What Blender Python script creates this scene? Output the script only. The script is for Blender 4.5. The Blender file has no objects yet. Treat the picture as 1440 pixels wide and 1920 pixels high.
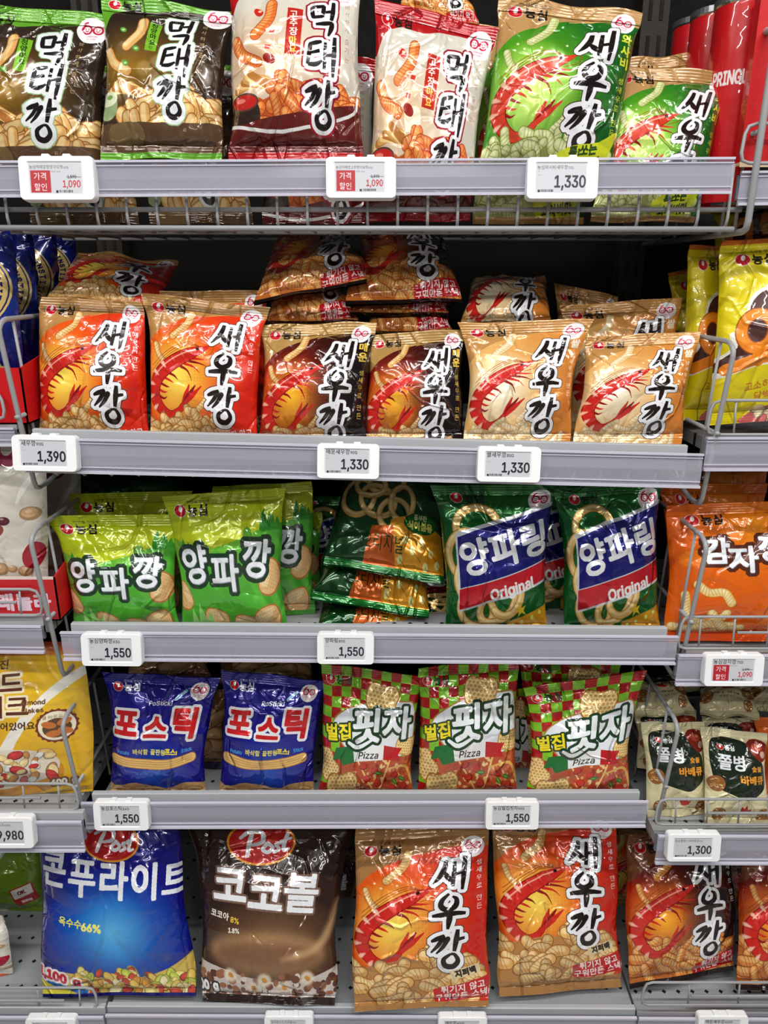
import bpy, math, random
import numpy as np
from mathutils import Vector

# ---------------------------------------------------------------- camera, light, exposure
sc = bpy.context.scene
COL = sc.collection
CAM = Vector((.022, -.980, 1.450)); PITCH = math.radians(17.5); FPX = 1387.
cd = bpy.data.cameras.new('camera'); cam = bpy.data.objects.new('camera', cd); COL.objects.link(cam)
cam.location = CAM; cam.rotation_euler = (math.pi / 2 - PITCH, 0, 0)
cd.sensor_fit = 'VERTICAL'; cd.sensor_height = 36.; cd.lens = FPX / 1920 * 36.; cd.clip_start = .02
sc.camera = cam
sc.view_settings.view_transform = 'Standard'; sc.view_settings.look = 'None'; sc.view_settings.gamma = 1
sc.view_settings.use_curve_mapping = False; sc.view_settings.exposure = -.22
w = bpy.data.worlds.new('store air'); sc.world = w; w.use_nodes = True
w.node_tree.nodes['Background'].inputs[0].default_value = (.80, .87, 1, 1); w.node_tree.nodes['Background'].inputs[1].default_value = .13
def area(name, loc, sx, sy, power, rot=(0, 0, 0), col=(1, .985, .96)):
    l = bpy.data.lights.new(name, 'AREA'); l.shape = 'RECTANGLE'; l.size = sx; l.size_y = sy; l.energy = power; l.color = col
    o = bpy.data.objects.new(name, l); o.location = loc; o.rotation_euler = rot; COL.objects.link(o); return o
for i, (x, y, p) in enumerate(((-1.3, -.85, 22), (.35, -.85, 25), (2.0, -.85, 20), (-.7, -1.5, 14), (1.0, -1.5, 14), (-.9, -2.3, 18), (.9, -2.3, 18), (0, -4.0, 30))):
    area('ceiling_tube_lamp', (x, y, 2.72), 1.25, .06, p)
cam_basis = (Vector((1, 0, 0)), Vector((0, math.sin(PITCH), math.cos(PITCH))), Vector((0, math.cos(PITCH), -math.sin(PITCH))))
def ray(px, py):
    return cam_basis[0] * ((px - 720) / FPX) + cam_basis[1] * ((960 - py) / FPX) + cam_basis[2]
def at(px, py, Y):
    """the point at depth Y seen at a pixel of the photograph"""
    d = ray(px, py); return CAM + d * ((Y - CAM.y) / d.y)
def at_z(px, py, z):
    d = ray(px, py); return CAM + d * ((z - CAM.z) / d.z)
# outlines of the letters used on the packs: character code, then loops of x, y in hundredths of an em
GLYPHS = {
44032: [[63,81,63,-8,71,-8,71,39,85,39,85,45,71,45,71,81],[6,72,6,64,39,64,36,49,28,37,17,25,3,15,7,9,25,21,38,36,45,54,47,72]],
44048: [[16,27,16,-6,71,-6,71,27],[63,19,63,0,23,0,23,19],[63,81,63,31,71,31,71,52,83,52,83,60,71,60,71,81],[6,75,6,69,38,69,35,58,28,49,17,42,2,36,5,30,23,37,36,46,45,60,47,75]],
44172: [[69,81,69,-8,78,-8,78,81],[6,70,6,63,32,63,29,49,24,37,14,27,2,18,7,12,18,19,27,28,32,39,52,39,52,-3,58,-3,58,79,52,79,52,45,36,45,39,57,41,70]],
44201: [[16,24,16,18,67,18,67,-8,75,-8,75,24],[43,46,43,40,67,40,67,28,75,28,75,81,67,81,67,66,47,66,49,75,7,75,7,69,39,69,36,58,29,49,18,42,3,36,6,30,24,36,36,46,45,58,67,58,67,46]],
44256: [[10,72,10,66,64,66,64,64,64,46,61,24,69,22,72,46,72,64,72,72],[34,43,34,12,2,12,2,4,82,4,82,12,42,12,42,43]],
44396: [[2,37,2,30,38,30,38,-8,46,-8,46,30,82,30,82,37,69,37,71,54,72,67,72,75,12,75,12,69,64,69,64,67,64,54,61,37]],
44397: [[10,22,10,16,64,16,64,-8,72,-8,72,22,46,22,46,39,82,39,82,45,69,45,72,60,72,70,72,78,13,78,13,70,64,70,64,60,61,45,2,45,2,39,38,39,38,22]],
44536: [[2,12,2,6,82,6,82,12],[10,72,10,66,64,66,64,63,63,45,60,21,68,19,71,45,71,63,71,72]],
44592: [[67,81,67,-8,75,-8,75,81],[7,72,7,66,41,66,38,49,29,37,18,25,3,15,7,9,27,21,39,36,46,52,49,72]],
44641: [[43,25,31,25,21,21,16,16,13,9,16,3,21,-3,31,-6,43,-8,54,-6,64,-3,69,3,72,9,69,16,64,21,54,25],[43,19,54,18,61,15,64,9,61,4,54,0,43,-2,31,0,24,4,21,9,24,15,31,18],[5,75,5,69,21,69,18,57,12,48,3,40,7,34,17,43,24,52,27,63,28,75],[32,75,32,69,45,69,43,57,36,45,28,36,34,31,43,40,49,51,52,63,53,75],[63,81,63,28,71,28,71,52,83,52,83,60,71,60,71,81]],
45149: [[45,78,45,72,64,72,64,61,61,46,35,46,38,64,38,75,38,78,10,78,10,72,31,72,29,61,27,46,2,46,2,40,82,40,82,46,69,46,72,63,72,73,72,78],[12,0,12,-6,74,-6,74,0,20,0,20,9,71,9,71,15,20,15,20,25,72,25,72,31,12,31]],
45237: [[17,25,17,18,68,18,68,-8,76,-8,76,25],[49,79,49,30,57,30,57,52,69,52,69,28,76,28,76,81,69,81,69,58,57,58,57,79],[6,43,6,37,12,37,28,37,43,40,43,46,28,45,14,43,14,75,6,75]],
45328: [[7,46,7,39,14,39,35,40,54,42,53,49,35,46,16,46,16,78,7,78],[67,81,67,66,42,66,42,60,67,60,67,36,75,36,75,81],[18,0,18,-6,78,-6,78,0,27,0,27,10,75,10,75,31,18,31,18,24,67,24,67,16,18,16]],
45440: [[13,79,13,54,38,54,38,43,2,43,2,37,82,37,82,43,46,43,46,54,74,54,74,60,21,60,21,79],[12,0,12,-6,75,-6,75,0,20,0,20,9,72,9,72,30,12,30,12,24,64,24,64,15,12,15]],
45453: [[42,25,29,24,20,21,14,15,12,9,14,1,20,-3,29,-6,42,-8,54,-6,64,-3,71,1,72,9,71,15,64,21,54,24],[42,18,54,18,61,13,64,9,61,3,54,0,42,-2,29,0,23,3,20,9,23,13,29,18],[2,39,2,31,82,31,82,39,46,39,46,49,74,49,74,57,21,57,21,79,13,79,13,49,38,49,38,39]],
45716: [[2,36,2,30,82,30,82,36],[13,78,13,48,74,48,74,54,21,54,21,78],[13,21,13,-6,74,-6,74,1,20,1,20,21]],
45812: [[16,27,16,-6,71,-6,71,27],[63,19,63,0,23,0,23,19],[63,81,63,31,71,31,71,52,83,52,83,60,71,60,71,81],[6,75,6,36,13,36,36,36,54,39,53,46,36,43,14,43,14,69,45,69,45,75]],
45908: [[6,73,6,15,13,15,35,15,54,18,53,24,35,22,14,21,14,66,47,66,47,73],[42,49,42,42,67,42,67,-8,75,-8,75,81,67,81,67,49]],
46041: [[42,24,29,24,20,21,14,15,12,9,14,1,20,-3,29,-6,42,-8,54,-6,64,-3,71,1,72,9,71,15,64,21,54,24],[42,18,54,16,61,13,64,9,61,3,54,0,42,-2,29,0,23,3,20,9,23,13,29,16],[12,78,12,48,38,48,38,37,2,37,2,31,82,31,82,37,46,37,46,48,72,48,72,54,20,54,20,70,72,70,72,78]],
46300: [[2,12,2,4,82,4,82,12],[13,73,13,31,74,31,74,39,20,39,20,66,72,66,72,73]],
46304: [[2,36,2,30,82,30,82,36],[12,78,12,46,74,46,74,52,20,52,20,70,72,70,72,78],[13,21,13,-6,74,-6,74,1,20,1,20,21]],
46308: [[2,45,2,37,82,37,82,45],[13,78,13,51,72,51,72,58,21,58,21,72,72,72,72,78],[12,0,12,-6,75,-6,75,0,20,0,20,9,72,9,72,30,12,30,12,24,64,24,64,15,12,15]],
46972: [[63,81,63,-8,71,-8,71,39,85,39,85,46,71,46,71,81],[6,73,6,66,38,66,38,48,6,48,6,13,13,13,35,15,56,16,54,24,35,21,14,21,14,42,46,42,46,73]],
47000: [[5,72,5,64,29,64,29,48,5,48,5,13,10,13,27,13,45,16,43,22,28,21,13,21,13,40,38,40,38,72],[49,79,49,-3,57,-3,57,39,69,39,69,-8,78,-8,78,81,69,81,69,46,57,46,57,79]],
47112: [[69,81,69,-8,78,-8,78,81],[5,72,5,64,28,64,28,48,5,48,5,15,12,15,27,15,45,16,43,24,28,21,13,21,13,40,36,40,36,72],[52,79,52,49,41,49,41,43,52,43,52,-3,60,-3,60,79]],
47196: [[12,33,12,27,38,27,38,10,2,10,2,3,82,3,82,10,46,10,46,27,75,27,75,33,20,33,20,48,72,48,72,75,12,75,12,67,64,67,64,54,12,54]],
47308: [[12,33,12,27,24,27,24,10,2,10,2,3,82,3,82,10,61,10,61,27,75,27,75,33,20,33,20,48,72,48,72,75,12,75,12,67,64,67,64,54,12,54],[32,10,32,27,53,27,53,10]],
47532: [[67,81,67,-8,75,-8,75,81],[7,73,7,66,39,66,39,48,7,48,7,13,14,13,36,15,60,16,58,24,36,21,16,21,16,42,47,42,47,73]],
47553: [[67,81,67,27,75,27,75,81],[46,25,34,24,24,21,18,15,16,9,18,1,24,-3,34,-6,46,-8,58,-6,67,-3,74,1,75,9,74,15,67,21,58,24],[46,18,57,16,64,13,67,9,64,3,57,0,46,-2,34,0,27,3,24,9,27,13,34,16],[6,76,6,69,39,69,39,57,6,57,6,31,14,31,36,33,57,34,56,42,36,39,14,39,14,51,46,51,46,76]],
47560: [[6,72,6,15,46,15,46,72],[38,66,38,21,13,21,13,66],[63,81,63,-8,71,-8,71,39,85,39,85,46,71,46,71,81]],
47564: [[6,73,6,33,46,33,46,73],[39,67,39,39,14,39,14,67],[63,81,63,16,71,16,71,48,83,48,83,54,71,54,71,81],[16,22,16,-6,75,-6,75,1,24,1,24,22]],
47579: [[6,75,6,34,46,34,46,75],[38,67,38,42,14,42,14,67],[63,81,63,22,71,22,71,51,83,51,83,57,71,57,71,81],[41,27,41,24,38,15,31,7,21,3,10,0,14,-8,27,-3,36,3,45,12,52,3,63,-3,75,-8,78,0,67,3,57,7,50,15,47,24,47,27]],
47588: [[5,70,5,16,39,16,39,70],[31,64,31,22,13,22,13,64],[50,79,50,-3,57,-3,57,39,69,39,69,-8,78,-8,78,81,69,81,69,46,57,46,57,79]],
47673: [[16,24,16,18,67,18,67,-8,75,-8,75,24],[39,67,39,42,14,42,14,67],[6,75,6,34,46,34,46,52,67,52,67,28,75,28,75,81,67,81,67,58,46,58,46,75]],
47788: [[64,70,64,52,20,52,20,70],[2,34,2,27,82,27,82,34,46,34,46,46,72,46,72,76,13,76,13,46,38,46,38,34],[13,19,13,-6,74,-6,74,1,21,1,21,19]],
47928: [[13,78,13,46,72,46,72,78],[64,70,64,52,20,52,20,70],[2,36,2,30,39,30,39,12,47,12,47,30,82,30,82,36],[12,19,12,-6,74,-6,74,1,20,1,20,19]],
48148: [[6,73,6,13,47,13,47,73,39,73,39,51,14,51,14,73],[14,43,39,43,39,21,14,21],[63,81,63,-8,71,-8,71,39,85,39,85,46,71,46,71,81]],
48177: [[6,76,6,34,41,34,41,76,32,76,32,61,14,61,14,76],[14,55,32,55,32,40,14,40],[17,22,17,16,68,16,68,-8,76,-8,76,22],[50,79,50,28,57,28,57,51,69,51,69,28,76,28,76,81,69,81,69,58,57,58,57,79]],
48268: [[14,58,39,58,39,45,14,45],[6,78,6,39,46,39,46,55,67,55,67,34,75,34,75,81,67,81,67,61,46,61,46,78,39,78,39,64,14,64,14,78],[18,0,18,-6,78,-6,78,0,27,0,27,9,75,9,75,31,18,31,18,24,67,24,67,16,18,16]],
48288: [[13,45,32,45,32,21,13,21],[69,81,69,-8,78,-8,78,81],[52,79,52,48,39,48,39,72,32,72,32,51,13,51,13,72,5,72,5,15,39,15,39,40,52,40,52,-3,60,-3,60,79]],
48337: [[14,55,39,55,39,40,14,40],[46,25,34,24,24,21,18,16,16,9,18,1,24,-3,34,-6,46,-8,58,-6,68,-3,74,1,75,9,74,16,68,21,58,24],[46,19,57,18,65,15,67,9,65,3,57,0,46,-2,35,0,27,3,24,9,27,15,35,18],[46,60,67,60,67,48,46,48],[67,81,67,67,46,67,46,76,39,76,39,61,14,61,14,76,6,76,6,34,46,34,46,42,67,42,67,27,75,27,75,81]],
48380: [[21,66,64,66,64,57,21,57],[2,42,2,36,82,36,82,42,46,42,46,51,72,51,72,79,64,79,64,72,21,72,21,79,13,79,13,51,38,51,38,42],[12,0,12,-6,75,-6,75,0,20,0,20,9,72,9,72,28,12,28,12,22,64,22,64,15,12,15]],
48512: [[12,78,12,39,72,39,72,78,64,78,64,66,20,66,20,78],[20,58,64,58,64,46,20,46],[2,28,2,22,38,22,38,-8,46,-8,46,22,82,22,82,28]],
48520: [[13,79,13,51,72,51,72,79,64,79,64,72,21,72,21,79],[21,66,64,66,64,57,21,57],[12,0,12,-6,75,-6,75,0,20,0,20,9,72,9,72,28,46,28,46,37,82,37,82,43,2,43,2,37,38,37,38,28,12,28,12,22,64,22,64,15,12,15]],
48708: [[67,81,67,-8,75,-8,75,81],[7,73,7,13,49,13,49,73,41,73,41,51,16,51,16,73],[16,43,41,43,41,21,16,21]],
49324: [[24,73,24,58,23,45,17,34,10,24,1,18,6,12,16,18,23,28,28,40,34,30,41,19,49,13,54,19,43,28,35,42,32,58,32,73],[63,81,63,-8,71,-8,71,39,85,39,85,45,71,45,71,81]],
49325: [[13,22,13,16,63,16,63,-8,71,-8,71,22],[24,76,24,67,21,55,13,45,2,37,6,31,16,36,23,43,28,54,34,45,41,37,49,33,53,39,42,46,35,55,32,67,32,76],[63,81,63,27,71,27,71,51,83,51,83,58,71,58,71,81]],
49352: [[21,73,21,55,18,40,12,27,1,18,6,12,14,18,20,27,24,39,28,28,35,19,42,13,47,21,38,30,31,42,28,57,28,73],[50,79,50,-3,58,-3,58,39,69,39,69,-8,78,-8,78,81,69,81,69,45,58,45,58,79]],
49373: [[47,24,35,24,25,21,20,15,18,9,20,1,25,-3,35,-6,47,-8,60,-6,69,-3,75,1,78,9,75,15,69,21,60,24],[47,18,60,16,67,13,69,9,67,3,60,0,47,-2,36,0,28,3,27,9,28,13,36,16],[21,76,21,64,18,54,12,45,2,37,6,31,14,36,20,43,24,51,28,43,35,37,42,33,46,40,36,46,31,54,28,64,28,76],[50,79,50,30,57,30,57,51,69,51,69,27,76,27,76,81,69,81,69,57,57,57,57,79]],
49436: [[67,81,67,51,46,51,46,45,67,45,67,-8,75,-8,75,81],[25,73,25,58,23,45,18,34,12,24,2,18,7,10,17,18,24,28,29,40,35,30,42,19,52,13,56,19,47,25,39,34,35,46,34,58,34,73]],
49452: [[17,25,17,-6,75,-6,75,25],[67,19,67,0,25,0,25,19],[47,64,47,57,67,57,67,30,75,30,75,81,67,81,67,64],[24,78,24,69,21,55,14,46,2,39,6,33,16,37,23,45,28,54,34,46,41,39,50,34,54,40,42,48,35,57,32,67,32,78]],
49548: [[38,33,38,10,2,10,2,4,82,4,82,10,46,10,46,33],[38,75,38,69,35,58,27,49,17,42,5,37,9,31,23,36,34,45,42,55,50,45,61,36,75,31,79,37,67,42,57,49,49,58,46,69,46,75]],
49688: [[38,78,38,73,35,64,28,57,18,51,6,48,9,40,23,45,35,52,42,61,50,52,61,45,75,40,78,48,67,51,56,57,49,64,46,73,46,78],[2,31,2,24,38,24,38,-8,46,-8,46,24,82,24,82,31]],
49711: [[2,45,2,39,38,39,38,30,46,30,46,39,82,39,82,45],[38,28,38,21,13,21,13,13,38,13,32,7,23,1,7,-2,10,-8,24,-5,35,0,42,7,50,0,60,-5,74,-8,76,-2,63,1,52,7,46,13,72,13,72,21,46,21,46,28],[38,81,38,76,35,69,28,63,18,58,6,57,9,51,23,54,34,58,42,67,50,58,61,54,75,51,78,57,67,58,56,63,49,69,46,76,46,81]],
49828: [[2,10,2,4,82,4,82,10],[38,75,38,69,35,57,27,48,17,40,6,37,9,30,23,34,34,43,42,55,50,43,61,34,75,30,79,37,67,40,57,48,49,57,46,69,46,75]],
49836: [[2,43,2,37,82,37,82,43],[38,81,38,78,35,70,28,63,18,58,6,55,9,49,23,52,34,58,42,67,50,58,61,52,75,49,78,55,67,58,56,63,49,70,46,78,46,81],[12,0,12,-6,75,-6,75,0,20,0,20,9,72,9,72,30,12,30,12,22,64,22,64,15,12,15]],
49885: [[16,24,16,16,67,16,67,-8,75,-8,75,24],[67,81,67,28,75,28,75,81],[25,78,25,69,23,55,14,45,3,37,7,31,17,37,24,45,29,54,35,45,42,37,52,33,56,39,43,46,36,57,34,69,34,78]],
49900: [[67,81,67,31,75,31,75,81],[17,25,17,-6,75,-6,75,25],[67,19,67,0,25,0,25,19],[25,78,25,69,23,57,14,46,3,39,7,33,17,39,24,46,29,55,35,46,42,39,52,34,56,40,45,48,36,57,34,69,34,78]],
49920: [[64,81,64,34,72,34,72,55,85,55,85,61,72,61,72,81],[14,0,14,-6,76,-6,76,0,23,0,23,10,72,10,72,31,14,31,14,25,65,25,65,16,14,16],[39,78,39,72,39,63,36,55,31,48,27,55,24,64,23,72,23,78,16,78,16,72,14,61,9,52,2,45,6,39,12,43,16,49,18,57,21,49,25,43,31,37,36,43,41,49,43,55,46,49,50,43,57,39,61,45,53,52,49,61,47,72,47,78]],
50136: [[56,75,56,64,54,55,50,48,42,42,35,48,29,57,28,64,28,75,21,75,21,64,18,54,13,45,3,39,7,33,14,37,21,43,24,52,28,45,34,37,42,33,50,37,56,43,60,51,64,43,69,37,78,33,82,39,72,45,65,54,64,64,64,75],[38,30,38,10,2,10,2,4,82,4,82,10,46,10,46,30]],
50500: [[25,75,17,72,10,66,5,57,3,43,5,30,10,21,17,15,25,12,35,15,42,21,46,30,47,43,46,57,42,66,35,72],[25,67,34,64,38,55,41,43,38,31,34,22,25,19,18,22,13,31,12,43,13,55,18,64],[63,81,63,-8,71,-8,71,39,85,39,85,46,71,46,71,81]],
50506: [[27,76,17,75,10,70,6,64,3,55,6,48,10,40,17,37,27,36,36,37,43,40,47,48,49,55,47,64,43,70,36,75],[27,69,34,67,39,63,42,55,39,48,34,43,27,42,18,43,13,48,12,55,13,63,18,67],[57,18,49,16,43,12,41,4,43,-2,49,-6,57,-8,65,-6,72,-2,74,4,72,12,65,16],[57,12,63,10,65,9,67,4,65,1,63,0,57,-2,53,0,49,1,49,4,49,9,53,10],[63,81,63,37,71,37,71,54,83,54,83,61,71,61,71,81],[12,27,12,-5,16,-5,27,-5,38,-2,36,4,28,3,20,1,20,27],[53,34,53,27,35,27,35,21,79,21,79,27,61,27,61,34]],
50577: [[27,76,17,75,10,70,6,63,3,55,6,46,10,40,17,36,27,34,36,36,43,40,49,46,50,55,49,63,43,70,36,75],[27,69,35,67,41,63,42,55,41,48,35,43,27,40,18,43,13,48,12,55,13,63,18,67],[43,25,31,25,21,21,16,16,13,9,16,3,21,-3,31,-6,43,-8,54,-6,64,-3,69,3,72,9,69,16,64,21,54,25],[43,19,54,18,61,15,64,9,61,4,54,0,43,-2,31,0,24,4,21,9,24,15,31,18],[63,81,63,28,71,28,71,42,83,42,83,49,71,49,71,61,83,61,83,67,71,67,71,81]],
50612: [[25,67,34,64,38,55,41,43,38,31,34,22,25,19,18,22,13,31,12,43,13,55,18,64],[67,81,67,48,47,48,46,58,41,67,34,72,25,75,17,72,10,66,5,57,3,43,5,30,10,21,17,15,25,12,34,15,41,19,46,28,47,40,67,40,67,-8,75,-8,75,81]],
50620: [[27,72,34,70,39,66,42,58,39,51,34,46,27,45,18,46,13,51,12,58,13,66,18,70],[27,78,17,76,10,73,5,66,3,58,5,49,10,43,17,39,27,37,36,40,45,46,49,55,67,55,67,36,75,36,75,81,67,81,67,61,49,61,45,70,36,76],[18,0,18,-6,78,-6,78,0,27,0,27,10,75,10,75,31,18,31,18,25,67,25,67,16,18,16]],
50724: [[42,69,52,67,60,64,65,58,67,52,65,45,60,40,52,36,42,36,32,36,25,40,20,45,18,52,20,58,25,64,32,67],[2,10,2,4,82,4,82,10,46,10,46,28,57,31,67,36,72,43,75,52,72,61,65,69,56,73,42,75,29,73,18,69,13,61,10,52,12,43,18,36,27,31,38,28,38,10]],
50725: [[42,73,54,72,63,67,65,61,63,57,54,52,42,51,29,52,23,57,20,61,23,67,29,72],[12,21,12,15,64,15,64,-8,72,-8,72,21],[2,36,2,30,82,30,82,36,46,36,46,45,57,46,65,49,71,55,74,61,71,69,65,75,56,78,42,79,29,78,20,75,13,69,12,61,13,55,18,49,27,46,38,45,38,36]],
50752: [[28,69,36,67,42,61,45,54,42,48,36,42,28,40,21,42,16,48,13,54,16,61,21,67],[2,12,28,12,57,15,57,21,32,19,32,34,43,37,50,45,52,54,50,63,46,70,38,73,28,75,18,73,12,70,7,63,5,54,7,45,14,37,24,34,24,19,1,18],[63,81,63,-8,69,-8,69,37,85,37,85,45,69,45,69,81]],
50773: [[42,24,31,22,21,19,16,15,13,7,16,1,21,-3,31,-6,42,-8,54,-6,64,-3,69,1,71,7,69,15,64,19,54,22],[42,18,54,16,61,13,64,7,61,3,54,0,42,-2,31,0,24,3,21,7,24,13,31,16],[29,72,36,70,42,67,43,61,42,57,36,52,29,51,21,52,17,57,14,61,17,67,21,70],[63,81,63,24,71,24,71,49,83,49,83,57,71,57,71,81],[29,78,17,76,10,70,7,61,9,54,16,48,25,45,25,37,2,37,3,30,29,31,58,34,57,40,34,37,34,45,42,48,49,54,50,61,47,70,41,76]],
50836: [[42,69,52,67,60,64,65,60,67,52,65,46,60,40,52,37,42,36,32,37,24,40,20,46,18,52,20,60,24,64,32,67],[42,76,29,75,18,69,13,63,10,52,12,45,16,39,21,34,21,10,2,10,2,4,82,4,82,10,63,10,63,34,69,39,74,45,75,52,72,63,65,69,56,75],[29,10,29,31,42,30,54,31,54,10]],
50864: [[42,78,29,76,20,72,13,66,12,58,13,51,20,43,29,40,42,39,54,40,64,43,71,51,74,58,71,66,64,72,54,76],[42,72,54,70,61,64,65,58,61,51,54,46,42,45,29,46,23,51,20,58,23,64,29,70],[2,30,2,24,38,24,38,-8,46,-8,46,24,82,24,82,30]],
50868: [[42,79,29,78,20,75,13,69,12,61,13,54,20,48,29,45,42,43,54,45,65,48,71,54,74,61,71,69,65,75,54,78],[42,72,54,72,61,67,64,61,61,55,54,51,42,49,31,51,23,55,20,61,23,67,31,72],[2,36,2,30,39,30,39,12,47,12,47,30,82,30,82,36],[13,21,13,-6,74,-6,74,1,20,1,20,21]],
50892: [[31,76,21,76,14,72,10,66,9,60,10,52,14,46,21,43,31,42,39,43,46,46,52,52,53,60,52,66,46,72,39,76],[31,70,38,69,43,66,45,60,43,54,38,49,31,48,23,49,18,54,16,60,18,66,23,69],[3,28,27,28,27,-5,34,-5,34,28,61,31,60,37,29,34,2,34],[46,21,46,15,67,15,67,-8,75,-8,75,81,67,81,67,21]],
50896: [[31,78,18,76,12,70,9,63,12,54,18,49,31,46,42,49,49,54,52,63,49,70,42,76],[31,72,38,70,43,67,45,63,43,57,38,54,31,52,23,54,18,57,16,63,18,67,23,70],[3,33,27,34,27,16,35,16,35,34,60,37,58,43,29,40,2,40],[49,28,49,22,67,22,67,13,75,13,75,81,67,81,67,28],[14,21,14,-6,76,-6,76,1,23,1,23,21]],
50976: [[42,78,29,76,20,72,13,66,12,58,13,51,20,45,29,40,42,39,54,40,64,45,71,51,74,58,71,66,64,72,54,76],[42,72,54,70,61,66,65,58,61,51,54,48,42,46,29,48,23,51,20,58,23,66,29,70],[2,31,2,24,23,24,23,-8,31,-8,31,24,53,24,53,-8,61,-8,61,24,82,24,82,31]],
51012: [[42,79,29,79,20,76,13,70,12,64,13,58,20,52,29,49,42,49,56,49,65,52,71,58,74,64,71,70,65,76,56,79],[42,73,54,72,63,69,65,64,63,60,54,57,42,55,29,57,23,60,20,64,23,69,29,72],[2,43,2,36,82,36,82,43],[12,0,12,-6,75,-6,75,0,20,0,20,9,72,9,72,28,12,28,12,22,64,22,64,15,12,15]],
51020: [[42,79,29,78,20,75,13,69,12,63,13,55,20,51,29,46,42,46,56,46,65,51,71,55,74,63,71,69,65,75,56,78],[42,73,54,72,63,67,65,63,63,57,54,54,42,52,29,54,23,57,20,63,23,67,29,72],[12,22,12,-6,72,-6,72,22],[64,16,64,0,20,0,20,16],[2,39,2,31,82,31,82,39]],
51060: [[67,81,67,-8,75,-8,75,81],[28,75,18,72,12,66,7,57,5,43,7,30,12,21,18,15,28,12,36,15,45,21,49,30,50,43,49,57,45,66,36,72],[28,67,35,64,41,55,42,43,41,31,35,22,28,19,20,22,16,31,13,43,16,55,20,64]],
51064: [[67,81,67,16,75,16,75,81],[27,75,18,73,10,69,6,61,5,54,6,45,10,37,18,33,27,31,36,33,43,37,49,45,50,54,49,61,43,69,36,73],[27,67,35,66,41,61,42,54,41,45,35,40,27,39,20,40,14,45,12,54,14,61,20,66],[18,22,18,-6,78,-6,78,1,25,1,25,22]],
51080: [[67,81,67,30,75,30,75,81],[27,76,18,75,10,70,6,64,5,55,6,46,10,40,18,36,27,34,36,36,43,40,49,46,50,55,49,64,43,70,36,75],[27,69,35,67,41,63,42,55,41,48,35,43,27,42,20,43,14,48,12,55,14,63,20,67],[57,27,57,22,56,15,52,7,45,1,38,7,34,13,32,22,32,27,24,27,24,22,23,13,16,6,6,0,10,-6,18,-2,24,3,28,10,32,3,36,-3,45,-8,52,-3,57,3,61,10,65,3,71,-2,79,-6,83,0,74,4,67,13,65,22,65,27]],
51088: [[3,72,3,66,24,66,24,54,21,39,13,25,1,16,6,9,14,16,23,27,28,39,34,27,41,18,50,12,54,18,43,27,35,40,32,54,32,66,52,66,52,72],[63,81,63,-8,71,-8,71,39,85,39,85,45,71,45,71,81]],
51109: [[43,25,31,24,21,21,16,16,13,9,16,1,21,-3,31,-6,43,-8,54,-6,64,-3,69,1,72,9,69,16,64,21,54,24],[43,19,54,18,61,15,64,9,61,3,54,0,43,-2,31,0,24,3,21,9,24,15,31,18],[5,75,5,67,24,67,24,64,21,52,13,42,2,36,6,30,16,34,23,42,28,51,34,43,41,36,50,31,53,39,42,45,35,54,32,64,32,67,52,67,52,75],[63,81,63,28,71,28,71,52,83,52,83,58,71,58,71,81]],
51228: [[69,81,69,-8,78,-8,78,81],[52,79,52,49,38,49,38,43,52,43,52,-3,60,-3,60,79],[3,70,3,64,20,64,20,57,18,40,12,27,1,16,6,10,14,18,20,27,24,39,28,27,34,19,42,12,47,18,36,28,31,40,28,57,28,64,43,64,43,70]],
51600: [[2,43,2,37,82,37,82,43],[12,0,12,-6,75,-6,75,0,20,0,20,9,72,9,72,28,12,28,12,22,64,22,64,15,12,15],[9,78,9,72,38,72,32,63,21,57,6,54,9,48,23,51,35,55,42,64,50,55,61,51,75,48,78,54,63,57,52,63,47,72,75,72,75,78]],
51648: [[67,81,67,-8,75,-8,75,81],[5,72,5,66,25,66,25,54,24,42,18,31,12,22,2,16,7,9,16,16,24,27,29,39,35,27,43,18,53,12,57,18,49,24,41,33,35,43,34,54,34,66,54,66,54,72]],
51652: [[67,81,67,16,75,16,75,81],[6,73,6,67,25,67,25,63,23,51,16,40,3,33,7,27,17,33,25,40,29,49,35,40,43,33,52,28,56,36,45,42,36,51,34,63,34,67,54,67,54,73],[18,22,18,-6,78,-6,78,1,25,1,25,22]],
51665: [[67,81,67,33,75,33,75,81],[17,28,17,-6,75,-6,75,28,67,28,67,18,25,18,25,28],[25,12,67,12,67,0,25,0],[6,75,6,69,25,69,25,67,23,55,14,46,3,39,7,33,17,37,25,45,29,54,35,45,43,39,53,34,57,40,45,46,36,55,34,67,34,69,54,69,54,75]],
51908: [[2,42,2,36,82,36,82,42,46,42,46,49,38,49,38,42],[12,0,12,-6,75,-6,75,0,20,0,20,9,72,9,72,28,12,28,12,22,64,22,64,15,12,15],[43,79,43,72,56,72,53,66,49,61,42,57,35,61,31,66,29,72,41,72,41,79,7,79,7,72,21,72,18,64,13,58,5,55,7,49,16,52,21,57,25,63,29,58,35,54,42,51,50,54,56,58,58,63,63,57,68,52,76,49,79,55,71,58,65,64,63,72,76,72,76,79]],
52397: [[46,25,34,24,24,21,18,16,16,9,18,1,24,-3,34,-6,46,-8,58,-6,68,-3,74,1,75,9,74,16,68,21,58,24],[46,19,57,18,65,15,67,9,65,3,57,0,46,-2,35,0,27,3,24,9,27,15,35,18],[24,82,24,70,5,70,5,64,24,64,24,63,21,51,14,42,2,36,6,28,16,34,24,40,28,49,34,42,42,36,50,31,54,37,43,43,35,52,32,63,32,64,52,64,52,70,32,70,32,82],[67,81,67,55,49,55,49,49,67,49,67,27,75,27,75,81]],
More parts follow.
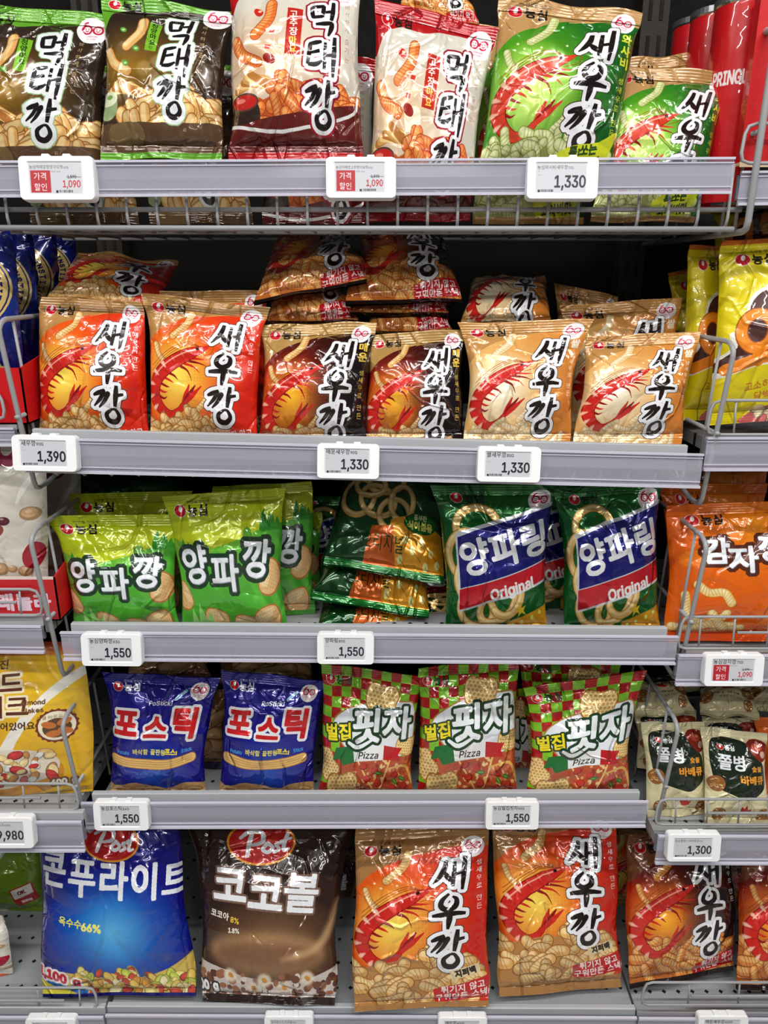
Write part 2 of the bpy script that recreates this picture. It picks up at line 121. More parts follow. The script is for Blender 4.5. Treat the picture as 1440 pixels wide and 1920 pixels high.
52628: [[2,27,2,21,38,21,38,-8,46,-8,46,21,82,21,82,27],[38,81,38,70,10,70,10,64,38,64,35,55,28,49,18,43,7,40,10,34,23,37,35,45,42,52,50,45,61,37,74,34,78,40,65,43,56,49,49,55,46,64,75,64,75,70,46,70,46,81]],
53076: [[12,73,12,66,64,66,64,64,64,51,9,49,10,42,64,45,61,24,69,22,72,46,72,64,72,73],[34,34,34,12,2,12,2,4,82,4,82,12,42,12,42,34]],
53080: [[12,78,12,70,64,70,64,69,64,61,9,58,10,52,64,54,61,40,69,40,72,57,72,69,72,78],[35,46,35,34,2,34,2,27,82,27,82,34,43,34,43,46],[13,19,13,-6,74,-6,74,0,20,0,20,19]],
53328: [[2,34,2,27,23,27,23,-8,31,-8,31,27,53,27,53,-8,61,-8,61,27,82,27,82,34,69,34,72,52,72,67,72,76,12,76,12,69,64,69,64,67,64,57,10,55,10,48,64,51,61,34]],
53356: [[2,12,2,4,82,4,82,12],[12,72,12,66,64,66,64,61,64,48,9,45,10,39,64,42,63,31,61,19,68,18,72,42,72,61,72,72]],
53440: [[6,73,6,13,13,13,35,15,54,16,54,24,35,21,14,21,14,42,45,42,45,48,14,48,14,66,47,66,47,73],[63,81,63,-8,71,-8,71,39,85,39,85,46,71,46,71,81]],
53468: [[6,72,6,15,12,15,29,15,45,16,43,24,29,21,13,21,13,42,39,42,39,48,13,48,13,64,41,64,41,72],[50,79,50,-3,58,-3,58,39,69,39,69,-8,78,-8,78,81,69,81,69,46,58,46,58,79]],
53665: [[12,19,12,12,64,12,64,-8,72,-8,72,19],[13,79,13,43,38,43,38,33,2,33,2,27,82,27,82,33,46,33,46,43,72,43,72,49,21,49,21,58,69,58,69,64,21,64,21,72,72,72,72,79]],
53888: [[67,81,67,-8,75,-8,75,81],[10,76,10,39,54,39,54,46,18,46,18,54,52,54,52,60,18,60,18,69,54,69,54,76],[3,24,28,24,28,-5,35,-5,35,24,61,27,61,33,31,30,2,30]],
53944: [[2,10,2,4,82,4,82,10],[13,73,13,27,74,27,74,33,21,33,21,48,71,48,71,54,21,54,21,67,72,67,72,73]],
54001: [[16,22,16,16,67,16,67,-8,75,-8,75,22],[67,81,67,27,75,27,75,81],[7,75,7,33,14,33,38,33,57,34,57,42,38,39,16,39,16,51,47,51,47,57,16,57,16,69,49,69,49,75]],
54028: [[2,15,28,15,57,18,57,24,43,22,43,66,53,66,53,72,3,72,3,66,13,66,13,21,1,21],[21,66,35,66,35,22,21,21],[63,81,63,-8,71,-8,71,39,85,39,85,46,71,46,71,81]],
54032: [[3,28,29,30,57,33,56,39,43,37,43,66,52,66,52,73,5,73,5,66,13,66,13,36,2,36],[21,66,35,66,35,36,21,36],[63,81,63,16,71,16,71,48,83,48,83,54,71,54,71,81],[16,22,16,-6,75,-6,75,1,24,1,24,22]],
54140: [[2,15,28,15,56,18,56,24,43,22,43,66,53,66,53,72,5,72,5,66,13,66,13,21,2,21],[21,66,35,66,35,22,21,21],[50,48,50,42,67,42,67,-8,75,-8,75,81,67,81,67,48]],
54217: [[46,24,34,24,24,21,18,15,16,9,18,1,24,-3,34,-6,46,-8,58,-6,68,-3,74,1,75,9,74,15,68,21,58,24],[46,18,57,16,65,13,67,9,65,3,57,0,46,-2,34,0,27,3,24,9,27,13,34,16],[67,81,67,66,53,66,53,58,67,58,67,49,53,49,53,43,67,43,67,27,75,27,75,81],[3,31,28,33,54,34,54,40,43,40,43,67,52,67,52,75,5,75,5,67,13,67,13,39,2,39],[21,67,35,67,35,39,21,39]],
54252: [[9,37,9,30,38,30,38,10,2,10,2,3,82,3,82,10,46,10,46,30,75,30,75,37,61,37,61,66,75,66,75,73,9,73,9,66,23,66,23,37],[31,66,53,66,53,37,31,37]],
54392: [[10,45,10,39,75,39,75,45,61,45,61,70,75,70,75,76,10,76,10,70,23,70,23,45],[31,70,53,70,53,45,31,45],[2,28,2,22,38,22,38,-8,46,-8,46,22,82,22,82,28]],
54408: [[64,15,64,0,20,0,20,15],[12,21,12,-6,72,-6,72,21,46,21,46,31,82,31,82,39,2,39,2,31,38,31,38,21],[10,54,10,46,74,46,74,54,61,54,61,72,75,72,75,78,10,78,10,72,23,72,23,54],[31,72,53,72,53,54,31,54]],
54413: [[42,16,54,15,61,12,64,7,61,3,54,0,42,-2,29,0,23,3,20,7,23,12,29,15],[2,37,2,31,38,31,38,22,24,21,14,15,12,7,14,1,20,-3,29,-6,42,-8,54,-6,64,-3,71,1,72,7,69,15,60,21,46,22,46,31,82,31,82,37],[10,52,10,46,74,46,74,52,61,52,61,72,75,72,75,78,10,78,10,72,23,72,23,52],[31,72,53,72,53,52,31,52]],
54607: [[67,81,67,21,75,21,75,81],[5,33,31,33,58,36,58,42,45,40,45,67,54,67,54,73,6,73,6,67,14,67,14,39,3,39],[23,67,36,67,36,40,23,40],[42,25,42,24,39,15,34,7,24,3,13,-2,16,-8,28,-3,39,3,46,12,53,3,64,-3,76,-8,79,-2,68,3,58,7,53,15,50,24,50,25]],
54616: [[28,54,20,52,13,48,9,40,6,33,9,24,13,18,20,13,28,12,36,13,43,18,49,24,50,33,49,40,43,48,36,52],[28,46,35,45,41,40,42,33,41,25,35,21,28,19,21,21,16,25,14,33,16,40,21,45],[63,81,63,-8,71,-8,71,37,85,37,85,45,71,45,71,81],[24,81,24,67,2,67,2,60,54,60,54,67,32,67,32,81]],
54620: [[28,58,17,57,10,51,7,42,10,34,17,28,28,25,39,28,47,34,50,42,47,51,39,57],[28,52,35,51,41,48,42,42,41,37,35,33,28,33,21,33,17,37,16,42,17,48,21,51],[63,81,63,15,71,15,71,45,83,45,83,52,71,52,71,81],[24,81,24,70,2,70,2,64,54,64,54,70,32,70,32,81],[16,19,16,-6,75,-6,75,1,24,1,24,19]],
54624: [[28,63,17,61,10,57,7,48,10,40,17,36,28,34,39,36,47,40,50,48,47,57,39,61],[28,57,35,55,41,52,42,48,41,43,35,40,28,40,21,40,17,43,16,48,17,52,21,55],[63,82,63,33,71,33,71,54,85,54,85,60,71,60,71,82],[14,0,14,-6,74,-6,74,0,23,0,23,7,71,7,71,28,14,28,14,22,63,22,63,13,14,13],[24,82,24,73,2,73,2,67,54,67,54,73,32,73,32,82]],
54632: [[16,22,16,-6,71,-6,71,22],[63,16,63,0,23,0,23,16],[28,61,17,58,10,54,7,45,10,37,17,31,28,30,39,31,47,37,50,45,47,54,39,58],[28,54,35,54,41,49,42,45,41,40,35,36,28,36,21,36,17,40,16,45,17,49,21,54],[63,81,63,28,71,28,71,51,83,51,83,58,71,58,71,81],[24,82,24,72,2,72,2,66,54,66,54,72,32,72,32,82]],
54644: [[24,54,16,52,10,48,6,42,5,33,6,25,10,18,16,15,24,13,32,15,38,18,42,25,43,33,42,42,38,48,32,52],[24,46,29,45,34,40,36,33,34,27,29,21,24,19,18,21,14,27,12,33,14,40,18,45],[20,79,20,66,2,66,2,60,46,60,46,66,28,66,28,79],[50,79,50,-3,58,-3,58,37,69,37,69,-8,78,-8,78,81,69,81,69,43,58,43,58,79]],
54980: [[42,60,29,58,21,55,16,51,13,45,16,39,21,34,29,31,42,30,54,31,64,34,69,39,71,45,69,51,64,55,54,58],[42,54,53,52,60,49,63,45,60,40,53,37,42,36,31,37,24,40,21,45,24,49,31,52],[38,82,38,72,6,72,6,64,78,64,78,72,46,72,46,82],[2,24,2,16,38,16,38,-8,46,-8,46,16,82,16,82,24]],
65: [[2,0,20,51,28,51,46,0,39,0,28,30,27,37,23,48,24,48,21,37,18,30,9,0],[12,15,12,19,36,19,36,15]],
66: [[6,0,6,51,24,51,29,51,32,49,36,46,38,45,39,40,39,37,39,31,35,28,31,27,36,25,41,21,42,13,42,10,41,7,38,4,35,1,29,0,24,0],[13,6,24,6,29,6,34,7,35,10,35,13,34,18,31,22,25,24,13,24],[13,28,24,28,29,30,32,33,34,37,34,40,31,43,28,45,24,45,13,45]],
67: [[27,0,20,0,16,3,10,6,7,12,5,18,5,25,5,33,7,39,10,45,16,48,20,51,27,52,34,51,41,48,45,42,47,34,41,34,39,39,36,43,31,45,27,46,23,45,18,43,16,40,13,36,12,31,10,25,12,19,13,15,16,10,18,7,23,6,27,6,31,6,36,7,39,12,41,16,47,16,45,9,41,4,34,0]],
68: [[21,0,10,0,10,6,21,6,27,6,32,7,35,10,38,15,39,19,41,25,39,31,38,36,35,40,32,43,28,45,23,45,9,45,9,51,23,51,29,51,35,48,41,45,43,39,46,33,46,25,46,18,43,12,41,7,35,3,29,1],[13,51,13,0,6,0,6,51]],
69: [[6,0,6,51,38,51,38,45,13,45,13,28,35,28,35,22,13,22,13,6,38,6,38,0]],
70: [[6,0,6,51,36,51,36,45,13,45,13,28,35,28,35,22,13,22,13,0]],
71: [[27,0,20,0,14,3,10,6,7,12,5,18,5,25,5,33,7,39,10,45,14,48,20,51,27,52,34,51,41,46,45,42,47,34,41,34,39,39,35,43,31,45,27,46,23,45,18,43,16,40,13,36,12,31,10,25,12,19,13,15,16,10,18,7,23,6,27,6,31,6,35,7,38,9,39,12,41,16,42,21,43,19,28,19,28,25,47,25,47,19,47,15,45,9,42,4,38,1,32,0]],
72: [[6,0,6,51,13,51,13,28,39,28,39,51,46,51,46,0,39,0,39,24,13,24,13,0]],
73: [[3,0,3,6,12,6,12,45,3,45,3,51,27,51,27,45,18,45,18,6,27,6,27,0]],
74: [[18,0,13,0,7,3,5,7,3,15,3,18,10,18,10,15,10,10,12,7,14,6,18,4,23,6,25,7,27,10,27,15,27,51,34,51,34,15,32,7,29,3,24,0]],
75: [[10,15,10,22,14,27,17,30,21,34,36,51,45,51,23,28],[6,0,6,51,13,51,13,33,13,22,13,19,13,0],[38,0,18,25,23,31,45,0]],
76: [[6,0,6,51,13,51,13,6,36,6,36,0]],
77: [[6,0,6,51,16,51,28,19,28,16,29,12,31,9,32,4,31,4,32,9,34,12,34,16,35,19,47,51,57,51,57,0,50,0,50,30,50,33,50,37,50,42,50,46,52,46,50,40,49,36,47,33,46,30,34,0,28,0,17,30,16,33,14,36,13,40,12,46,12,42,12,37,12,33,12,30,12,0]],
78: [[6,0,6,51,14,51,35,18,36,15,39,10,42,6,41,6,41,10,41,16,41,19,41,51,46,51,46,0,39,0,20,28,17,33,14,39,10,45,12,45,12,39,13,33,13,30,13,0]],
79: [[27,0,20,0,16,3,10,6,7,12,5,18,5,25,5,33,7,39,10,45,16,48,20,51,27,52,32,51,38,48,43,45,46,39,49,33,49,25,49,18,46,12,43,6,38,3,32,0],[27,6,31,6,35,7,38,10,41,15,42,19,43,25,42,31,41,36,38,40,35,43,31,45,27,46,23,45,18,43,16,40,13,36,12,31,10,25,12,19,13,15,16,10,18,7,23,6]],
80: [[6,0,6,51,24,51,29,51,34,49,36,46,39,43,41,39,41,34,41,30,39,27,36,24,34,21,29,19,24,19,12,19,12,24,23,24,29,25,34,30,35,34,34,40,29,43,23,45,13,45,13,0]],
81: [[24,16,31,16,36,9,38,6,47,-5,41,-5,35,3,34,4],[27,0,20,0,16,3,10,6,7,12,5,18,5,25,5,33,7,39,10,45,16,48,20,51,27,52,32,51,38,48,43,45,46,39,49,33,49,25,49,18,46,12,43,6,38,3,32,0],[27,6,31,6,35,7,38,10,41,15,42,19,43,25,42,31,41,36,38,40,35,43,31,45,27,46,23,45,18,43,16,40,13,36,12,31,10,25,12,19,13,15,16,10,18,7,23,6]],
82: [[6,0,6,51,24,51,29,51,34,49,36,46,39,43,41,40,41,36,41,31,39,27,36,24,34,22,29,21,24,19,10,19,10,25,24,25,29,27,34,30,35,36,34,40,29,43,24,45,13,45,13,0],[35,0,23,22,31,22,43,0]],
83: [[23,-2,17,0,13,1,9,3,6,6,5,9,3,13,10,13,13,9,17,6,23,4,28,6,34,9,35,13,34,18,29,21,24,22,18,24,13,27,9,28,6,33,5,37,6,42,7,45,10,48,14,49,18,51,23,52,28,51,32,49,35,48,38,45,39,42,41,37,34,37,32,42,31,43,27,45,23,46,17,45,13,42,12,37,12,36,13,33,17,31,21,30,27,28,31,27,36,24,39,19,41,13,41,10,39,6,36,3,32,1,28,0]],
84: [[3,45,3,51,42,51,42,45,25,45,25,0,20,0,20,45]],
85: [[25,0,20,0,16,1,12,4,9,7,6,12,6,18,6,51,13,51,13,18,14,12,16,9,18,7,23,6,25,6,29,6,34,7,36,9,38,12,39,18,39,51,46,51,46,18,45,12,43,7,41,4,36,1,31,0]],
86: [[20,0,2,51,9,51,20,21,21,13,25,3,24,3,27,13,29,21,39,51,46,51,28,0]],
87: [[16,0,2,51,9,51,16,19,17,15,18,9,20,4,18,4,20,9,21,15,23,19,31,51,38,51,46,19,47,15,49,9,50,4,49,4,50,9,52,15,53,19,60,51,67,51,53,0,46,0,36,33,35,39,34,48,35,48,34,39,32,33,23,0]],
88: [[2,0,21,28,21,24,3,51,10,51,18,40,20,36,23,33,24,30,23,30,25,33,27,36,29,40,38,51,45,51,25,24,25,28,46,0,38,0,29,13,27,16,25,19,23,24,24,24,23,19,21,16,18,13,9,0]],
89: [[20,0,20,21,2,51,9,51,20,34,23,30,25,22,23,22,25,30,28,34,38,51,46,51,27,21,27,0]],
90: [[5,0,5,4,27,39,31,43,34,48,35,45,28,45,23,45,5,45,5,51,39,51,39,46,17,13,13,7,10,3,9,6,16,6,21,6,41,6,41,0]],
97: [[16,0,9,0,5,4,3,7,3,10,5,16,7,19,13,21,18,22,24,22,27,24,28,25,27,30,24,33,20,33,14,33,12,30,10,27,5,30,7,34,13,37,20,39,24,37,28,36,32,33,34,25,34,0,28,0,28,6,27,6,25,3,21,0],[17,4,23,6,27,9,28,13,28,19,25,18,23,18,20,18,17,16,13,16,10,13,9,10,10,7,13,6]],
98: [[23,0,17,0,14,3,12,6,12,0,5,0,5,51,12,51,12,31,14,34,17,37,23,39,27,37,31,36,35,33,36,30,39,24,39,19,39,13,36,9,35,4,31,1,27,0],[23,4,25,6,28,6,32,12,32,19,32,27,28,31,25,33,23,33,18,33,16,31,13,27,12,19,13,12,16,6,18,6]],
99: [[21,0,16,0,12,1,9,4,6,9,3,13,3,19,3,24,6,30,9,33,12,36,16,37,21,39,25,37,31,36,34,33,36,28,31,27,29,28,27,31,24,33,21,33,17,33,14,31,10,25,10,19,10,12,14,6,17,6,21,4,24,6,27,6,29,9,31,12,36,10,34,6,31,3,27,0]],
100: [[20,0,16,0,12,1,7,4,6,9,3,13,3,19,3,24,6,30,7,33,12,36,16,37,20,39,25,37,28,34,31,31,31,51,38,51,38,0,31,0,31,6,28,3,25,0],[20,4,24,6,27,6,29,12,31,19,29,27,27,31,24,33,20,33,17,33,14,31,10,27,10,19,10,12,14,6,17,6]],
101: [[21,0,16,0,12,1,9,4,6,9,3,13,3,19,3,24,6,28,7,33,12,36,16,37,21,39,27,37,32,34,36,28,38,19,38,16,7,16,7,22,34,22,31,21,29,27,27,31,24,33,21,33,17,33,14,31,12,27,10,21,10,18,12,10,13,7,16,6,21,4,25,6,28,7,31,10,36,9,34,4,28,0]],
102: [[23,37,23,33,1,33,1,37],[7,0,7,43,10,49,13,52,18,54,23,52,24,52,23,46,21,48,20,48,17,48,16,46,14,42,14,0]],
103: [[21,-15,13,-14,9,-11,5,-8,10,-5,12,-6,16,-9,21,-9,25,-9,28,-8,31,-5,31,0,31,7,28,4,25,1,20,0,16,1,12,3,7,6,6,9,3,13,3,19,3,25,6,30,7,33,12,36,16,37,20,39,25,37,29,34,31,31,31,37,38,37,38,-2,36,-6,35,-9,32,-12,29,-14],[20,6,24,6,27,7,29,12,31,19,29,27,27,31,24,33,20,33,17,33,14,31,10,27,10,19,12,12,14,7,17,6]],
104: [[12,22,12,0,5,0,5,51,12,51,12,28,10,28,13,33,16,36,18,37,23,39,29,37,32,34,34,33,35,28,36,24,36,0,29,0,29,24,29,27,27,30,24,33,21,33,16,31,13,28]],
105: [[5,0,5,37,12,37,12,0],[9,45,6,45,5,48,6,51,9,52,12,51,13,48,12,45]],
106: [[5,37,12,37,12,-3,10,-9,6,-14,1,-14,-1,-14,-1,-9,1,-9,2,-8,5,-8,5,-3],[9,45,5,45,5,48,5,51,9,52,12,51,13,48,12,45]],
107: [[12,13,12,21,28,37,36,37,18,19,17,19],[5,0,5,51,12,51,12,0],[29,0,14,19,18,22,38,0]],
108: [[14,0,10,0,7,1,6,4,5,9,5,51,12,51,12,10,12,6,14,6,16,6,17,6,18,0,16,0]],
109: [[5,0,5,37,12,37,12,30,10,30,13,34,17,37,23,39,25,37,28,36,31,33,32,30,31,30,34,34,38,37,43,39,50,37,52,36,54,33,56,30,56,25,56,0,50,0,50,25,49,28,47,31,45,33,42,33,38,31,35,28,34,25,34,0,28,0,28,25,27,28,25,31,23,33,20,33,16,31,13,28,12,24,12,0]],
110: [[12,22,12,0,5,0,5,37,12,37,12,28,10,28,13,33,16,36,18,37,23,39,29,37,32,34,34,33,35,28,36,24,36,0,29,0,29,24,29,27,27,30,24,33,21,33,16,31,13,28]],
111: [[21,0,16,0,12,1,9,4,6,9,3,13,3,19,3,24,6,30,9,33,12,36,16,37,21,39,25,37,29,36,34,33,36,30,38,24,38,19,38,13,36,9,34,4,29,1,25,0],[21,4,24,6,27,6,31,12,32,19,31,25,27,31,24,33,21,33,17,33,14,31,10,25,10,19,10,12,14,6,17,6]],
112: [[5,-14,5,37,12,37,12,31,14,34,17,37,23,39,27,37,31,36,35,33,36,30,39,24,39,19,39,13,36,9,35,4,31,1,27,0,23,0,17,0,14,3,12,6,12,-14],[23,4,25,6,28,6,32,12,32,19,32,27,28,31,25,33,23,33,18,33,16,31,13,27,12,19,13,12,16,6,18,6]],
113: [[38,-14,31,-14,31,6,28,3,25,0,20,0,16,0,12,1,7,4,6,9,3,13,3,19,3,24,6,30,7,33,12,36,16,37,20,39,25,37,28,34,31,31,31,37,38,37],[20,4,24,6,27,6,29,12,31,19,29,27,27,31,24,33,20,33,17,33,14,31,10,27,10,19,10,12,14,6,17,6]],
114: [[5,0,5,37,12,37,12,33,13,34,16,37,18,39,21,39,23,39,24,39,24,33,23,33,21,33,16,31,13,28,12,24,12,0]],
115: [[18,0,12,0,6,4,3,9,9,10,10,7,13,6,18,4,21,4,24,6,27,7,27,10,25,13,21,15,14,16,10,19,7,21,5,24,5,27,5,30,6,33,12,37,18,39,25,37,29,34,32,28,27,28,24,31,23,33,18,33,16,33,13,31,12,30,10,28,13,24,17,22,23,21,28,19,31,18,32,15,34,10,32,7,31,4,29,3,25,1]],
116: [[20,37,20,33,1,33,1,37],[6,48,13,48,13,10,13,6,17,4,18,4,20,6,21,0,20,0,17,0,13,0,9,3,7,6,6,9]],
117: [[18,0,12,1,9,3,7,6,6,9,5,13,5,37,12,37,12,15,12,10,14,7,17,6,20,4,25,6,28,10,29,15,29,37,36,37,36,0,29,0,29,9,31,9,28,4,25,1,23,0]],
118: [[16,0,2,37,9,37,17,15,18,9,21,1,18,1,20,9,23,15,31,37,38,37,23,0]],
119: [[14,0,2,37,9,37,13,21,16,13,17,4,18,13,21,21,25,37,32,37,36,21,38,13,41,4,39,4,42,13,43,21,47,37,54,37,43,0,36,0,32,18,31,22,29,28,28,34,29,34,28,28,27,22,25,18,20,0]],
120: [[2,0,17,22,17,18,3,37,10,37,14,31,18,25,21,21,17,21,20,25,24,31,28,37,35,37,21,16,21,21,36,0,28,0,23,9,20,13,17,18,20,18,18,13,14,9,9,0]],
121: [[5,-14,6,-9,7,-9,10,-9,13,-8,16,-3,16,0,2,37,9,37,17,15,18,9,21,1,18,1,20,9,23,15,31,37,38,37,20,-6,17,-11,14,-14,9,-15,6,-14]],
122: [[5,0,5,4,25,31,25,33,5,33,5,37,34,37,34,33,13,6,34,6,34,0]],
48: [[23,0,17,0,13,3,9,6,7,12,5,18,5,25,5,33,7,40,10,45,13,48,17,51,23,52,28,51,32,48,36,45,38,40,41,33,41,25,41,18,38,12,36,6,32,3,28,0],[23,4,27,6,29,7,31,10,34,15,35,25,34,37,31,40,29,43,27,45,23,46,20,45,16,43,14,40,13,37,12,25,13,15,14,10,16,7,20,6]],
49: [[7,0,7,6,39,6,39,0],[28,51,28,0,21,0,21,45,9,36,9,43,20,51]],
50: [[6,0,6,4,24,22,28,28,31,33,32,37,31,42,27,45,23,46,17,45,14,42,13,36,6,36,7,40,9,45,12,48,14,49,18,51,23,52,27,51,31,49,34,48,36,45,38,42,38,37,38,31,34,25,27,18,16,6,39,6,39,0]],
51: [[21,0,13,1,10,3,7,6,5,9,5,13,12,13,13,9,17,6,21,4,28,6,31,9,32,15,32,19,28,24,20,25,16,25,16,30,28,45,7,45,7,51,38,51,38,46,21,28,27,28,31,28,35,25,38,22,39,19,39,15,39,10,36,6,35,3,31,1,27,0]],
52: [[3,10,3,16,25,51,31,51,10,16,42,16,42,10],[28,0,28,12,28,15,28,31,34,31,34,0]],
53: [[23,0,18,0,14,1,10,3,9,6,6,9,6,13,12,13,14,9,17,6,23,4,28,6,31,10,32,16,31,22,28,27,21,28,17,27,13,25,7,25,10,51,36,51,36,45,16,45,13,30,14,30,17,33,23,33,29,33,35,28,38,24,39,16,39,12,36,7,34,4,31,1,27,0]],
54: [[23,0,18,0,14,1,12,4,9,7,7,12,6,16,7,24,14,34,25,51,32,51,16,27,14,27,17,28,20,31,24,31,28,31,32,30,35,27,36,24,38,21,39,16,38,12,36,7,34,4,31,1,27,0],[23,4,28,6,31,10,32,16,31,21,28,25,23,27,17,25,14,21,13,16,14,10,17,6]],
55: [[10,0,32,45,6,45,6,51,39,51,39,45,17,0]],
56: [[23,0,18,0,13,1,10,3,7,6,6,10,5,13,6,19,10,24,16,27,12,28,9,31,7,34,7,39,7,42,9,45,12,48,14,49,18,51,23,52,27,51,31,49,34,48,36,45,38,42,38,39,38,34,36,31,34,28,29,27,35,24,39,19,41,13,39,10,38,6,35,3,32,1,28,0],[23,4,28,6,32,9,34,13,32,19,28,22,23,24,17,22,13,19,12,13,13,9,17,6],[23,28,28,30,31,33,32,37,31,42,28,45,23,46,17,45,14,42,13,37,14,33,18,30]],
57: [[23,52,27,51,31,49,34,46,36,43,38,39,39,34,38,27,31,16,20,0,13,0,29,25,31,25,28,22,25,21,21,19,17,19,14,21,10,24,9,27,7,31,6,36,7,40,9,43,12,46,14,49,18,51],[23,46,17,45,14,40,13,36,14,30,17,25,23,24,28,25,31,30,32,36,31,40,28,45]],
44: [[3,-12,7,7,14,7,9,-12]],
46: [[10,0,6,1,5,4,6,7,10,9,13,7,14,4,13,1]],
33: [[7,16,6,51,13,51,13,16],[10,0,6,1,5,4,6,7,10,9,13,7,14,4,13,1]],
37: [[17,28,12,30,9,34,7,39,7,42,9,46,12,51,17,52,23,51,27,46,28,42,28,39,27,34,23,30],[17,33,20,33,21,34,23,39,23,42,21,45,20,46,17,48,16,46,14,45,13,42,13,39,14,34,16,33],[50,-2,45,0,42,4,41,9,41,12,42,18,45,21,50,22,56,21,58,18,60,12,60,9,58,4,56,0],[50,3,53,4,54,6,54,9,54,12,54,16,53,18,50,18,47,18,46,16,45,12,45,9,46,6,47,4],[13,0,49,51,54,51,18,0]],
174: [[23,12,16,13,9,18,5,24,3,31,5,39,9,46,16,51,23,52,31,51,38,46,42,39,43,31,42,24,38,18,31,13],[23,16,27,18,31,19,34,21,36,24,38,28,38,31,38,36,36,39,34,42,31,45,27,46,23,46,20,46,16,45,13,42,10,39,9,36,7,31,9,28,10,24,13,21,16,19,20,18],[27,22,23,31,27,31,32,22],[16,22,16,40,25,40,28,40,31,39,31,36,29,31,28,30,25,28,18,28,18,31,24,31,25,33,27,36,25,37,24,37,20,37,20,22]],
45: [[34,24,34,19,12,19,12,24]],
58: [[10,0,6,1,5,4,6,7,10,9,13,7,14,4,13,1],[10,27,6,28,5,31,6,34,10,36,13,34,14,31,13,28]],
}
# ---------------------------------------------------------------- printed artwork (drawn here, pixel by pixel, for the film prints)
FONT = {chr(k): [np.array(l, float).reshape(-1, 2) / 100. for l in v] for k, v in GLYPHS.items()}
S = 5.6                                                             # texture pixels per art unit (art is 100 units wide)

def fillmask(polys, H, W, ox, oy):
    """non-zero winding fill of pixel-space polygons into an H x W mask whose corner is (ox, oy)"""
    acc = np.zeros((H, W + 1), np.int32)
    A = np.concatenate([p for p in polys]); B = np.concatenate([np.roll(p, -1, 0) for p in polys])
    ax, ay = A[:, 0] - ox, A[:, 1] - oy; bx, by = B[:, 0] - ox, B[:, 1] - oy
    d = np.where(by > ay, 1, -1); lo = np.minimum(ay, by); hi = np.maximum(ay, by)
    r0 = np.clip(np.ceil(lo - .5), 0, H).astype(int); r1 = np.clip(np.ceil(hi - .5), 0, H).astype(int)
    n = np.maximum(r1 - r0, 0)
    if n.sum() == 0: return acc[:, :W] != 0
    k = np.repeat(np.arange(len(n)), n)
    row = np.arange(n.sum()) - np.repeat(np.cumsum(n) - n, n) + r0[k]
    t = (row + .5 - ay[k]) / (by[k] - ay[k])
    x = ax[k] + t * (bx[k] - ax[k])
    np.add.at(acc, (row, np.clip(np.ceil(x - .5), 0, W).astype(int)), d[k])
    return np.cumsum(acc, 1)[:, :W] != 0

def dilate(m, r):
    m = m.copy()
    for i in range(int(round(r))):
        n = m.copy()
        n[1:] |= m[:-1]; n[:-1] |= m[1:]
        if i % 2: m2 = n.copy(); m2[:, 1:] |= n[:, :-1]; m2[:, :-1] |= n[:, 1:]; n = m2
        else: n[:, 1:] |= m[:, :-1]; n[:, :-1] |= m[:, 1:]
        m = n
    return m

def blur(a, r):
    r = int(round(r))
    if r < 1: return a
    for _ in range(2):
        for ax in (0, 1):
            pad = [(0, 0)] * a.ndim; pad[ax] = (r + 1, r)
            c = np.cumsum(np.pad(a, pad, mode='edge'), ax)
            k = 2 * r + 1
            a = (c[k:] - c[:-k]) / k if ax == 0 else (c[:, k:] - c[:, :-k]) / k
    return a

def ccw(p):
    p = np.asarray(p, float)
    a = np.sum(p[:, 0] * np.roll(p[:, 1], -1) - p[:, 1] * np.roll(p[:, 0], -1))
    return p if a > 0 else p[::-1]

def smooth(pts, n=6, closed=False):
    """Catmull-Rom through points of any dimension"""
    P = np.asarray(pts, float)
    if len(P) < 3: return P
    Q = np.vstack([P[-1], P, P[0], P[1]]) if closed else np.vstack([2 * P[0] - P[1], P, 2 * P[-1] - P[-2]])
    out = []
    for i in range(1, len(Q) - 2):
        for t in np.linspace(0, 1, n, endpoint=False):
            a, b, c, d = Q[i - 1], Q[i], Q[i + 1], Q[i + 2]
            out.append(.5 * (2 * b + (c - a) * t + (2 * a - 5 * b + 4 * c - d) * t * t + (3 * b - a - 3 * c + d) * t ** 3))
    if not closed: out.append(P[-1])
    return np.array(out)

def disc(x, y, rx, ry=None, n=20, rot=0):
    ry = rx if ry is None else ry
    t = np.linspace(0, 2 * math.pi, n, endpoint=False)
    c, s = math.cos(rot), math.sin(rot)
    X, Y = rx * np.cos(t), ry * np.sin(t)
    return np.c_[x + X * c - Y * s, y + X * s + Y * c]

def ribbon(path, w=None, round_ends=True):
    """polygons of a stroke; path rows are x, y[, width]"""
    P = np.asarray(path, float)
    W_ = P[:, 2] if w is None else np.full(len(P), float(w))
    out = []
    for i in range(len(P) - 1):
        a, b = P[i, :2], P[i + 1, :2]; d = b - a; L = np.hypot(*d)
        if L < 1e-6: continue
        nrm = np.array([-d[1], d[0]]) / L
        out.append(ccw([a + nrm * W_[i] / 2, b + nrm * W_[i + 1] / 2, b - nrm * W_[i + 1] / 2, a - nrm * W_[i] / 2]))
    for i in range(len(P)):
        if (round_ends or 0 < i < len(P) - 1) and W_[i] > 0: out.append(ccw(disc(P[i, 0], P[i, 1], W_[i] / 2, n=12)))
    return out

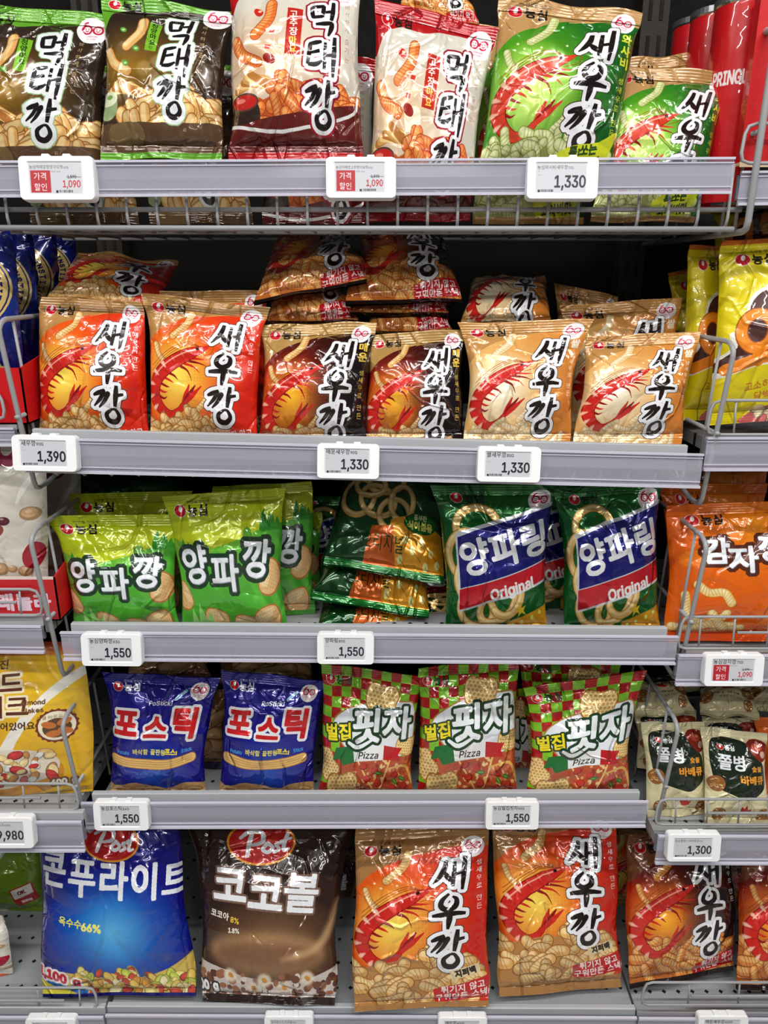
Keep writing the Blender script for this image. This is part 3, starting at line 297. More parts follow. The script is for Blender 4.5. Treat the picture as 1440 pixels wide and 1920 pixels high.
class Art:
    def __init__(s, aspect, col):
        s.W = int(100 * S); s.H = int(100 * S * aspect); s.h = 100 * aspect
        s.a = np.empty((s.H, s.W, 3), np.float32); s.a[:] = np.array(col) / 255.
        yy, xx = np.mgrid[0:s.H, 0:s.W]; s.xx = (xx / S).astype(np.float32); s.yy = (yy / S).astype(np.float32)
    def _mask(s, polys, grow=0, soft=0):
        px = [np.asarray(p, float)[:, :2] * S for p in polys]
        al = np.concatenate(px); m = grow + 2 * soft + 3
        x0, y0 = np.floor(al.min(0) - m).astype(int); x1, y1 = np.ceil(al.max(0) + m).astype(int)
        X0, Y0, X1, Y1 = max(0, x0), max(0, y0), min(s.W, x1), min(s.H, y1)
        if X1 <= X0 or Y1 <= Y0: return None
        g = int(m)
        M = fillmask(px, Y1 - Y0 + 2 * g, X1 - X0 + 2 * g, X0 - g, Y0 - g)
        return M, X0, Y0, X1, Y1, g
    def put(s, R, col, alpha=1, grow=0, soft=0):
        if R is None: return
        M, X0, Y0, X1, Y1, g = R
        if grow: M = dilate(M, grow)
        M = M.astype(np.float32)
        if soft: M = blur(M, soft)
        M = M[g:-g, g:-g][..., None] * alpha
        reg = s.a[Y0:Y1, X0:X1]
        c = (np.array(col, np.float32) / 255.) if not callable(col) else col(s.xx[Y0:Y1, X0:X1], s.yy[Y0:Y1, X0:X1]) / 255.
        reg += (c - reg) * M
    def poly(s, pts, col, alpha=1, soft=0, sm=0):
        p = smooth(pts, sm, True) if sm else np.asarray(pts, float)
        s.put(s._mask([ccw(p)], 0, soft * S), col, alpha, 0, soft * S)
    def ell(s, x, y, rx, ry, col, alpha=1, soft=0, rot=0):
        s.put(s._mask([ccw(disc(x, y, rx, ry, 36, math.radians(rot)))], 0, soft * S), col, alpha, 0, soft * S)
    def stroke(s, path, w, col, alpha=1, soft=0, sm=0, ends=True, outline=()):
        P = smooth(path, sm) if sm else path
        pl = ribbon(P, w, ends)
        if not pl: return
        gr = max([o[0] for o in outline], default=0) * S
        R = s._mask(pl, gr, soft * S)
        for r, c in outline: s.put(R, c, 1, r * S)
        s.put(R, col, alpha, 0, soft * S)
    def strokes(s, paths, w, col, alpha=1, soft=0, sm=0, ends=True, outline=(), f=None):
        pl = []
        for p in paths:
            P = smooth(p, sm) if sm else np.asarray(p, float)
            if f is not None: P = f(P)
            pl += ribbon(P, w, ends)
        gr = max([o[0] for o in outline], default=0) * S
        R = s._mask(pl, gr, soft * S)
        for r, c in outline: s.put(R, c, 1, r * S)
        s.put(R, col, alpha, 0, soft * S)
    def glow(s, x, y, r, col, a=1, p=2., ry=None):
        """soft radial tone of the print"""
        d = np.sqrt(((s.xx - x) / r) ** 2 + ((s.yy - y) / (ry or r)) ** 2)
        w = (np.clip(1 - d, 0, 1) ** p * a)[..., None]
        s.a += (np.array(col, np.float32) / 255. - s.a) * w
    def vgrad(s, y0, y1, c0, c1):
        t = np.clip((s.yy - y0) / (y1 - y0), 0, 1)[..., None]
        m = ((s.yy >= y0) & (s.yy <= y1))[..., None]
        c = np.array(c0, np.float32) / 255. * (1 - t) + np.array(c1, np.float32) / 255. * t
        s.a[:] = np.where(m, c, s.a)
    def text(s, st, x, y, size, col, bold=0., rot=0, shear=0., sx=1., outline=(), vert=False, step=None, curve=0., anchor='m', alpha=1, bump=None):
        """x, y is the middle of the line (or its start for anchor 'l'); vert stacks the letters downwards"""
        pen = 0.; items = []
        for i, ch in enumerate(st):
            if ch == ' ':
                pen += .35 if not vert else .6; continue
            L = FONT.get(ch)
            if L is None: pen += .5; continue
            if vert:
                items.append((L, -.45, -(pen + .85), i)); pen += step or 1.0
            else:
                al = np.concatenate(L); x0, x1 = al[:, 0].min(), al[:, 0].max()
                han = ord(ch) > 1000
                items.append((L, pen - (0 if han else x0 - .04), 0, i)); pen += (step or .92) if han else (x1 - x0 + .09)
        ang = math.radians(rot); c, sn = math.cos(ang), math.sin(ang)
        polys = []
        for L, ux, uy, i in items:
            for lp in L:
                q = lp + (ux, uy)
                if not vert and anchor == 'm': q = q - (pen / 2, .35)
                if bump: q = q + (0, bump[i % len(bump)])
                X = q[:, 0] * sx + q[:, 1] * shear; Y = -q[:, 1]
                if curve: Y = Y + curve * X * X
                X, Y = X * size, Y * size
                polys.append(np.c_[x + X * c - Y * sn, y + X * sn + Y * c])
        if not polys: return
        gb = bold * size * S
        gr = gb + max([o[0] for o in outline], default=0) * S
        R = s._mask(polys, gr)
        if R is None: return
        for r, oc in outline: s.put(R, oc, 1, gb + r * S)
        s.put(R, col, alpha, gb)
    def finish(s, name):
        a = blur(s.a, 0)
        h, w = a.shape[:2]
        px = np.ones((h, w, 4), np.float32); px[..., :3] = np.clip(a[::-1], 0, 1)
        im = bpy.data.images.new(name, w, h, alpha=False)
        im.pixels.foreach_set(px.ravel()); im.update(); im.pack()
        return im

def spin(x, y, rot, sc, sy=None):
    a = math.radians(rot); c, n = math.cos(a), math.sin(a); sy = sy or sc
    def f(P):
        P = np.asarray(P, float).copy(); X, Y = P[:, 0] * sc, P[:, 1] * sy
        P[:, 0] = x + X * c - Y * n; P[:, 1] = y + X * n + Y * c
        if P.shape[1] > 2: P[:, 2] *= sc
        return P
    return f

# brush-lettered syllables: strokes (x, y, width) in a unit box, y down
BRUSH = {
 '새': [[(.40,.10,.10),(.34,.34,.13),(.18,.60,.11),(.0,.78,.03)], [(.30,.42,.08),(.44,.60,.14),(.52,.70,.10)], [(.66,.14,.08),(.62,.5,.11),(.57,.88,.09)],
        [(.62,.52,.08),(.86,.47,.09)], [(.97,-.02,.10),(.92,.5,.13),(.86,1.0,.07)]],
 '우': [[(.50,.0,.06),(.30,.18,.11),(.26,.36,.14),(.44,.47,.13),(.68,.38,.14),(.72,.18,.11),(.60,.08,.05)], [(.0,.64,.08),(.3,.61,.13),(.7,.59,.12),(1.0,.62,.08)],
        [(.52,.62,.14),(.50,.8,.14),(.46,1.04,.07)]],
 '깡': [[(.02,.26,.07),(.18,.20,.12),(.40,.13,.10)], [(.38,.12,.10),(.24,.36,.11),(.0,.58,.04)], [(.34,.28,.08),(.50,.22,.12),(.46,.30,.12),(.34,.46,.1),(.16,.62,.04)],
        [(.80,-.02,.09),(.76,.28,.14),(.70,.60,.09)], [(.76,.28,.1),(1.02,.24,.07)], [(.60,.66,.06),(.38,.80,.11),(.42,.98,.13),(.64,1.02,.13),(.80,.88,.12),(.72,.70,.08),(.60,.66,.06)]],
 '먹': [[(.06,.12,.10),(.08,.34,.12),(.12,.50,.10)], [(.06,.14,.10),(.28,.12,.11),(.48,.10,.10)], [(.47,.10,.11),(.45,.28,.12),(.42,.46,.10)], [(.12,.48,.10),(.42,.44,.10)],
        [(.52,.30,.08),(.74,.26,.10)], [(.80,-.05,.10),(.78,.3,.13),(.74,.56,.10)], [(.20,.70,.07),(.5,.67,.13),(.78,.64,.11)], [(.77,.64,.11),(.74,.82,.14),(.64,1.05,.06)]],
 '태': [[(.08,.18,.07),(.30,.14,.12),(.50,.10,.08)], [(.10,.42,.08),(.44,.36,.10)], [(.12,.18,.11),(.08,.46,.12),(.02,.72,.08)], [(.04,.72,.09),(.30,.72,.12),(.52,.62,.06)],
        [(.64,.12,.08),(.62,.5,.11),(.58,.84,.08)], [(.62,.50,.08),(.86,.46,.09)], [(.97,-.04,.10),(.93,.5,.14),(.86,1.04,.07)]],
}
def brush(A, word, x, y, w, h, dx=0, dy=None, col=(28, 18, 16), outline=((3.2, (235, 235, 240)),), rot=0, core=None):
    """word written downwards from x, y; each syllable w by h, shifted by dx per step"""
    dy = dy or h * 1.02
    pl = []
    for i, ch in enumerate(word):
        f = spin(x + dx * i, y + dy * i, rot, w, h)
        for st in BRUSH[ch]: pl += ribbon(f(smooth([(p[0], p[1], p[2] * 1.25) for p in st], 5)), None, False)
    gr = max(o[0] for o in outline) * S
    R = A._mask(pl, gr)
    for r, c in outline: A.put(R, c, 1, r * S)
    A.put(R, col)

def maker(A, x, y, s, text=(30, 22, 20), small=True):
    """red drop emblem and the maker's name"""
    A.ell(x, y, 4.6 * s, 4.3 * s, (225, 225, 225)); A.ell(x, y, 4.2 * s, 3.9 * s, (200, 20, 30)); A.ell(x + .3 * s, y - 1.2 * s, 1.3 * s, 2.1 * s, (245, 240, 240), rot=15)
    A.text('농심', x + 5.6 * s, y + 3.2 * s, 8.2 * s, text, bold=.035, anchor='l')
    if small: A.text('인생을 맛있게', x + 5.8 * s, y - 4.4 * s, 2.7 * s, text, bold=.01, anchor='l')

def sixty(A, x, y, r):
    A.ell(x, y, r, r * 1.04, (244, 240, 240))
    red = (196, 24, 66)
    t = np.linspace(0, 2 * math.pi, 22)
    for cx in (-.36, .36):
        A.stroke(np.c_[x + (cx + .30 * np.cos(t)) * r, y + (-.1 + .31 * np.sin(t)) * r], .13 * r, red)
        for e in (-.1, .1): A.ell(x + (cx + e) * r, y - .16 * r, .045 * r, .045 * r, red)
        A.stroke([(x + (cx - .1) * r, y - .03 * r), (x + cx * r, y + .05 * r), (x + (cx + .1) * r, y - .03 * r)], .06 * r, red)
    A.stroke([(x - .62 * r, y - .15 * r), (x - .52 * r, y - .52 * r), (x - .34 * r, y - .66 * r)], .13 * r, red, sm=4)
    A.text('NONGSHIM', x, y + .42 * r, .20 * r, red, bold=.03); A.text('60 YEARS', x, y + .66 * r, .18 * r, red, bold=.03)

FRY = ((150, 92, 40), (222, 170, 98), (246, 216, 158))
def fry(A, pts, w, cols=FRY, ridges=True, step=2.6):
    P = smooth(pts, 5)
    A.stroke(P, w * 1.12, cols[0], .85); A.stroke(P, w * .94, cols[1])
    A.stroke(P + np.array([-.12, -.16]) * w, w * .5, cols[2], .8, soft=w * .05)
    if ridges:
        d = np.r_[0, np.cumsum(np.hypot(*np.diff(P, axis=0).T))]; pl = []
        for u in np.arange(step * .5, d[-1], step):
            x = np.interp(u, d, P[:, 0]); y = np.interp(u, d, P[:, 1]); x2 = np.interp(u + .2, d, P[:, 0]); y2 = np.interp(u + .2, d, P[:, 1])
            t = np.array([x2 - x, y2 - y]); L = np.hypot(*t)
            if L < 1e-5: continue
            t /= L; nn = np.array([-t[1], t[0]])
            pl.append([(x, y) + nn * w * .44 + t * w * .18, (x, y) - nn * w * .44 - t * w * .18])
        if pl: A.strokes(pl, .55, cols[0], .55)

def heap(A, x0, y0, x1, y1, n, w, seed=0, cols=FRY, L=15, hump=8, ridges=True):
    """a pile of snack sticks whose top edge is humped"""
    r = random.Random(seed)
    A.poly([(x0, y1), (x0, y0 + hump)] + [(x0 + (x1 - x0) * t, y0 + hump * (1 - math.sin(t * math.pi)) + 3) for t in np.linspace(.05, .95, 8)] + [(x1, y0 + hump), (x1, y1)], tuple((p * .55 + q * .45) for p, q in zip(cols[0], cols[1])))
    for i in range(n):
        t = i / n
        x = x0 + (x1 - x0) * r.random(); k = (x - x0) / (x1 - x0)
        top = y0 + hump * (1 - math.sin(k * math.pi))
        y = top + (y1 - top) * (t * .9 + .1 * r.random()); a = r.uniform(-.75, .75) if r.random() < .8 else r.uniform(.8, 1.8)
        l = L * r.uniform(.6, 1); bend = r.uniform(-.25, .25) * l
        c, s_ = math.cos(a), math.sin(a)
        f = 1 + r.uniform(-.10, .08); cc = tuple(tuple(min(255, v * f) for v in q) for q in cols)
        fry(A, [(x - c * l / 2, y - s_ * l / 2), (x - s_ * bend, y + c * bend), (x + c * l / 2, y + s_ * l / 2)], w * r.uniform(.85, 1.1), cc, ridges)

def prawn(A, x, y, s, rot=0, red=(205, 38, 28), dark=(140, 14, 14), pale=(250, 205, 180), feel=(150, 60, 30)):
    f = spin(x, y, rot, s)
    body = smooth([(.97, .02, .015), (.88, .06, .10), (.72, .15, .19), (.52, .27, .23), (.30, .44, .24), (.13, .64, .23), (.10, .86, .21), (.22, 1.04, .17), (.40, 1.12, .13), (.55, 1.05, .10), (.62, .97, .09)], 6)
    for k in range(3):                                              # feelers sweep back from the head
        A.stroke(f(smooth([(.86, .03), (.62, -.02 + .03 * k), (.3, .16 + .05 * k), (.04, .42 + .08 * k)], 6)), .5, feel)
    A.stroke(f(smooth([(.93, .02), (1.04, .0), (1.02, .12), (.84, .2)], 6)), .5, feel)
    for k, (l, d_) in enumerate(((.24, -.01), (.30, .05), (.26, .12), (.2, .2))):
        bx, by = .74 - .06 * k, .24 + .05 * k
        A.stroke(f(smooth([(bx, by, .05), (bx + l * .6, by + d_ * .3, .026), (bx + l, by + d_, .006)], 4)), None, red if k % 2 == 0 else dark)
    for k, (bx, by) in enumerate(((.40, .54), (.33, .62), (.26, .71), (.22, .80), (.22, .89))):
        A.stroke(f(smooth([(bx - .03, by - .02, .04), (bx + .06, by + .01, .03), (bx + .12, by + .06 - .02 * k, .008)], 3)), None, red if k % 2 else dark)
    A.stroke(f(body), None, dark)
    b2 = body.copy(); b2[:, 2] *= .86; A.stroke(f(b2), None, red)
    n = len(body)
    for k in range(12, 48, 4):                                      # pale bands of the shell
        p, q = body[k], body[k + 1]
        d = (q - p)[:2]; d /= np.hypot(*d); nn = np.array([-d[1], d[0]]); w = p[2]
        A.stroke(f([(p[0] - nn[0] * w * .0, p[1] - nn[1] * w * .0, .012), (p[0] + nn[0] * w * .40, p[1] + nn[1] * w * .40, .07 if k > 22 else .02)]), None, pale, .9 if k > 20 else .35, soft=.3)
        A.stroke(f([(p[0] + nn[0] * w * .38 + d[0] * .035, p[1] + nn[1] * w * .38 + d[1] * .035, .012), (p[0] - nn[0] * w * .38 + d[0] * .02, p[1] - nn[1] * w * .38 + d[1] * .02, .008)]), None, dark, .7)
    hl = body[6:30].copy(); hl[:, 2] = .022
    nn = np.gradient(hl[:, :2], axis=0); nn /= np.hypot(nn[:, 0], nn[:, 1])[:, None]
    hl[:, 0] += -nn[:, 1] * body[6:30, 2] * .22; hl[:, 1] += nn[:, 0] * body[6:30, 2] * .22
    A.stroke(f(hl), None, pale, .8, soft=.25)
    A.stroke(f(smooth([(.9, .02, .03), (1.0, -.02, .02), (1.06, -.05, .006)], 4)), None, red)
    e = f(np.array([[.80, .07]]))[0]; A.ell(e[0], e[1], .028 * s, .024 * s, (20, 8, 6))
    for a in (-.10, .0, .10): A.stroke(f([(.62, .97, .06), (.72 + a * .5, .82, .08), (.82 + a, .66, .02)]), None, dark if a == 0 else red)

def rings(A, x, y, r, n=0, w=5.5, ry=None, rot=0, cols=((176, 120, 50), (232, 190, 110), (252, 232, 180))):
    ry = ry or r
    t = np.linspace(0, 2 * math.pi, 40); a = math.radians(rot); X, Y = r * np.cos(t), ry * np.sin(t)
    P = np.c_[x + X * math.cos(a) - Y * math.sin(a), y + X * math.sin(a) + Y * math.cos(a)]
    A.stroke(P, w * 1.1, cols[0]); A.stroke(P, w * .9, cols[1]); A.stroke(P + np.array([-.1, -.14]) * w, w * .36, cols[2], .8, soft=.4)

def chipshell(A, x, y, s, rot=0, cols=((176, 116, 60), (226, 184, 124), (246, 222, 172))):
    f = spin(x, y, rot, s)
    A.poly(f(smooth([(-.5, -.3), (0, -.42), (.5, -.34), (.56, .1), (.2, .5), (-.35, .42), (-.6, .05)], 5, True)), cols[0])
    A.poly(f(smooth([(-.46, -.27), (0, -.38), (.46, -.3), (.5, .08), (.16, .42), (-.32, .36), (-.54, .03)], 5, True)), cols[1])
    A.poly(f(smooth([(-.4, -.24), (0, -.32), (.4, -.26), (.1, -.02), (-.3, .05)], 5, True)), cols[2], .8, soft=.6)
    pl = []
    for k in range(-3, 5):
        pl.append(f([(-.46 + .02 * k, k * .1), (.42, k * .1 - .05)])); pl.append(f([(k * .12 - .05, -.3), (k * .11, .33)]))
    A.strokes(pl, .35, cols[0], .35)

def waffle(A, x, y, s, rot=0, cols=((170, 110, 46), (228, 180, 104), (250, 220, 150))):
    f = spin(x, y, rot, s)
    out = [(-.5, -.22), (-.34, -.42), (0, -.36), (.34, -.44), (.54, -.2), (.48, .14), (.52, .32), (.2, .44), (-.1, .38), (-.4, .42), (-.52, .14)]
    A.poly(f(smooth(out, 4, True)), cols[0]); A.poly(f(smooth([(a * .93, b * .91) for a, b in out], 4, True)), cols[2])
    for j in range(-3, 4):
        for i in range(-4, 5):
            u, v = i * .125 + (.06 if j % 2 else 0), j * .115
            if abs(u) < .44 and abs(v) < .36: p = f(np.array([[u, v]]))[0]; A.ell(p[0], p[1], .044 * s, .042 * s, cols[0], .75); A.ell(p[0] + .01 * s, p[1] + .012 * s, .03 * s, .028 * s, cols[1], .9)

def flakes(A, x0, y0, x1, y1, n, r, seed, cols):
    rn = random.Random(seed)
    for i in range(n):
        x = rn.uniform(x0, x1); y = y0 + (y1 - y0) * (i / n); c = rn.choice(cols); q = r * rn.uniform(.6, 1.1)
        rot = rn.uniform(0, 180)
        A.ell(x, y, q, q * .62, tuple(v * .62 for v in c), rot=rot); A.ell(x, y - .3, q * .86, q * .5, c, rot=rot); A.ell(x - q * .2, y - q * .15, q * .4, q * .2, tuple(min(255, v * 1.18) for v in c), .7, rot=rot, soft=.3)
# ---------------------------------------------------------------- the prints
def swirl(A, y, col, edge=None, lift=0):
    """the band of flat colour across the top, its lower edge rising to the right"""
    A.poly([(0, 0), (100, 0), (100, y - 9 + lift), (80, y - 12 + lift), (55, y - 8), (28, y), (12, y + 10), (0, y + 20)], col, sm=0)

def d_anchovy(bg, band, blot, word_out, box, boxw, mid, fr, tone, seed):
    A = Art(1.28, bg)
    A.glow(28, 70, 70, mid, .85, 1.2, 44); A.glow(60, 60, 60, tone, .5, 1.3)
    for x, y, r in ((48, 64, 5), (55, 60, 6), (63, 66, 5), (70, 58, 7), (38, 70, 6)): A.ell(x, y, r, r, (240, 225, 180), .25, soft=1)
    A.poly(smooth([(0, -5), (100, -5), (100, 16), (92, 22), (80, 13), (62, 13), (40, 17), (22, 16), (8, 22), (0, 36)], 6, True), band)
    maker(A, 10, 12, 1.05)
    sixty(A, 88, 16, 11)
    rf = FRY if fr == 0 else ((168, 60, 20), (226, 118, 50), (246, 168, 96))
    fry(A, [(34, 28), (32, 40), (22, 52)], 8, rf, fr == 1); fry(A, [(6, 56), (12, 66), (24, 72)], 7.5, rf, fr == 1)
    if fr == 0:
        for x, y in ((18, 37), (30, 54), (22, 66)): A.ell(x, y, 3, 2.2, (90, 160, 60), rot=30); A.ell(x, y, 1.4, 1, (190, 220, 140))
        A.poly([(39, 28), (48, 29), (46, 56), (37, 55)], (120, 180, 40)); A.text('청양마요', 42.8, 28.5, 5.6, (28, 60, 20), bold=.03, vert=True, step=1.0); A.text('맛', 42, 51, 4, (28, 60, 20), bold=.02, vert=True)
    else:
        A.ell(24, 34, 4, 3, (200, 40, 25), rot=40); A.ell(25, 33, 1.6, 1.1, (250, 200, 170))
        A.poly([(30, 70), (42, 68), (44, 78), (33, 82)], (250, 240, 210), sm=4); A.ell(33, 70, 5, 3.4, (150, 24, 16), rot=30)
        for x, y in ((33, 48), (30, 60)): A.poly([(x, y), (x + 4, y + .5), (x + 3.5, y + 3.5), (x - .5, y + 3)], (200, 60, 40))
        A.poly([(46, 31), (57, 32), (55, 68), (44, 67)], (190, 40, 26)); A.text('고추장', 50.5, 33, 7, (245, 235, 225), bold=.03, vert=True); A.text('마요', 50, 54, 6.4, (250, 210, 80), bold=.03, vert=True)
    A.text('바삭하게 즐기는', 91 if fr else 82, 26, 4.6, blot, bold=.0, vert=True, step=1.35, shear=0)
    # dried fish fillet, bowl and sticks
    for i in range(9): A.stroke([(2 + i * 2, 92 - i * 1.6, 5), (22 + i * 2, 82 + i * 1.2, 5), (44, 90 + i * .8, 3)], None, ((214, 160, 86), (240, 206, 140), (180, 116, 54))[i % 3], sm=3)
    heap(A, 24, 86, 96, 112, 34, 7.5 if fr else 9, seed, rf, 18, 8, fr == 1)
    if fr == 0:
        A.ell(7, 96, 9, 9, (150, 168, 120)); A.ell(7, 91, 8.5, 5, (226, 232, 196)); A.ell(8, 90, 3, 1.6, (120, 170, 80))
        A.poly([(0, 107), (100, 105), (100, 140), (0, 140)], (92, 66, 44)); A.poly([(10, 108), (34, 107), (36, 118), (12, 119)], (120, 96, 60), sm=3); A.vgrad(123.5, 128, band, band)
        A.text('조리예', 70, 110, 3, (220, 200, 170))
    else:
        A.ell(12, 104, 13, 12, (52, 36, 30)); A.ell(12, 96, 12, 5.5, (90, 60, 50)); A.ell(12, 96, 10.5, 4.4, (196, 36, 30)); A.ell(9, 95, 4, 1.4, (240, 150, 130), .8)
        A.poly([(0, 110), (100, 96), (100, 140), (0, 140)], (96, 26, 22)); A.stroke([(0, 109, 2), (40, 113, 2), (90, 104, 2), (98, 92, 1.6)], None, (226, 222, 220), sm=5)
        A.vgrad(123.5, 128, band, band)
    brush(A, '먹태깡', 62 if fr else 53, 26 if fr else 22, 22, 26, -2, 29 if fr else 27, col=(26, 20, 20), outline=word_out)
    return A

def halftone(A, x0, y0, x1, y1, col, al=.5, step=2.6):
    pl = [disc(x, y, .75, n=6) for y in np.arange(y0, y1, step) for x in np.arange(x0, x1, step)]
    A.put(A._mask([ccw(p) for p in pl]), col, al)

def d_prawn(bg, band, side, mid, hot, fcols, word_dx=0, title='', tcol=(255, 255, 255), big=False, kind=0, wout=((3.2, (60, 40, 36)), (2.6, (238, 238, 242))), asp=1.25, prred=(205, 38, 28)):
    A = Art(asp, bg); H = A.h
    A.glow(70, 70, 80, side, .9, .8); A.glow(88, H * .75, 50, side, .8, 1, 90)
    A.glow(26, 66, 66, mid, 1, .9, 60); A.glow(30, 74, 36, hot, 1, .8, 40)
    if kind in (3, 4): A.glow(104, 50, 62, (16, 10, 12), 1, .55, 120); A.glow(20, 10, 60, (40, 14, 14), .8, .8, 40)
    halftone(A, 40, 50, 74, 108, mid, .35)
    A.poly(smooth([(-4, -6), (104, -6), (104, 9), (78, 10), (54, 15), (30, 22), (12, 32), (-4, 44)], 6, True), band)
    A.stroke([(100, 12, 2.4), (70, 12, 1.6), (50, 17, .6)], None, tuple(min(255, v * 1.12) for v in band), sm=5)
    if big: pass
    if kind == 3: heap(A, 0, 90, 100, H - 4, 44, 7.6, 31, fcols, 24, 6)
    fry(A, [(40, 16), (36, 27), (24, 38)], 6.4, fcols); fry(A, [(8, 46), (12, 56), (22, 64)], 5, fcols)
    for i, (x, y) in enumerate(((26, 36), (32, 42), (20, 44), (44, 44), (50, 38), (15, 40), (38, 50), (54, 47))): A.ell(x, y, .9, .9, (255, 240, 200), .8)
    prawn(A, 5, 42, 53, 4, red=prred)
    fry(A, [(58, 84), (54, 92), (48, 98)], 4.6, fcols)
    if kind != 3:
        heap(A, 0, (100 if not big else 97), (70 if kind == 0 and not big else 92), H - (4 if kind != 2 else 5), 30 if not big else 40, 8.2 if big else 6.6 if kind != 2 else 4.4, 5 + kind, fcols, 17, 9)
    maker(A, 12, 12, 1.15)
    sixty(A, 88, 13, 8.6)
    if title: A.text(title, 93, 22, 10 if len(title) < 3 else 9.5, tcol, bold=.03, vert=True, step=1.05)
    A.text('생새우로 만든', 93, 24 + (26 if title == '매운' else 34 if len(title) == 3 else 12 if title else 0), 5.4, tcol, bold=.012, vert=True, step=1.25)
    brush(A, '새우깡', 58, 21, 25, 27, -.8, 29.5, outline=wout)
    if kind == 1:                                                   # wasabi splash
        A.poly([(54, 112), (66, 106), (84, 104), (98, 96), (94, 110), (90, 118), (76, 124), (58, 122)], (206, 214, 40), sm=3)
        A.text('톡!쏘는', 74, 109, 7, (40, 70, 20), bold=.05, rot=-6); A.text('와사비맛', 75, 117, 7.4, (40, 70, 20), bold=.05, rot=-6)
    if kind == 0 or kind == 3 or big:
        y = H - 17 if kind or big else H - 10
        if big: A.poly([(70, y - 12), (92, y - 16), (93, y - 9), (71, y - 5)], (226, 206, 160)); A.text('지퍼백', 82, y - 10.5, 6, (40, 26, 20), bold=.05, rot=-10)
        A.poly([(58, y + 2), (99, y - 6), (99, y + 10), (60, y + 14)], (196, 20, 30) if kind != 0 or big else (220, 44, 24), sm=0)
        A.text('튀기지 않고', 80, y + 1.5, 6.6, (250, 240, 235), bold=.03, rot=-6); A.text('구워만든 스낵!', 80, y + 8, 6.6, (250, 240, 235), bold=.03, rot=-6)
    A.vgrad(H - 4, H, band if kind != 3 else (30, 18, 16), band if kind != 3 else (30, 18, 16))
    return A

def tree(A, x, y, s, col):
    for dx, h in ((0, 1), (5 * s, .8)): A.poly([(x + dx - 3 * s, y), (x + dx, y - 14 * s * h), (x + dx + 3 * s, y)], col, sm=3)

def rounded_title(A, chars, cols, size, fat, out, outc, col=(236, 240, 246)):
    for ch, x, y, r, k in chars: A.text(ch, x, y, size * k, outc, bold=fat + out / size, rot=r)
    for ch, x, y, r, k in chars: A.text(ch, x + .3, y + .5, size * k, (150, 156, 170), bold=fat, rot=r)
    for ch, x, y, r, k in chars: A.text(ch, x, y, size * k, col, bold=fat * .9, rot=r)

def d_onion():
    A = Art(1.02, (74, 166, 48)); A.glow(20, 20, 150, (96, 190, 60), .6)
    A.poly([(-2, -2), (102, -2), (102, 26), (80, 30), (60, 37), (34, 44), (14, 42), (-2, 38)], (184, 200, 24), sm=0)
    A.poly([(-2, 34), (20, 40), (40, 42), (30, 48), (-2, 50)], (120, 180, 50), sm=4); A.glow(60, 30, 40, (206, 214, 60), .5)
    tree(A, 12, 48, 1, (58, 150, 50)); tree(A, 84, 30, 1.1, (50, 140, 40)); tree(A, 92, 30, .8, (60, 150, 44)); A.poly([(66, 36), (66, 30), (70, 27), (74, 30), (74, 36)], (90, 160, 50))
    for k in range(5): A.stroke([(60 + k * 9, 40, 5), (70 + k * 8, 60, 6), (84 + k * 6, 84, 5)], None, ((98, 190, 62), (60, 150, 44))[k % 2], .5, sm=4, soft=.5)
    maker(A, 12, 13, 1.2)
    chipshell(A, 90, 64, 22, -60); chipshell(A, 6, 76, 18, 60); chipshell(A, 36, 92, 19, 20); chipshell(A, 84, 92, 22, -14); chipshell(A, 62, 96, 18, 12)
    A.poly([(10, 102), (14, 84), (19, 94), (21, 80), (27, 92), (31, 86), (33, 96), (40, 102)], (150, 210, 120), sm=0)
    rounded_title(A, [('양', 22, 54, -6, 1.), ('파', 50, 60, 0, .96), ('깡', 79, 51, 4, 1.)], None, 29, .03, 3.2, (36, 60, 40))
    A.vgrad(99, 102, (70, 150, 40), (70, 150, 40))
    return A

def d_ring():
    A = Art(1.28, (14, 92, 36))
    A.glow(50, 0, 70, (60, 160, 40), .4); 
    for x, y, r, ry, ro in ((32, 38, 19, 17, -20), (20, 62, 15, 20, 10), (26, 84, 15, 17, 0), (30, 108, 17, 14, 30), (50, 104, 19, 12, -40), (58, 96, 14, 17, 20)): rings(A, x, y, r, 0, 6.5, ry, ro)
    A.poly([(70, 102), (73, 106), (77, 104), (75, 108), (78, 112), (73, 110), (70, 114), (70, 109), (66, 107), (70, 106)], (226, 190, 50))
    A.poly([(60, 118), (100, 104), (100, 128), (60, 128)], (208, 150, 30)); 
    for x, y in ((66, 121), (74, 118), (84, 114), (92, 110)): A.ell(x, y, 1.6, 1.8, (220, 226, 120))
    maker(A, 18, 12, 1.15, (14, 40, 18))
    sixty(A, 88, 15, 10)
    q = lambda d: [(22, 40 + d), (34, 33 + d), (62, 27 + d), (100, 12 + d)]
    A.poly([(12, 44), (30, 38), (62, 29), (101, 16), (101, 70), (98, 86), (60, 98), (12, 110)], (214, 218, 224))
    A.poly([(14, 47.5), (30, 41.5), (62, 32.5), (101, 20), (101, 66), (60, 79), (14, 91)], (24, 24, 112))
    A.poly([(13, 92), (60, 80), (101, 67), (98, 84), (60, 96), (13, 108)], (196, 24, 38))
    A.text('양파링', 58, 57, 32, (240, 242, 246), bold=.035, rot=-15, shear=.05, sx=.98)
    A.text('Original', 64, 89, 17, (245, 244, 244), bold=.03, rot=-15, shear=.05)
    return A

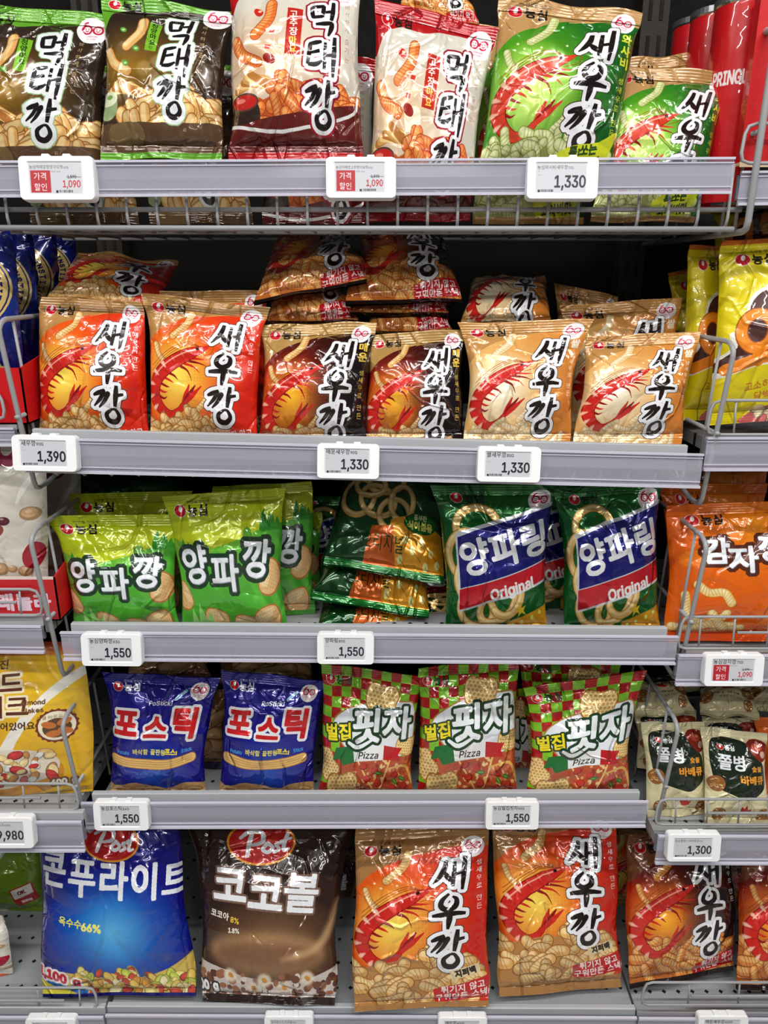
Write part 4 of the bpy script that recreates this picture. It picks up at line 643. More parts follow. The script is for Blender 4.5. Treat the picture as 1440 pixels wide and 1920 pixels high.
def d_ring_low():                                                   # lower half of the ring bag with its corn panel
    A = Art(1.0, (10, 66, 26))
    A.poly([(0, 0), (100, 0), (100, 20), (0, 24)], (18, 20, 70)); A.text('양파링', 50, 5, 24, (228, 230, 236), bold=.06)
    A.poly([(0, 18), (100, 12), (100, 22), (0, 30)], (150, 20, 30)); A.text('Original', 52, 21, 11, (235, 230, 230), bold=.03)
    for x, y, r, ry, ro in ((20, 50, 15, 15, 0), (44, 36, 16, 9, -10), (38, 52, 16, 12, 20), (30, 40, 14, 9, 0), (54, 62, 13, 12, 0), (60, 52, 10, 14, 0)): rings(A, x, y, r, 0, 4.5, ry, ro)
    A.poly([(52, 66), (70, 60), (101, 72), (101, 101), (44, 101)], (216, 150, 30)); A.poly([(36, 72), (54, 70), (60, 101), (30, 101)], (206, 96, 30))
    A.ell(78, 66, 15, 7.5, (20, 90, 30)); A.ell(78, 66, 14, 6.5, (26, 110, 36)); A.text('풍부한', 78, 62, 4.6, (240, 240, 200), bold=.04); A.text('식이섬유', 78, 68, 6.4, (244, 232, 120), bold=.05)
    for x, y in ((66, 78), (72, 84), (80, 78), (88, 84), (94, 90), (62, 90), (84, 92)): A.ell(x, y, 2.2, 2.6, (232, 228, 150)); A.stroke([(x, y), (x + 8, y + 6)], .5, (150, 90, 20))
    A.text('양파링오리지널', 34, 82, 12, (20, 50, 16), bold=.0, sx=.8)
    A.vgrad(95, 100, (20, 120, 40), (10, 80, 30))
    return A

def d_potato():
    A = Art(1.1, (226, 96, 14)); A.glow(60, 20, 70, (236, 150, 20), .8)
    A.poly([(10, 40), (50, 34), (90, 12), (102, 20), (102, 34), (60, 44), (10, 52)], (240, 130, 30), .7, sm=3)
    tree(A, 70, 28, 1, (206, 96, 20)); tree(A, 92, 24, 1, (206, 96, 20))
    maker(A, 17, 14, 1.1)
    c = ((196, 140, 60), (240, 208, 130), (252, 236, 182))
    for p in ([(18, 66), (26, 72), (36, 72), (42, 80)], [(10, 74), (14, 90), (26, 96), (46, 98)], [(4, 98), (20, 100), (36, 92), (40, 88)], [(10, 106), (30, 104), (52, 100)], [(80, 104), (92, 100), (104, 102)], [(30, 88), (40, 100), (44, 106)]): fry(A, p, 6, c, step=2.2)
    A.glow(76, 92, 22, (240, 176, 30), .6)
    A.poly([(-1, 103), (101, 103), (101, 111), (-1, 111)], (206, 70, 14))
    rounded_title(A, [('감', 32, 40, 0, 1.), ('자', 50, 47, 0, 1.), ('깡', 70, 39, 2, 1.)], None, 22, .035, 3.0, (84, 40, 24))
    return A

def d_postick():
    A = Art(1.16, (22, 16, 130)); A.glow(50, 92, 44, (20, 80, 180), .9, .9)
    maker(A, 12, 13, 1.0, (235, 235, 240)); sixty(A, 86, 14, 8.5)
    A.text('PoStick!', 52, 26, 8, (240, 240, 245), bold=.03, shear=.2, rot=-4)
    A.stroke([(66, 22, 3), (74, 14, 3)], None, (150, 190, 220))
    cc = [('포', 20, 47, 0, 1.15), ('스', 50, 50, 0, 1.0), ('틱', 78, 44, 0, 1.2)]
    for r, c in ((2.6, (240, 240, 244)), (0, (206, 28, 34))):
        for ch, x, y, ro, k in cc: A.text(ch, x, y, 25 * k, c, bold=.045 + r / 30, shear=.08, sx=1.0)
    A.text('Potato', 17, 72, 6, (70, 160, 230), bold=.03); A.text('바삭함 끝판왕', 44, 71.5, 5.6, (240, 226, 110), bold=.03); A.text('포스!', 66, 70.5, 6.4, (250, 226, 60), bold=.06); A.text('Stick', 82, 68, 6.4, (70, 160, 230), bold=.03, rot=-8)
    P = [(6, 79), (30, 82), (60, 82), (88, 76)]
    A.stroke(P, 9.4, (180, 120, 50), sm=6); A.stroke(P, 8, (232, 190, 118), sm=6)
    for k in (-2, 0, 2): A.stroke([(x, y + k) for x, y in P], .7, (184, 128, 60), .7, sm=6)
    A.poly([(-2, 102), (10, 104), (30, 100), (60, 106), (80, 100), (102, 102), (102, 118), (-2, 118)], (196, 152, 100), sm=3)
    for k in range(8): fry(A, [(k * 13, 114), (k * 13 + 8, 106 + (k % 3) * 3), (k * 13 + 18, 108)], 5, ((140, 90, 40), (210, 160, 96), (236, 204, 150)), False)
    return A

def d_pizza():
    A = Art(1.25, (235, 238, 240))
    for j in range(0, 14):
        for i in range(0, 11):
            A.poly([(i * 10, j * 10), (i * 10 + 10, j * 10), (i * 10 + 10, j * 10 + 10), (i * 10, j * 10 + 10)], (176, 22, 26) if (i + j) % 2 else (130, 196, 40))
    A.poly(smooth([(12, 52), (22, 42), (50, 31), (84, 27), (97, 32), (97, 70), (80, 84), (44, 88), (30, 80), (14, 62)], 5, True), (176, 130, 60))
    A.poly(smooth([(13, 53), (23, 43), (50, 32.5), (84, 28.5), (96, 33), (96, 69), (80, 83), (44, 87), (31, 79), (15, 61)], 5, True), (232, 236, 242))
    A.poly([(18, 84), (60, 78), (102, 84), (102, 126), (18, 126)], (186, 80, 44), sm=0)
    rn = random.Random(3)
    for i in range(120):
        x = rn.uniform(34, 98); y = rn.uniform(84, 122); c = rn.choice([(190, 50, 30), (232, 190, 120), (214, 110, 60), (150, 36, 24), (240, 214, 150)]); A.ell(x, y, rn.uniform(1, 2.6), rn.uniform(1, 2), c, .85, rot=rn.uniform(0, 90))
    A.stroke([(38, 84), (62, 124), (74, 84)], 1.6, (240, 200, 120)); A.stroke([(70, 94, 1.6), (92, 92, 2.6), (100, 110, 3)], None, (226, 176, 90), sm=4)
    for x, y in ((46, 92), (58, 96), (62, 110), (50, 104), (80, 100), (90, 112), (78, 114)): A.ell(x, y, 4.2, 3.6, (150, 30, 24)); A.ell(x - .5, y - .5, 3.4, 2.9, (196, 58, 44))
    for x, y, r in ((62, 99, 0), (80, 107, 60), (88, 104, 30)): A.ell(x, y, 4, 2, (60, 120, 40), rot=r); A.ell(x, y, 3, .7, (120, 176, 70), rot=r)
    waffle(A, 62, 26, 32, 8); waffle(A, 6, 92, 26, 60); waffle(A, 24, 112, 32, -6); waffle(A, 90, 72, 22, 10)
    A.poly([(16, 76), (36, 72), (38, 88), (24, 92), (20, 86), (12, 88)], (24, 110, 50)); A.poly([(34, 73), (66, 71), (66, 85), (36, 88)], (240, 240, 240)); A.poly([(66, 71), (86, 74), (82, 80), (86, 86), (66, 85)], (190, 28, 34))
    A.text('Pizza', 51, 80, 12, (36, 34, 40), bold=.015, shear=.2, rot=-3)
    A.text('벌집', 19, 62, 16, (30, 60, 30), bold=.12, rot=-10, shear=.1); A.text('벌집', 19, 62, 16, (240, 220, 40), bold=.03, rot=-10, shear=.1)
    for r, c in ((2.6, (30, 62, 34)), (0, (240, 244, 248))):
        A.text('핏', 49, 54, 34, c, bold=.035 + r / 34, rot=-6, shear=.14); A.text('자', 80, 50, 34, c, bold=.035 + r / 34, rot=-6, shear=.14)
        A.stroke([(30, 70, 3 + r * 2), (40, 74, 4 + r * 2), (56, 65, 2 + r * 2)], None, c, sm=4)
    maker(A, 9, 14, 1.1, (24, 70, 26))
    return A

def d_bbq():
    A = Art(1.5, (226, 216, 172))
    A.poly([(8, 30), (16, 18), (40, 14), (64, 20), (76, 34), (92, 60), (92, 90), (80, 104), (64, 112), (40, 104), (14, 92), (6, 60)], (26, 38, 24), sm=5)
    A.poly([(66, 20), (80, 12), (98, 20), (98, 42), (86, 50), (72, 36)], (132, 34, 20), sm=4); A.ell(82, 26, 8, 6, (180, 70, 40), rot=20); A.ell(84, 24, 3, 2, (230, 150, 120), .8); A.ell(90, 38, 4, 6, (200, 170, 150))
    maker(A, 24, 30, 1.05, (240, 240, 240), False)
    A.text('쫄병', 40, 54, 27, (238, 240, 244), bold=.025, rot=3, sx=.92)
    A.text('숯불', 78, 62, 10, (226, 150, 50), bold=.04); A.text('바베큐', 70, 80, 15, (240, 156, 40), bold=.035)
    for x, y, r in ((14, 88, 13), (20, 134, 11), (90, 136, 12)):
        A.ell(x, y, r, r * .95, (150, 96, 44)); rn = random.Random(int(x))
        for k in range(26): a = rn.uniform(0, 6.3); q = r * .85 * math.sqrt(rn.random()); A.stroke([(x + q * math.cos(a), y + q * math.sin(a)), (x + q * math.cos(a) + 2.4, y + q * math.sin(a) + rn.uniform(-2, 2))], 1.1, rn.choice([(226, 186, 120), (200, 140, 70), (240, 214, 160)]))
    A.poly([(52, 128), (54, 121), (58, 126), (62, 119), (64, 127), (70, 126), (66, 133), (56, 134)], (190, 30, 24))
    A.vgrad(0, 8, (224, 216, 178), (214, 204, 160)); A.vgrad(143, 150, (220, 208, 164), (206, 192, 144))
    return A

def d_bbq_back():
    A = Art(.8, (222, 208, 164))
    A.vgrad(0, 18, (26, 38, 24), (40, 46, 30))
    A.poly([(40, 30), (44, 22), (50, 28), (55, 20), (58, 29), (64, 30), (58, 36), (44, 36)], (190, 36, 24))
    for x in (28, 70): A.stroke([(x, 4), (x, 30)], 2, (110, 70, 40))
    A.text('82 g (400 kcal)', 52, 44, 7, (60, 44, 30), bold=.02); A.text('바베큐 소스 1.5%', 54, 52, 5.5, (60, 44, 30)); A.text('농심', 52, 60, 5, (60, 44, 30))
    for x, y, r in ((12, 48, 12), (88, 40, 14), (84, 62, 9)):
        A.ell(x, y, r, r * .95, (150, 96, 44)); rn = random.Random(int(x))
        for k in range(26): a = rn.uniform(0, 6.3); q = r * .85 * math.sqrt(rn.random()); A.stroke([(x + q * math.cos(a), y + q * math.sin(a)), (x + q * math.cos(a) + 2.4, y + q * math.sin(a) + rn.uniform(-2, 2))], 1.1, rn.choice([(226, 186, 120), (200, 140, 70), (240, 214, 160)]))
    A.vgrad(70, 80, (226, 214, 172), (210, 198, 150))
    return A

def post_logo(A, x, y, s, rot=-8):
    A.ell(x, y, 21 * s, 14.6 * s, (226, 150, 40), rot=rot); A.ell(x, y, 19.6 * s, 13.2 * s, (186, 24, 22), rot=rot); A.ell(x - 2 * s, y - 3 * s, 13 * s, 6 * s, (214, 60, 44), .5, soft=2, rot=rot)
    w = (238, 240, 244); f = spin(x, y, rot, s)
    for p in ([(-9, 8, 2.4), (-7, 0, 3), (-5, -6, 2.6)], [(-12, -4, 2), (-6, -8, 2.8), (1, -7, 2.8), (1, -1, 2.8), (-5, 1, 2)], [(4, 0, 2.6), (1, 4, 2.6), (4, 6, 2.6), (7, 3, 2.4), (4, 0, 2.6)], [(12, 0, 2.2), (9, 1, 2.2), (11, 4, 2.2), (8, 6, 2.2)], [(16, -6, 2.4), (14, 1, 2.6), (14, 5, 2.4), (17, 4, 1.6)], [(12, -1, 1.8), (18, -3, 1.8)]):
        A.stroke(f(smooth(p, 5)), None, w)

def d_cornflake():
    A = Art(1.24, (16, 16, 122)); A.glow(52, 84, 50, (20, 130, 214), 1, .7, 42)
    A.glow(54, 82, 26, (120, 200, 240), .7, 1)
    post_logo(A, 54, 26, .92, 6)
    A.text('콘푸라이트', 57, 51, 26, (238, 240, 246), bold=.03, rot=4, sx=.84, bump=(.14, 0, 0, 0, 0), step=.95)
    A.text('옥수수', 26, 77, 6, (240, 226, 90), bold=.03, rot=8); A.text('66%', 40, 79, 9, (244, 236, 120), bold=.03, rot=6)
    A.poly([(-1, 105), (30, 109), (60, 113), (84, 106), (101, 98), (101, 125), (-1, 125)], (206, 176, 84), sm=0)
    flakes(A, 24, 108, 100, 122, 90, 5, 8, [(232, 196, 90), (244, 220, 130), (214, 150, 60), (196, 70, 50), (190, 200, 80), (240, 226, 170)])
    A.poly([(-1, 112), (26, 124), (-1, 124)], (226, 214, 60)); A.poly([(-1, 108), (30, 121), (28, 124), (-1, 113)], (30, 110, 190))
    A.text('1,100 g', 14, 110, 10.5, (196, 30, 50), bold=.05, rot=14, outline=((1.3, (246, 236, 236)),))
    A.vgrad(122, 124, (16, 16, 110), (16, 16, 110))
    return A

def d_cocoa():
    A = Art(1.2, (46, 28, 22)); A.glow(56, 88, 56, (150, 108, 70), .85, .8, 34)
    A.ell(50, 90, 42, 11, (190, 150, 104), .8, soft=3); A.ell(50, 92, 38, 8, (120, 82, 56), .9, soft=3); A.stroke([(60, 94, 2), (84, 88, 4), (96, 76, 6), (99, 60, 3)], None, (206, 170, 122), .75, sm=6, soft=1.5)
    post_logo(A, 45, 24, 1.0, -4)
    cc = [('코', 26, 52, 0), ('코', 50, 56, 0), ('볼', 74, 55, 0)]
    for r, c in ((1.8, (120, 92, 80)), (0, (236, 238, 242))):
        for ch, x, y, ro in cc: A.text(ch, x, y, 27, c, bold=.025 + r / 40, rot=3)
    A.text('코코아', 17, 70, 5, (236, 230, 220), bold=.02, rot=10); A.text('8%', 28, 72, 6, (240, 200, 60), bold=.04, rot=8); A.text('1.8%', 27, 78, 5, (236, 230, 220), bold=.02)
    A.poly([(-1, 97), (20, 101), (50, 107), (80, 104), (101, 98), (101, 121), (-1, 121)], (196, 186, 180), sm=0)
    rn = random.Random(4)
    for i in range(110): x = rn.uniform(0, 100); y = rn.uniform(103, 118); A.ell(x, y, rn.uniform(1.5, 3), rn.uniform(1.3, 2.4), rn.choice([(110, 62, 40), (84, 46, 32), (150, 96, 66), (214, 204, 196)]))
    for x, y in ((24, 104), (48, 106), (40, 111), (62, 110), (78, 104)): A.ell(x, y, 5, 4, (226, 212, 190), .9, soft=.8); A.ell(x, y, 2, 1.4, (200, 140, 60), rot=30)
    A.text('500 g', 4, 110, 9, (240, 240, 240), bold=.05, outline=((1.2, (40, 26, 22)),))
    A.vgrad(116, 120, (40, 24, 20), (40, 24, 20))
    return A

def d_almond():
    A = Art(1.02, (226, 176, 30)); A.glow(90, 30, 50, (236, 200, 60), .7)
    A.vgrad(0, 8, (150, 44, 22), (200, 120, 30))
    A.poly([(102, 22), (94, 27), (76, 42), (62, 62), (56, 76), (50, 72), (58, 56), (72, 38), (90, 22), (102, 16)], (236, 232, 222), sm=3)
    A.text('더해진', 50, 13, 6, (90, 50, 24), bold=.03)
    A.text('몬드', 53, 25, 15, (92, 44, 26), bold=.02, outline=((1.4, (240, 226, 190)),)); A.text('레이크', 50, 40, 15, (92, 44, 26), bold=.02, outline=((1.4, (240, 226, 190)),))
    A.text('Almond', 72, 37, 5.4, (110, 70, 30), bold=.02); A.text('Flakes', 72, 42, 5.4, (110, 70, 30), bold=.02)
    A.text('슬라이스가 들어있어요!', 48, 52, 5.4, (70, 50, 30), bold=.02)
    t = np.linspace(0, 2 * math.pi, 41); R = np.where(np.arange(41) % 2, 11.4, 10.5)
    A.poly(np.c_[84 + R * np.cos(t), 54 + R * np.sin(t)][:-1], (110, 44, 26)); A.ell(84, 54, 9.6, 9.6, (236, 226, 200)); A.ell(84, 55.5, 7.4, 6.4, (90, 60, 36)); A.text('리얼 아몬드 함유', 84, 48, 2.8, (90, 40, 24), bold=.02)
    for x, y, r in ((80, 53, 20), (88, 52, -20), (82, 59, 0), (88, 58, 20)): A.ell(x, y, 4, 2.2, (196, 110, 50), rot=r)
    for x, y, r in ((36, 62, -30), (46, 67, 40)): A.ell(x, y, 4, 2.6, (206, 180, 60), rot=r); A.ell(x, y, 3.2, 2, (240, 226, 190), rot=r)
    A.ell(54, 84, 32, 17, (206, 140, 20)); A.ell(54, 79, 30, 13, (226, 214, 196)); flakes(A, 30, 70, 80, 89, 46, 4.6, 5, [(226, 180, 110), (240, 210, 150), (200, 50, 50), (240, 236, 226), (200, 140, 70)])
    A.text('600 g', 85, 91, 7, (240, 236, 224), bold=.05, outline=((1, (120, 70, 20)),))
    return A

def d_white():
    A = Art(1.5, (214, 208, 196))
    A.poly([(62, -4), (80, -6), (84, 20), (70, 26), (58, 18)], (150, 26, 66), sm=4); A.ell(70, 9, 5, 7, (210, 200, 190))
    A.stroke([(96, 30, 3), (86, 44, 5), (80, 60, 2)], None, (240, 238, 232), sm=4)
    for x, y, r, c in ((90, 70, 8, 0), (70, 76, 5, 1), (62, 84, 8, 2), (58, 104, 8, 0), (66, 118, 7, 0), (76, 118, 4, 0), (86, 120, 6, 0), (94, 132, 7, 0), (54, 124, 8, 0), (60, 92, 5, 2)):
        col = ((206, 166, 120), (96, 30, 50), (168, 88, 70))[c]; A.poly(disc(x, y, r, r * .8, 7), tuple(v * .8 for v in col), sm=4); A.ell(x - .5, y - .8, r * .75, r * .55, col); A.ell(x - 1, y - 2, r * .3, r * .2, (240, 220, 190), .6)
    A.poly([(84, 106), (90, 96), (98, 98), (99, 110), (94, 118), (86, 116)], (166, 24, 48), sm=4)
    A.text('TOP', 64, 140, 14, (176, 24, 60), bold=.06, rot=-40); A.ell(80, 150, 16, 5, (196, 80, 40))
    return A

def d_award():
    A = Art(1.3, (14, 22, 96)); A.glow(90, 60, 60, (24, 70, 170), .6)
    g = (206, 180, 110)
    A.ell(60, 56, 38, 38, g); A.ell(60, 56, 36.5, 36.5, (30, 24, 90)); A.ell(60, 56, 35.5, 35.5, g); A.ell(60, 56, 26, 26, (26, 18, 96)); 
    for i, ch in enumerate('TASTE INSTITUTE'):
        a = -100 + i * 10.5; r = math.radians(a); A.text(ch, 60 + 30.5 * math.cos(r), 56 + 30.5 * math.sin(r), 9, (26, 22, 84), bold=.03, rot=a + 90)
    for i, ch in enumerate('SLESSURB'):
        a = 58 + i * 9; r = math.radians(a); A.text(ch, 60 + 30.5 * math.cos(r), 56 + 30.5 * math.sin(r), 9, (26, 22, 84), bold=.03, rot=a - 90)
    A.text('2025', 60, 58, 15, g, bold=.03); A.text('SUPERIOR', 66, 99, 7, (200, 196, 190), bold=.02); A.text('TASTE', 66, 107, 15, (226, 224, 226), bold=.05)
    for x in (50, 62, 74, 86): A.text('3', x, 118, 0.1, g); A.poly([(x + (4 if k % 2 == 0 else 1.7) * math.sin(k * math.pi / 5), 118 - (4 if k % 2 == 0 else 1.7) * math.cos(k * math.pi / 5)) for k in range(10)], g)
    A.text('부문', 84, 125, 7, g, bold=.05); A.text('3스타', 70, 125, 7, g, bold=.05)
    return A

def d_yellow():
    A = Art(1.35, (224, 204, 16)); A.vgrad(0, 4, (206, 100, 20), (206, 110, 20)); A.glow(40, 60, 80, (232, 216, 40), .6)
    maker(A, 16, 17, 1.2)
    sh = lambda L, g=0: [((x - 32) * 1.12, y + 4) for x, y in L]
    A.poly(sh([(46, 66), (50, 44), (66, 34), (120, 22), (120, 112), (86, 98), (60, 93), (32, 101), (29, 90), (40, 80), (38, 70)]), (238, 236, 226), sm=4)
    A.poly(sh([(48, 64), (52, 46), (68, 36), (120, 26), (120, 106), (86, 94), (60, 90), (34, 97), (32, 90), (43, 80), (41, 68)]), (70, 32, 26), sm=4)
    heap(A, 44, 46, 100, 66, 12, 8, 3, ((170, 70, 30), (226, 150, 60), (240, 210, 90)), 18, 3)
    rings(A, 25, 73, 10.5, 0, 8, 12.5, 0, ((150, 70, 10), (232, 130, 20), (236, 140, 30)))
    for p in ([(26, 86), (27, 94)], [(6, 99), (30, 92), (58, 90)]): A.stroke(p, 8, (232, 130, 20), sm=4)
    A.poly([(66, 62), (78, 60), (86, 78), (72, 84), (64, 74)], (206, 60, 130), sm=3)
    A.text('고소하고', 33, 110, 6.6, (196, 120, 20), bold=.03, rot=-8); A.text('담백한', 38, 117, 6.6, (196, 120, 20), bold=.03, rot=-6)
    A.poly([(66, 100), (78, 98), (82, 110), (76, 126), (70, 122)], (216, 130, 70), sm=4)
    A.poly([(30, 128), (60, 120), (101, 122), (101, 136), (26, 136)], (196, 96, 90), sm=3); flakes(A, 34, 126, 100, 134, 24, 5, 6, [(236, 214, 170), (206, 110, 110), (226, 190, 150)])
    return A

def d_green_ok():
    A = Art(1.0, (110, 140, 40)); A.poly([(30, 0), (70, 0), (40, 50), (0, 70), (0, 40)], (190, 194, 186), sm=3)
    A.poly([(0, 70), (40, 78), (70, 101), (0, 101)], (196, 196, 190)); flakes(A, 0, 82, 50, 98, 16, 6, 2, [(190, 150, 110), (150, 100, 60)])
    A.poly([(70, 62), (92, 54), (98, 78), (76, 86)], (170, 40, 40)); A.poly([(71.5, 63), (91, 56), (93.5, 68), (75, 75)], (226, 222, 214))
    A.text('OK', 82, 65, 8, (120, 50, 60), bold=.05, rot=-18); A.text('300g', 86, 77, 6, (240, 220, 215), bold=.05, rot=-18)
    return A

def d_sticks():
    A = Art(.8, (120, 84, 56)); heap(A, 0, 0, 100, 70, 26, 13, 9, ((96, 62, 36), (176, 130, 84), (214, 176, 126)), 44, 2, False)
    A.vgrad(74, 80, (40, 30, 60), (30, 24, 60)); return A

PRINTS = {}
def make_prints():
    P = {}
    P['mt_green'] = d_anchovy((44, 32, 24), (96, 160, 40), (190, 160, 120), ((3.4, (150, 190, 140)), (2.6, (236, 240, 240))), None, None, (190, 140, 30), 0, (90, 60, 34), 2)
    P['mt_red'] = d_anchovy((214, 208, 194), (176, 20, 26), (170, 130, 110), ((3.4, (150, 20, 40)), (2.2, (236, 236, 238))), None, None, (216, 160, 110), 1, (222, 216, 200), 3)
    g = ((120, 130, 60), (196, 204, 132), (230, 234, 184))
    P['wasabi'] = d_prawn((28, 112, 28), (186, 142, 88), (16, 84, 26), (120, 190, 30), (206, 230, 120), g, title='와사비', tcol=(216, 224, 60), kind=1, prred=(208, 62, 40))
    P['orange'] = d_prawn((224, 70, 22), (178, 132, 74), (206, 30, 16), (236, 130, 20), (250, 224, 90), FRY)
    P['hot'] = d_prawn((120, 22, 14), (176, 138, 78), (24, 14, 14), (206, 44, 18), (250, 190, 50), FRY, title='매운', tcol=(226, 190, 80), kind=4)
    P['rice'] = d_prawn((222, 158, 80), (188, 138, 78), (206, 120, 44), (240, 204, 140), (250, 240, 214), ((196, 150, 90), (238, 208, 156), (252, 236, 204)), title='쌀', tcol=(250, 236, 214), kind=2)
    P['orange_big'] = d_prawn((220, 62, 22), (166, 118, 66), (200, 28, 18), (234, 120, 20), (250, 220, 90), FRY, big=True, asp=1.4)
    P['hot_big'] = d_prawn((120, 20, 14), (120, 70, 40), (26, 14, 14), (206, 50, 18), (246, 170, 40), ((150, 70, 24), (226, 140, 64), (246, 196, 120)), kind=3, asp=1.3)
    P['onion'] = d_onion(); P['ring'] = d_ring(); P['ring_low'] = d_ring_low(); P['potato'] = d_potato()
    P['postick'] = d_postick(); P['pizza'] = d_pizza(); P['bbq'] = d_bbq(); P['bbq_back'] = d_bbq_back()
    P['cornflake'] = d_cornflake(); P['cocoa'] = d_cocoa(); P['almond'] = d_almond(); P['white'] = d_white(); P['award'] = d_award()
    P['yellow'] = d_yellow(); P['green_ok'] = d_green_ok(); P['sticks'] = d_sticks()
    return P
# ---------------------------------------------------------------- materials
def mat(name, col, rough=.5, metal=0., spec=.5, coat=0., alpha=1., trans=0., bump=None, ior=1.45):
    m = bpy.data.materials.new(name); m.use_nodes = True; nt = m.node_tree; b = nt.nodes['Principled BSDF']
    b.inputs['Base Color'].default_value = (*[(c / 255.) ** 2.2 for c in col], 1); b.inputs['Roughness'].default_value = rough
    b.inputs['Metallic'].default_value = metal; b.inputs['Specular IOR Level'].default_value = spec; b.inputs['Coat Weight'].default_value = coat
    b.inputs['Alpha'].default_value = alpha; b.inputs['Transmission Weight'].default_value = trans; b.inputs['IOR'].default_value = ior
    tc = nt.nodes.new('ShaderNodeTexCoord'); nz = nt.nodes.new('ShaderNodeTexNoise'); nz.inputs['Scale'].default_value = bump[0] if bump else 60.
    nt.links.new(tc.outputs['Object'], nz.inputs['Vector'])
    mr = nt.nodes.new('ShaderNodeMapRange'); mr.inputs['To Min'].default_value = rough * .85; mr.inputs['To Max'].default_value = min(1, rough * 1.15)
    nt.links.new(nz.outputs['Fac'], mr.inputs['Value']); nt.links.new(mr.outputs[0], b.inputs['Roughness'])
    if bump:
        bp = nt.nodes.new('ShaderNodeBump'); bp.inputs['Strength'].default_value = bump[1]; bp.inputs['Distance'].default_value = bump[2]
        nt.links.new(nz.outputs['Fac'], bp.inputs['Height']); nt.links.new(bp.outputs[0], b.inputs['Normal'])
    return m
M_LIP = mat('grey powder coat', (166, 168, 172), .42)
M_RAILB = mat('lilac grey rail insert', (116, 117, 127), .38)
M_WIRE = mat('grey wire', (150, 151, 153), .35, .0)
M_PLAST = mat('clear rail plastic', (200, 200, 216), .12, alpha=.34)
M_PLASTE = mat('clear plastic edge', (214, 212, 228), .15, alpha=.75)
M_TAG = mat('white tag plastic', (240, 241, 243), .35)
M_DARK = mat('dark back panel', (16, 14, 12), .7, spec=.2)
M_UP = mat('dark upright', (44, 39, 34), .5, spec=.3)
M_RED = mat('red card', (200, 24, 30), .45)
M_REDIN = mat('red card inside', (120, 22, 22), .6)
M_FLOOR = mat('shop floor tiles', (160, 156, 148), .3)
M_WHITE = mat('grey ceiling paint', (150, 150, 148), .7)
M_CAN = mat('can rim metal', (190, 192, 196), .25, .9)
M_SLOT = mat('slot black', (8, 8, 8), .8)

def perforated():
    m = mat('perforated shelf steel', (150, 152, 156), .4); nt = m.node_tree; b = nt.nodes['Principled BSDF']
    tc = nt.nodes['Texture Coordinate']; sp = nt.nodes.new('ShaderNodeSeparateXYZ'); nt.links.new(tc.outputs['Object'], sp.inputs[0])
    def mth(op, a, c=None):
        n = nt.nodes.new('ShaderNodeMath'); n.operation = op
        for i, v in enumerate((a, c)):
            if v is None: continue
            if isinstance(v, (int, float)): n.inputs[i].default_value = v
            else: nt.links.new(v, n.inputs[i])
        return n.outputs[0]
    fx = mth('ABSOLUTE', mth('SUBTRACT', mth('FRACT', mth('MULTIPLY', sp.outputs[0], 1 / .025)), .5))
    fy = mth('ABSOLUTE', mth('SUBTRACT', mth('FRACT', mth('MULTIPLY', mth('ADD', sp.outputs[1], 5), 1 / .05)), .5))
    s = mth('ADD', mth('MULTIPLY', fx, .025), mth('MULTIPLY', fy, .05)); k = mth('LESS_THAN', s, .0042)
    mx = nt.nodes.new('ShaderNodeMix'); mx.data_type = 'RGBA'; nt.links.new(k, mx.inputs['Factor'])
    mx.inputs['A'].default_value = (.31, .32, .33, 1); mx.inputs['B'].default_value = (.01, .01, .01, 1); nt.links.new(mx.outputs['Result'], b.inputs['Base Color'])
    return m
M_PERF = perforated()

CW, CH = 320, 400
def crumple(seed):
    """height of folded film: planes that meet in sharp lines, plus a few long ridges fanning out of the seals"""
    r = random.Random(seed); yy, xx = np.mgrid[0:CH, 0:CW]; x = xx / CW; y = yy / CW; hh = CH / CW
    H = np.zeros((CH, CW), np.float32)
    for i in range(26):
        a = r.uniform(0, math.pi); cx, cy = r.random(), r.random() * hh; q = r.uniform(.08, .24)
        win = np.exp(-(((x - cx) ** 2 + (y - cy) ** 2) / (q * q)))
        H += r.choice((-1, 1, 1)) * r.uniform(.4, 1.3) * np.abs((x - cx) * math.cos(a) + (y - cy) * math.sin(a)) * win * 2.2
    for i in range(12):
        top = r.random() < .6; p = np.array([r.random(), 0 if top else hh]) if i < 8 else np.array([r.random(), r.random() * hh])
        a = (math.pi / 2 if top else -math.pi / 2) + r.uniform(-1.1, 1.1) if i < 8 else r.uniform(0, 6.28); amp = r.uniform(.10, .26) * r.choice((-1, 1, 1))
        wd = r.uniform(.012, .03); n = r.randint(2, 5); D = np.full((CH, CW), 9.); F_ = np.zeros((CH, CW))
        for k in range(n):
            l = r.uniform(.07, .2); q = p + l * np.array([math.cos(a), math.sin(a)])
            dx, dy = q - p; t = np.clip(((x - p[0]) * dx + (y - p[1]) * dy) / (l * l), 0, 1)
            d = np.hypot(x - p[0] - t * dx, y - p[1] - t * dy); m_ = d < D; D = np.where(m_, d, D); F_ = np.where(m_, 1 - (k + t) / n, F_)
            p = q; a += r.uniform(-.9, .9)
        H += amp * np.clip(1 - D / wd, 0, 1) ** 1.3 * np.sqrt(np.clip(F_, 0, 1))
    im = bpy.data.images.new('crumple height', CW, CH, alpha=False, float_buffer=True); im.colorspace_settings.name = 'Non-Color'
    px = np.ones((CH, CW, 4), np.float32); px[..., :3] = (H[::-1] + .5)[..., None]; im.pixels.foreach_set(px.ravel()); im.update(); im.pack()
    return im
CRUMPLES = [crumple(k) for k in range(8)]

